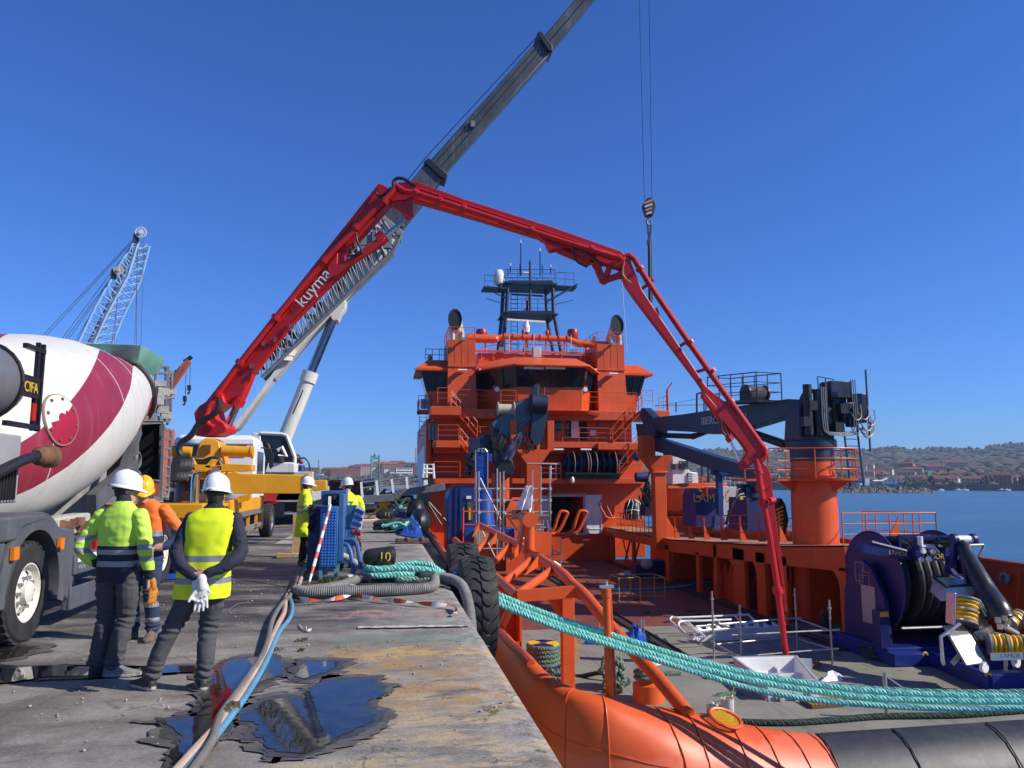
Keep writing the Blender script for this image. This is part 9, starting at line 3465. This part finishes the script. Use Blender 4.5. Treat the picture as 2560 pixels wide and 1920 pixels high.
for px,py,r,h,n in((755,1602,.08,.05,40),(690,1625,.15,.04,50),(752,1627,.05,.05,30),(830,1468,.18,.22,80),(1000,1505,.3,.03,60),(1005,1420,.05,.15,14),(812,1463,.12,.16,40)):
 weed(mb,at(px,py,Z=0),r,h,n)
o=mb.build('weeds',mat('weed_green',(.075,.105,.025),.8,var=.4,scale=20),kind='stuff')
mb=MB()
for k in range(420):
 x=rnd.uniform(-3.2,1.1)
 y=rnd.uniform(5.,15.5)
 s_=rnd.uniform(.004,.016)
 mb.box((x,y,s_*.4),(s_,s_*rnd.uniform(.6,1.6),s_*.8),rnd.random()*3)
mb.build('grit',mat('grit_pale',(.36,.33,.28),.9,var=.5,scale=30),kind='stuff')
single(MB().pipe(smooth_path([at(px,py,Z=.012)for px,py in c4([(1065,420),(1090,455),(1130,475),(1160,470),(1165,455),(1130,468),(1125,440)])],4),.008,5),'wire_scrap',mat('wire_white',(.6,.57,.5),.7),'bent scrap of white wire on the dark concrete','wire')
single(MB().pipe(smooth_path([at(px,py,Z=.006)for px,py in c4([(450,305),(480,275),(540,240),(620,230),(720,232),(790,240),(850,265),(860,280)])],5),.004,4),'thin_wire',mat('wire_grey',(0,0,0)),'thin grey wire curling on the ground beside the man in the vest','wire')
# farther along the quay: rope heaps, tarpaulin, tripod, gangway, moored boat
hp_=at(985,1330,Z=0)
single(heap(MB(),hp_,.75,.5,.55,.07,6,51),'rope_heap',ROPEDARK,'heap of dark green rope beside the far bollard','rope')
single(heap(MB(),at(1000,1328,Z=.05),.7,.4,.3,.055,3,52),'rope_coil',ROPETEAL,'few turns of teal rope on the heap by the far bollard','rope')
P4=[(1000,1338),(1062,1348),(1045,1305),(1010,1312)]
single(sheet_cloth(P4,.02,.55,61),'tarpaulin',TARPBLUE,'crumpled bright blue tarpaulin at the quay edge by the far bollard','tarpaulin')
tp_=at(960,1298,Z=0)
t=thing('pump_tripod','yellow tripod stand with a ribbed head and a pale hose','tripod',tp_)
hz=at(957,1262,Y=tp_.y).z
mb=MB()
for dx_,dy_ in((-.85,-.1),(.55,-.2),(-.1,.6)):
 mb.bar(tp_+V(dx_,dy_,0),V(tp_.x,tp_.y,hz),.12,.08)
mb.build('leg',YELLOWPAINT,t,kind='stuff')
mb=MB().box((tp_.x,tp_.y,hz+.2),(.5,.35,.5))
for k in range(4):
 mb.box((tp_.x-.2+k*.13,tp_.y-.2,hz+.2),(.05,.05,.5))
mb.build('head',YELLOWPAINT,t)
MB().pipe(smooth_path([(tp_.x+.3,tp_.y,hz),(tp_.x+.35,tp_.y-.5,.4),(tp_.x-.3,tp_.y-1.5,.06),(tp_.x-1.6,tp_.y-2.2,.05)],6),.06,7).build('hose',mat('hose_pink',(0,0,0)),t)
for i,(px,py,rx_,h,m_,lab)in enumerate(((1000,1287,1.3,.9,ROPEDARK,'big heap of dark nets and rope left of the gangway foot'),(985,1262,1.8,1.4,ROPEDARK,'highest heap of dark green nets under the gangway'),(1020,1290,.9,.5,ROPEOLD,'small pale green rope heap before the black fender'),(925,1285,1.2,.5,mat('debris_brown',(.07,.05,.04),.9,var=.5,scale=6),'brown tangle of rope and scrap left of the yellow tripod'))):
 p=at(px,py,Z=0)
 single(heap(MB(),p,rx_,.8,h,.09,6,70+i),'net_heap',m_,lab,'net')
for i,(px,py,r)in enumerate(((1040,1275,.55),(1050,1306,.6))):
 p=at(px,py,X=QE+.35)
 single(MB().ell(p,.45,r*1.5,r,16,10),'rubber_fender',BLACK,'round black rubber fender over the quay edge, %s of two'%('farther' if i==0 else 'nearer'),'fender')
single(sheet_cloth([(968,1302),(1040,1300),(1035,1280),(975,1282)],.02,.5,77),'tarpaulin',mat('tarp_navy',(.01,.025,.08),.6),'dark blue tarpaulin behind the far bollard','tarpaulin')
t=thing('gangway','grey gangway sloping from the quay up to the ship with bent railing posts','gangway',at(900,1262,Y=38))
YG=38.
g_=lambda px,py,y=YG:at(px,py,Y=y)
GW=mat('gangway_grey',(.12,.13,.15),.6,var=.25,scale=3)
mb=MB()
pts=[g_(885,1250),g_(985,1243),g_(1000,1232),g_(1110,1217)]
for a,b_ in zip(pts,pts[1:]):
 mb.bar(a,b_,1.3,.34)
mb.build('walkway',GW,t,bev=.02)
mb=MB()
for(x0,y0,x1,y1)in((906,1245,903,1205),(945,1238,941,1201),(984,1232,979,1198),(1019,1222,1016,1192),(1051,1215,1048,1190)):
 mb.bar(g_(x0,y0,YG-.6),g_(x1,y1,YG-.6),.11)
mb.build('railing_post',LAMPW,t,kind='stuff')
mb=MB()
for pts in([(903,1206),(941,1203),(979,1199),(1048,1192)],[(904,1220),(942,1217),(980,1212),(1048,1202)]):
 mb.pipe([g_(px,py,YG-.6)for px,py in pts],.035,5)
mb.build('hand_rope',GREY,t,kind='stuff')
t=thing('gangway_stand','white tube railing at the head of the gangway with a dark canvas skirt','railing',g_(1075,1255))
mb=MB()
for pts in([(1058,1194),(1060,1161),(1083,1161),(1085,1196)],[(1066,1194),(1067,1162)],[(1060,1173),(1084,1173)],[(1059,1183),(1085,1183)]):
 mb.pipe([g_(px,py,YG-.8)for px,py in pts],.06,6)
mb.build('tube',LAMPW,t,kind='stuff')
flat_beam(MB(),[(1056,1196),(1082,1197),(1076,1216),(1058,1214)],Y=YG-.9,w=.3).build('dark_panel',BLACK,t)
mb=flat_beam(MB(),[(1059,1200),(1069,1199),(1070,1211),(1059,1214)],Y=YG-1.07,w=.02)
mb.build('white_notice',LAMPW,t)
flat_beam(MB(),[(1050,1233),(1075,1231),(1071,1256),(1048,1256)],Y=YG-.4,w=.6).build('skirt',BLACK,t)
mb=MB()
for k in range(7):
 a=g_(1052+k*3.4,1255,YG-.4)
 mb.pipe(smooth_path([a,a+V(-.15*(3-k),0,-.5),a+V(-.35*(3-k),0,-1.1)],4),.035,5)
mb.build('hanging_line',BLACK,t,kind='stuff')
t=thing('moored_boat','old rust-red boat with a white rail moored beyond the gangway','boat',at(870,1245,Y=58))
m_=lambda px,py,y=58:at(px,py,Y=y)
flat_beam(MB(),[(822,1246),(826,1204),(838,1200),(918,1204),(920,1212),(900,1246)],Y=58,w=4).build('hull',mat('boat_rust',(.2,.045,.02),.7,var=.3,scale=1,streak=(.09,.03,.02),amt=.7),t)
flat_beam(MB(),[(824,1205),(832,1199),(920,1203),(919,1206)],Y=57.6,w=4).build('gunwale',mat('boat_orange',(.42,.11,.04),.6),t)
t=thing('deck_locker','green steel locker with a small white sign beside the gangway rail','locker',at(926,1240,Y=50))
wall_box(MB(),(918,1203),(934,1240),50,51).build('locker_body',mat('locker_green',(.05,.1,.05),.6),t)
wall_box(MB(),(924,1220),(928,1226),49.96,50).build('small_sign',LAMPW,t)
t=thing('deck_roller','grey steel drum lying by the green locker','drum',at(918,1212,Y=52))
MB().tube(at(912,1207,Y=52),at(936,1204,Y=52),.22,12).build('drum',ALU,t)
wall_box(MB(),(905,1216),(920,1238),51.5,52).build('bin',GREY,t)
p=at(752,1190,Y=48)
t=thing('blue_buoy','blue bell-shaped buoy with a dark red ball behind the crane truck','buoy',V(p.x,p.y,0))
zb0,zb1=p.z,at(752,1163,Y=48).z
MB().lathe([(.45,0),(.45,zb0),(.4,zb0+.2),(.24,zb1-.3),(.2,zb1)],(p.x,p.y,0),n=12).build('body',mat('buoy_blue',(.015,.03,.16),.5),t)
MB().ell((p.x,p.y,zb1+.18),.13,.13,.13,10,7).build('ball',mat('buoy_red',(.25,.02,.02),.5),t)
# FAR CRANES, TOWN, BOATS
SKYB=mat('crane_pale_blue',(.3,.48,.72),.5,var=.12,scale=.5)
YA=95.
a_=lambda px,py,y=YA:at(px,py,Y=y)
t=thing('lattice_crane','tall pale blue lattice harbour crane behind the mixer truck','harbour crane',V(a_(190,900).x,YA,0))
L_=[(185,880),(240,765),(297,664),(338,600)]
Rr=[(225,880),(268,785),(320,690),(346,606)]
lft=[a_(*p,YA)for p in L_]
rgt=[a_(*p,YA)for p in Rr]
w_back=3.
mb=MB()
for ch in(lft,rgt):
 mb.pipe(ch,.17,6)
 mb.pipe([p+V(.9,w_back*(1-.2*i),0)for i,p in enumerate(ch)],.14,6)
mb.build('chord',SKYB,t)
mb=MB()
def along(ch,u):
 k=min(len(ch)-2,int(u*(len(ch)-1)))
 f=u*(len(ch)-1)-k
 return ch[k].lerp(ch[k+1],f)
n=14
for k in range(n):
 u,v=k/n,(k+1)/n
 for o_ in(0,1):
  q=lambda ch,w:along(ch,w)+V(.9,w_back*(1-.6*w),0)*o_
  mb.tube(q(lft,u),q(rgt,u),.07,5)
  mb.tube(q(lft,u)if k%2 else q(rgt,u),q(rgt,v)if k%2 else q(lft,v),.06,5)
 mb.tube(along(rgt,u),along(rgt,v)+V(.9,w_back*(1-.6*v),0),.05,5)
 mb.tube(along(lft,u),along(lft,u)+V(.9,w_back*(1-.6*u),0),.05,5)
mb.build('lattice',SKYB,t,kind='stuff')
mb=MB().pipe([a_(212,880,YA+1),a_(268,770,YA+1),a_(318,660,YA+1),a_(340,610,YA+1)],.22,6)
mb.build('ladder_duct',mat('duct_grey',(.12,.14,.17),.6),t)
for(px,py,r,m_,nm)in((352,581,.62,WHITE,'head_sheave'),(296,676,.5,mat('sheave_cream',(.62,.48,.25),.5),'sheave')):
 c=a_(px,py,YA-1.5)
 mb=MB()
 mb.pipe([c+V(r*math.cos(a*.2618),0,r*math.sin(a*.2618))for a in range(24)],.06,5,loop=True)
 for k in range(16):
  a=k*.3927
  mb.bar(c,c+V(r*math.cos(a),0,r*math.sin(a)),.05)
 mb.lathe([(r*.35,-.2),(r*.35,.2)],c,(0,1,0),12)
 mb.build(nm,m_,t)
mb=MB()
for(px,py)in((340,596),(284,686)):
 mb.box(a_(px,py,YA-1),(.6,.8,1.),.4)
mb.build('sheave_block',BLACK,t,kind='stuff')
mb=MB()
for(x0,y0,x1,y1)in((333,598,95,852),(333,602,104,852),(335,605,145,860),(285,685,152,862),(283,690,160,864),(280,695,178,870),(343,600,341,920),(345,612,335,920),(360,596,351,920),(296,700,284,890),(300,700,276,890)):
 mb.tube(a_(x0,y0),a_(x1,y1),.035,4)
mb.build('cable',mat('cable_dark',(.06,.08,.12),.6),t,kind='stuff')
mb=MB()
bx_=a_(190,900).x
mb.bb(bx_-4,bx_+3,YA-3,YA+4,3,9)
mb.bb(bx_-3,bx_+2,YA-2,YA+3,0,3)
mb.build('machine_house',SKYB,t)
YO=110.
o_=lambda px,py,y=YO:at(px,py,Y=y)
t=thing('telescopic_crane','small rusty orange crane jib far behind the mixer truck','harbour crane',V(o_(375,1020).x,YO,0))
flat_beam(MB(),[(368,1062),(380,1052),(432,968),(476,905),(470,899),(462,908),(440,934),(415,985),(372,1045)],Y=YO,w=1.6).build('jib',mat('jib_orange',(.42,.085,.03),.55,var=.12,scale=.5),t)
flat_beam(MB(),[(396,1056),(400,1050),(424,1004),(428,1008),(404,1052)],Y=YO-1,w=.8).build('ram',DKBLUE,t)
mb=MB()
mb.pipe([o_(460,905),o_(474,896),o_(479,891)],.3,6)
mb.tube(o_(440,925),o_(376,1010),.1,5)
mb.build('jib_head',BLACK,t)
mb=MB()
for(x0,y0,x1,y1)in((476,908,474,978),(466,915,463,992),(450,915,378,1010),(448,920,385,1012),(445,926,390,1016)):
 mb.tube(o_(x0,y0,YO-1),o_(x1,y1,YO-1),.05,4)
mb.build('cable',mat('cable_dark',(0,0,0)),t,kind='stuff')
mb=MB()
for(px,y0,y1)in((473,963,976),(462,990,1004)):
 mb.tube(o_(px,y0,YO-1),o_(px,y1,YO-1),.26,6)
 mb.pipe(smooth_path([o_(px,y1,YO-1),o_(px,y1+6,YO-1),o_(px-3,y1+9,YO-1),o_(px-3,y1+5,YO-1)],3),.1,5)
mb.build('hook',BLACK,t,kind='stuff')
mb=MB()
xx=o_(375,1050).x
mb.bb(xx-3,xx+2.5,YO-2,YO+3,0,9)
mb.build('crane_house',mat('jib_orange',(0,0,0)),t)
# houses: walls, pitched or flat roof, window openings
WALLS=[('white',(.72,.7,.66)),('cream',(.58,.5,.38)),('pale pink',(.5,.36,.3)),('brick red',(.26,.11,.075)),('grey',(.3,.3,.3)),('beige',(.44,.36,.27))]
ROOFS=[('terracotta',(.26,.085,.045)),('brown',(.13,.06,.04)),('dark slate',(.07,.07,.075)),('rust red',(.2,.06,.04))]
WINM=mat('far_window',(.035,.04,.05),.2)
USED={}
ORD='first second third fourth fifth sixth seventh eighth ninth tenth eleventh twelfth thirteenth fourteenth fifteenth sixteenth seventeenth eighteenth nineteenth twentieth'.split()
def house(px,d,w,dep,h,wi,ri,flat,where,strips=False):
 phi=bearing(px)
 x,y=polar(phi,d)
 z=ground_h(phi,d)-.6
 wn,wc=WALLS[wi]
 rn,rc=ROOFS[ri]
 kind=('apartment block' if h>10 else 'house')
 base_l='%s %s, %s roof, %s'%(wn,kind,'flat '+rn if flat else rn,where)
 k=USED.get(base_l,0)
 USED[base_l]=k+1
 t=thing('apartment_building' if h>10 else 'house',base_l if k==0 else base_l+', %s such from left'%ORD[min(k,19)],'building',(x,y,z),'houses of the town '+where)
 Mr=Matrix.Rotation(-R(phi)+rnd.uniform(-.25,.25),3,'Z')
 c=V(x,y,z)
 P=lambda a,b_,q:c+Mr@V(a,b_,q)
 mb=MB()
 mb.add([P(a,b_,q)for q in(0,h)for a,b_ in((-w/2,-dep/2),(w/2,-dep/2),(w/2,dep/2),(-w/2,dep/2))],[(0,3,2,1),(4,5,6,7),(0,1,5,4),(1,2,6,5),(2,3,7,6),(3,0,4,7)])
 mb.build('wall',mat('wall_'+wn.replace(' ','_'),wc,.8,var=.1,scale=.2),t)
 mb=MB()
 e=.5
 if flat:
  mb.add([P(a,b_,q)for q in(h,h+.7)for a,b_ in((-w/2-.2,-dep/2-.2),(w/2+.2,-dep/2-.2),(w/2+.2,dep/2+.2),(-w/2-.2,dep/2+.2))],[(0,3,2,1),(4,5,6,7),(0,1,5,4),(1,2,6,5),(2,3,7,6),(3,0,4,7)])
 else:
  rh=min(3.2,dep*.28)
  mb.add([P(-w/2-e,-dep/2-e,h-.1),P(w/2+e,-dep/2-e,h-.1),P(w/2+e,dep/2+e,h-.1),P(-w/2-e,dep/2+e,h-.1),P(-w/2+dep*.25,0,h+rh),P(w/2-dep*.25,0,h+rh)],[(0,1,5,4),(2,3,4,5),(1,2,5),(3,0,4),(0,3,2,1)])
 mb.build('roof',mat('roof_'+rn.replace(' ','_'),rc,.85,var=.15,scale=.3),t)
 mb=MB()
 fl=max(1,int(h/3.))
 nw=max(2,int(w/3.6))
 for f_ in range(fl):
  zc=(f_+.55)*h/fl
  if strips:
   mb.add([P(-w*.46,-dep/2-.05,zc-.8),P(w*.46,-dep/2-.05,zc-.8),P(w*.46,-dep/2-.05,zc+.8),P(-w*.46,-dep/2-.05,zc+.8)],[(0,1,2,3)])
   continue
  for i in range(nw):
   xc=-w/2+(i+.5)*w/nw
   mb.add([P(xc-.6,-dep/2-.05,zc-.8),P(xc+.6,-dep/2-.05,zc-.8),P(xc+.6,-dep/2-.05,zc+.8),P(xc-.6,-dep/2-.05,zc+.8)],[(0,1,2,3)])
 mb.build('window',WINM,t,kind='stuff')
 return t
WL,WR,WM='on the left cliff-top','on the far right shore','under the jib'
for px,d,w,h,wi,ri,fl in((783,1150,22,15,3,1,1),(803,1140,10,7,0,2,1),(822,1150,18,13,3,1,0),(838,1150,12,11,1,0,0),(852,1140,26,13,3,3,0),(872,1160,22,14,2,0,0),(866,1132,14,5,0,0,1),(888,1150,18,16,3,1,0),(902,1165,20,17,4,1,0),(916,1160,18,17,2,3,0),(930,1170,22,16,1,0,0),(948,1175,22,18,5,0,0),(962,1180,20,19,2,3,0),(975,1165,24,18,3,0,0),(994,1185,26,20,3,3,0),(1014,1190,24,20,4,2,1),(1035,1180,18,17,4,1,0),(1050,1175,20,18,3,1,1),(1066,1175,18,16,4,1,0)):
 house(px,d,w,12,h-1,wi,ri,bool(fl),WL)
house(972,1136,13,10,9,0,2,True,'with a dark front between the cliff-top blocks')
house(988,1132,13,10,8,0,2,True,'with banded windows, left of the wide white office',True)
house(1011,1134,24,12,11,0,2,True,'wide and banded with rows of windows on the cliff-top',True)
r3=random.Random(5)
spots=[]
for k in range(46):
 px=2118+(2400-2118)*k/46+r3.uniform(-3,3)
 d=r3.choice((910,960,1010,1060,1110,1160,1230,1300))+r3.uniform(-20,20)
 spots.append((px,d))
for px,d in sorted(spots):
 big=d>1050 and r3.random()<.35
 house(px,d,r3.uniform(9,18)if not big else r3.uniform(16,26),9,r3.uniform(5,8.5)if not big else 10.5,r3.choice((0,0,1,1,2,5,3,4)),r3.choice((0,0,1,3)),r3.random()<.15,WR)
house(2220,905,16,12,8,0,2,False,'large and half-timbered above the marina')
house(2330,870,16,9,7,5,1,True,'with long balconies behind the green trees')
house(2492,925,20,10,9.5,3,1,False,'tall with a stepped front among the bare trees')
house(2515,940,14,9,6,3,1,False,'low, right of the tall stepped one')
house(2553,960,9,8,6,0,1,False,'at the right end of the far shore')
house(2425,880,20,9,9,4,0,False,'wrapped in green scaffold netting')
house(2425,868,24,5,4.2,0,2,True,'low with arches under the netted house')
for k in range(16):
 px=1625+(1965-1625)*k/16+r3.uniform(-4,4)
 d=r3.choice((960,1040,1120,1200,1280))+r3.uniform(-20,20)
 house(px,d,r3.uniform(12,22),9,r3.uniform(6,9.8),r3.choice((0,1,2,5,4)),r3.choice((0,1,3)),r3.random()<.3,WM)
house(1850,935,10,9,13,1,1,True,'four storeys high with pairs of windows under the jib')
x,y=polar(bearing(2314),900)
z=ground_h(bearing(2314),900)
single(MB().bb(x-2,x+2,y-2,y+2,z-1,z+14),'netted_scaffold',mat('net_green',(.06,.3,.2),.8),'narrow tower wrapped in green netting on the far right shore','scaffold')
kinds={'dark':LEAF,'olive':mat('far_olive',(.075,.085,.03),.95,var=.4,scale=.2),'bare':LEAF2}
r4=random.Random(11)
seen_t={}
for k,(px,d,kd,w,h)in enumerate([(2262,850,'dark',7,13),(2278,845,'dark',6,10),(2296,850,'olive',5,8),(2322,846,'dark',8,14),(2334,850,'dark',6,11),(2350,846,'olive',5,7),(2372,848,'dark',6,8),(2388,850,'olive',5,7),(2206,848,'dark',4,7),(2190,860,'bare',8,9),(2446,852,'dark',5,9),(2456,856,'bare',8,13),(2470,862,'bare',8,13),(2530,858,'dark',9,6),(2548,862,'bare',9,13),(2240,850,'olive',4,7),(2360,900,'bare',7,10),(2300,930,'dark',5,9)]):
 x,y=polar(bearing(px),d)
 z=ground_h(bearing(px),d)
 lab={'dark':'dark evergreen tree','olive':'olive-green bushy tree','bare':'brownish bare winter tree'}[kd]+' on the far right shore'
 i=seen_t.get(kd,0)
 seen_t[kd]=i+1
 t=thing('tree',lab+', %s of its kind from the left'%ORD[i],'tree',(x,y,z),'trees on the far right shore')
 MB().tube((x,y,z-.5),(x,y,z+h*.5),.5,6,.25).build('trunk',mat('far_trunk',(.06,.045,.035),.9),t)
 mb=MB()
 for j in range(26):
  a,q=r4.random()*6.28,r4.random()
  clump(mb,x+math.cos(a)*w*.42*q,y+math.sin(a)*w*.42*q,z+h*(.18+.62*r4.random()*(1-.4*q)),w*.17,h*.2)
 mb.build('crown',kinds[kd],t,ang=60,kind='stuff')
LAWN=mat('far_lawn',(.1,.15,.035),.9,var=.3,scale=.1)
for(p0,p1,d0,d1)in((2478,2562,812,850),(2120,2195,815,850)):
 rows=[]
 for d in(d0,(d0+d1)/2,d1):
  rows.append([V(*polar(bearing(p0+(p1-p0)*i/12),d),ground_h(bearing(p0+(p1-p0)*i/12),d)+.5)for i in range(13)])
 structure(MB().sheet(rows),'lawn',LAWN,180)
def sailboat(px,d,L,mast,label,group,name='sailing_boat'):
 x,y=polar(bearing(px),d)
 t=thing(name,label,'boat',(x,y,WZ),group)
 rows=[]
 for i in range(7):
  u=i/6
  hw=L*.15*math.sin(math.pi*(.18+.82*(1-u))*.95)+.05
  xx_=x-L/2+L*u
  rows.append([V(xx_,y-hw,WZ+.9+.2*u),V(xx_,y-hw*.7,WZ-.2),V(xx_,y+hw*.7,WZ-.2),V(xx_,y+hw,WZ+.9+.2*u)])
 MB().loft(rows).build('hull',WHITE,t)
 MB().bb(x-L*.18,x+L*.15,y-L*.09,y+L*.09,WZ+.9,WZ+1.45).build('cabin',LAMPW,t,bev=.1)
 if mast:
  mb=MB().tube((x,y,WZ+.9),(x,y,WZ+mast),.1,6,.06)
  mb.build('mast',ALU,t)
  MB().tube((x,y,WZ+2.1),(x-L*.4,y,WZ+2.),.07,5).build('boom',ALU,t)
 return t
sailboat(2385,785,8,10.5,'white sailing boat moored on open water, left of two with masts','boats moored off the far shore')
sailboat(2402,785,7,10.5,'white sailing boat moored on open water, right of two with masts','boats moored off the far shore')
sailboat(2342,770,6,0,'small grey-white open boat near the end of the breakwater','boats moored off the far shore','motor_boat')
sailboat(2492,790,9,0,'white motor boat at the far right, left of its low neighbour','boats moored off the far shore','motor_boat')
sailboat(2506,790,7,0,'low white boat at the far right, touching its larger neighbour','boats moored off the far shore','motor_boat')
for k,px in enumerate((2128,2141,2156,2166,2176,2184,2193,2201,2211,2216,2230,2234,2246,2259)):
 sailboat(px,640+(k%3)*12,8,(16,13,19,15,17,16,14,18,15,13,19,16,15,17)[k],'marina sailing boat whose mast is the %s from the left behind the breakwater'%ORD[k],'sailing boats in the marina')
x,y=polar(bearing(2154),640)
t=thing('marina_office','small glassy white building on the breakwater by the marina','building',(x,y,WZ))
MB().bb(x-4,x+4,y,y+5,WZ+.5,WZ+6.5).build('wall',mat('office_pale',(.45,.52,.56),.4),t)
MB().bb(x+.5,x+4.3,y-.2,y+5,WZ+6.5,WZ+10).build('upper_floor',mat('office_pale',(0,0,0)),t)
mb=MB()
for k in range(3):
 mb.bb(x-3.8+2.6*k,x-1.6+2.6*k,y-.1,y,WZ+2,WZ+5)
mb.build('window',WINM,t,kind='stuff')
x,y=polar(bearing(2192),660)
t=thing('white_canopy','white tensioned canopy with pointed ends above the marina','canopy',(x,y,WZ+3))
rows=[]
for i in range(9):
 u=i/8
 rows.append([V(x-6+12*u,y-2,WZ+8+4*abs(u-.5)*u),V(x-6+12*u,y,WZ+8.7+5*abs(u-.5)*u),V(x-6+12*u,y+2,WZ+8+4*abs(u-.5)*u)])
MB().sheet(rows).build('fabric',LAMPW,t)
MB().tube((x-4,y,WZ),(x-4,y,WZ+8.4),.15,5).tube((x+4,y,WZ),(x+4,y,WZ+9),.15,5).build('post',ALU,t,kind='stuff')
t=thing('steel_pylon','slim steel lattice pylon with a short arm above the gangway','pylon',at(938,1240,Y=150))
q=lambda px,py:at(px,py,Y=150)
mb=MB()
for dx_ in(-.9,.9):
 for dy_ in(0,1.8):
  mb.tube(q(939,1245)+V(dx_,dy_,0),q(938,1138)+V(dx_*.8,dy_,0),.14,5)
for k in range(10):
 a,b_=q(939,1242-10.2*k),q(939,1232-10.2*k)
 mb.tube(a+V(-.9,0,0),b_+V(.9,0,0),.08,4)
 mb.tube(a+V(.9,0,0),b_+V(-.9,0,0),.08,4)
mb.tube(q(938,1142),q(937,1136),.3,6)
mb.tube(q(941,1144),q(947,1148),.15,5)
mb.tube(q(937,1140),q(937,1130),.06,4)
mb.build('tower',mat('pylon_green',(.14,.22,.22),.6),t)
for i,(px,y0,y1)in enumerate(((955,1173,1232),(797,1150,1205),(1040,1120,1165),(915,1186,1210))):
 single(MB().tube(at(px-1,y1,Y=140),at(px,y0,Y=140),.1,5),'lamp_post' if i!=2 else 'radio_mast',GREY,['thin grey post right of the steel pylon','thin dark post above the yellow outrigger','very thin mast beside the ship, over the left shore','short grey post left of the steel pylon'][i],'post')
mb=MB()
P=[polar(bearing(px),900)for px in range(560,1110,50)]
for(x0,y0),(x1,y1)in zip(P,P[1:]):
 mb.add([(x0,y0,WZ-1),(x1,y1,WZ-1),(x1,y1,WZ+4.),(x0,y0,WZ+4.),(x0*1.03,y0*1.03,WZ+4.),(x1*1.03,y1*1.03,WZ+4.)],[(0,1,2,3),(3,2,5,4)])
single(mb,'far_quay',mat('far_concrete',(.3,.28,.24),.9,var=.2,scale=.1),'low pale quay along the foot of the left shore','quay')
# the thin blue air between here and the far hills
hz=MB().bb(-4700,4700,-320,5300,-13,190).build('haze',mat('haze_shell',(.8,.85,.9)),kind='stuff')
hm=bpy.data.materials.new('thin_haze')
hm.use_nodes=True
ht=hm.node_tree
for n in list(ht.nodes):
 if n.type=='BSDF_PRINCIPLED':
  ht.nodes.remove(n)
pv=ht.nodes.new('ShaderNodeVolumePrincipled')
pv.inputs['Color'].default_value=(.62,.78,1.,1)
pv.inputs['Density'].default_value=.00013
ht.links.new(pv.outputs[0],ht.nodes['Material Output'].inputs['Volume'])
hz.data.materials.clear()
hz.data.materials.append(hm)
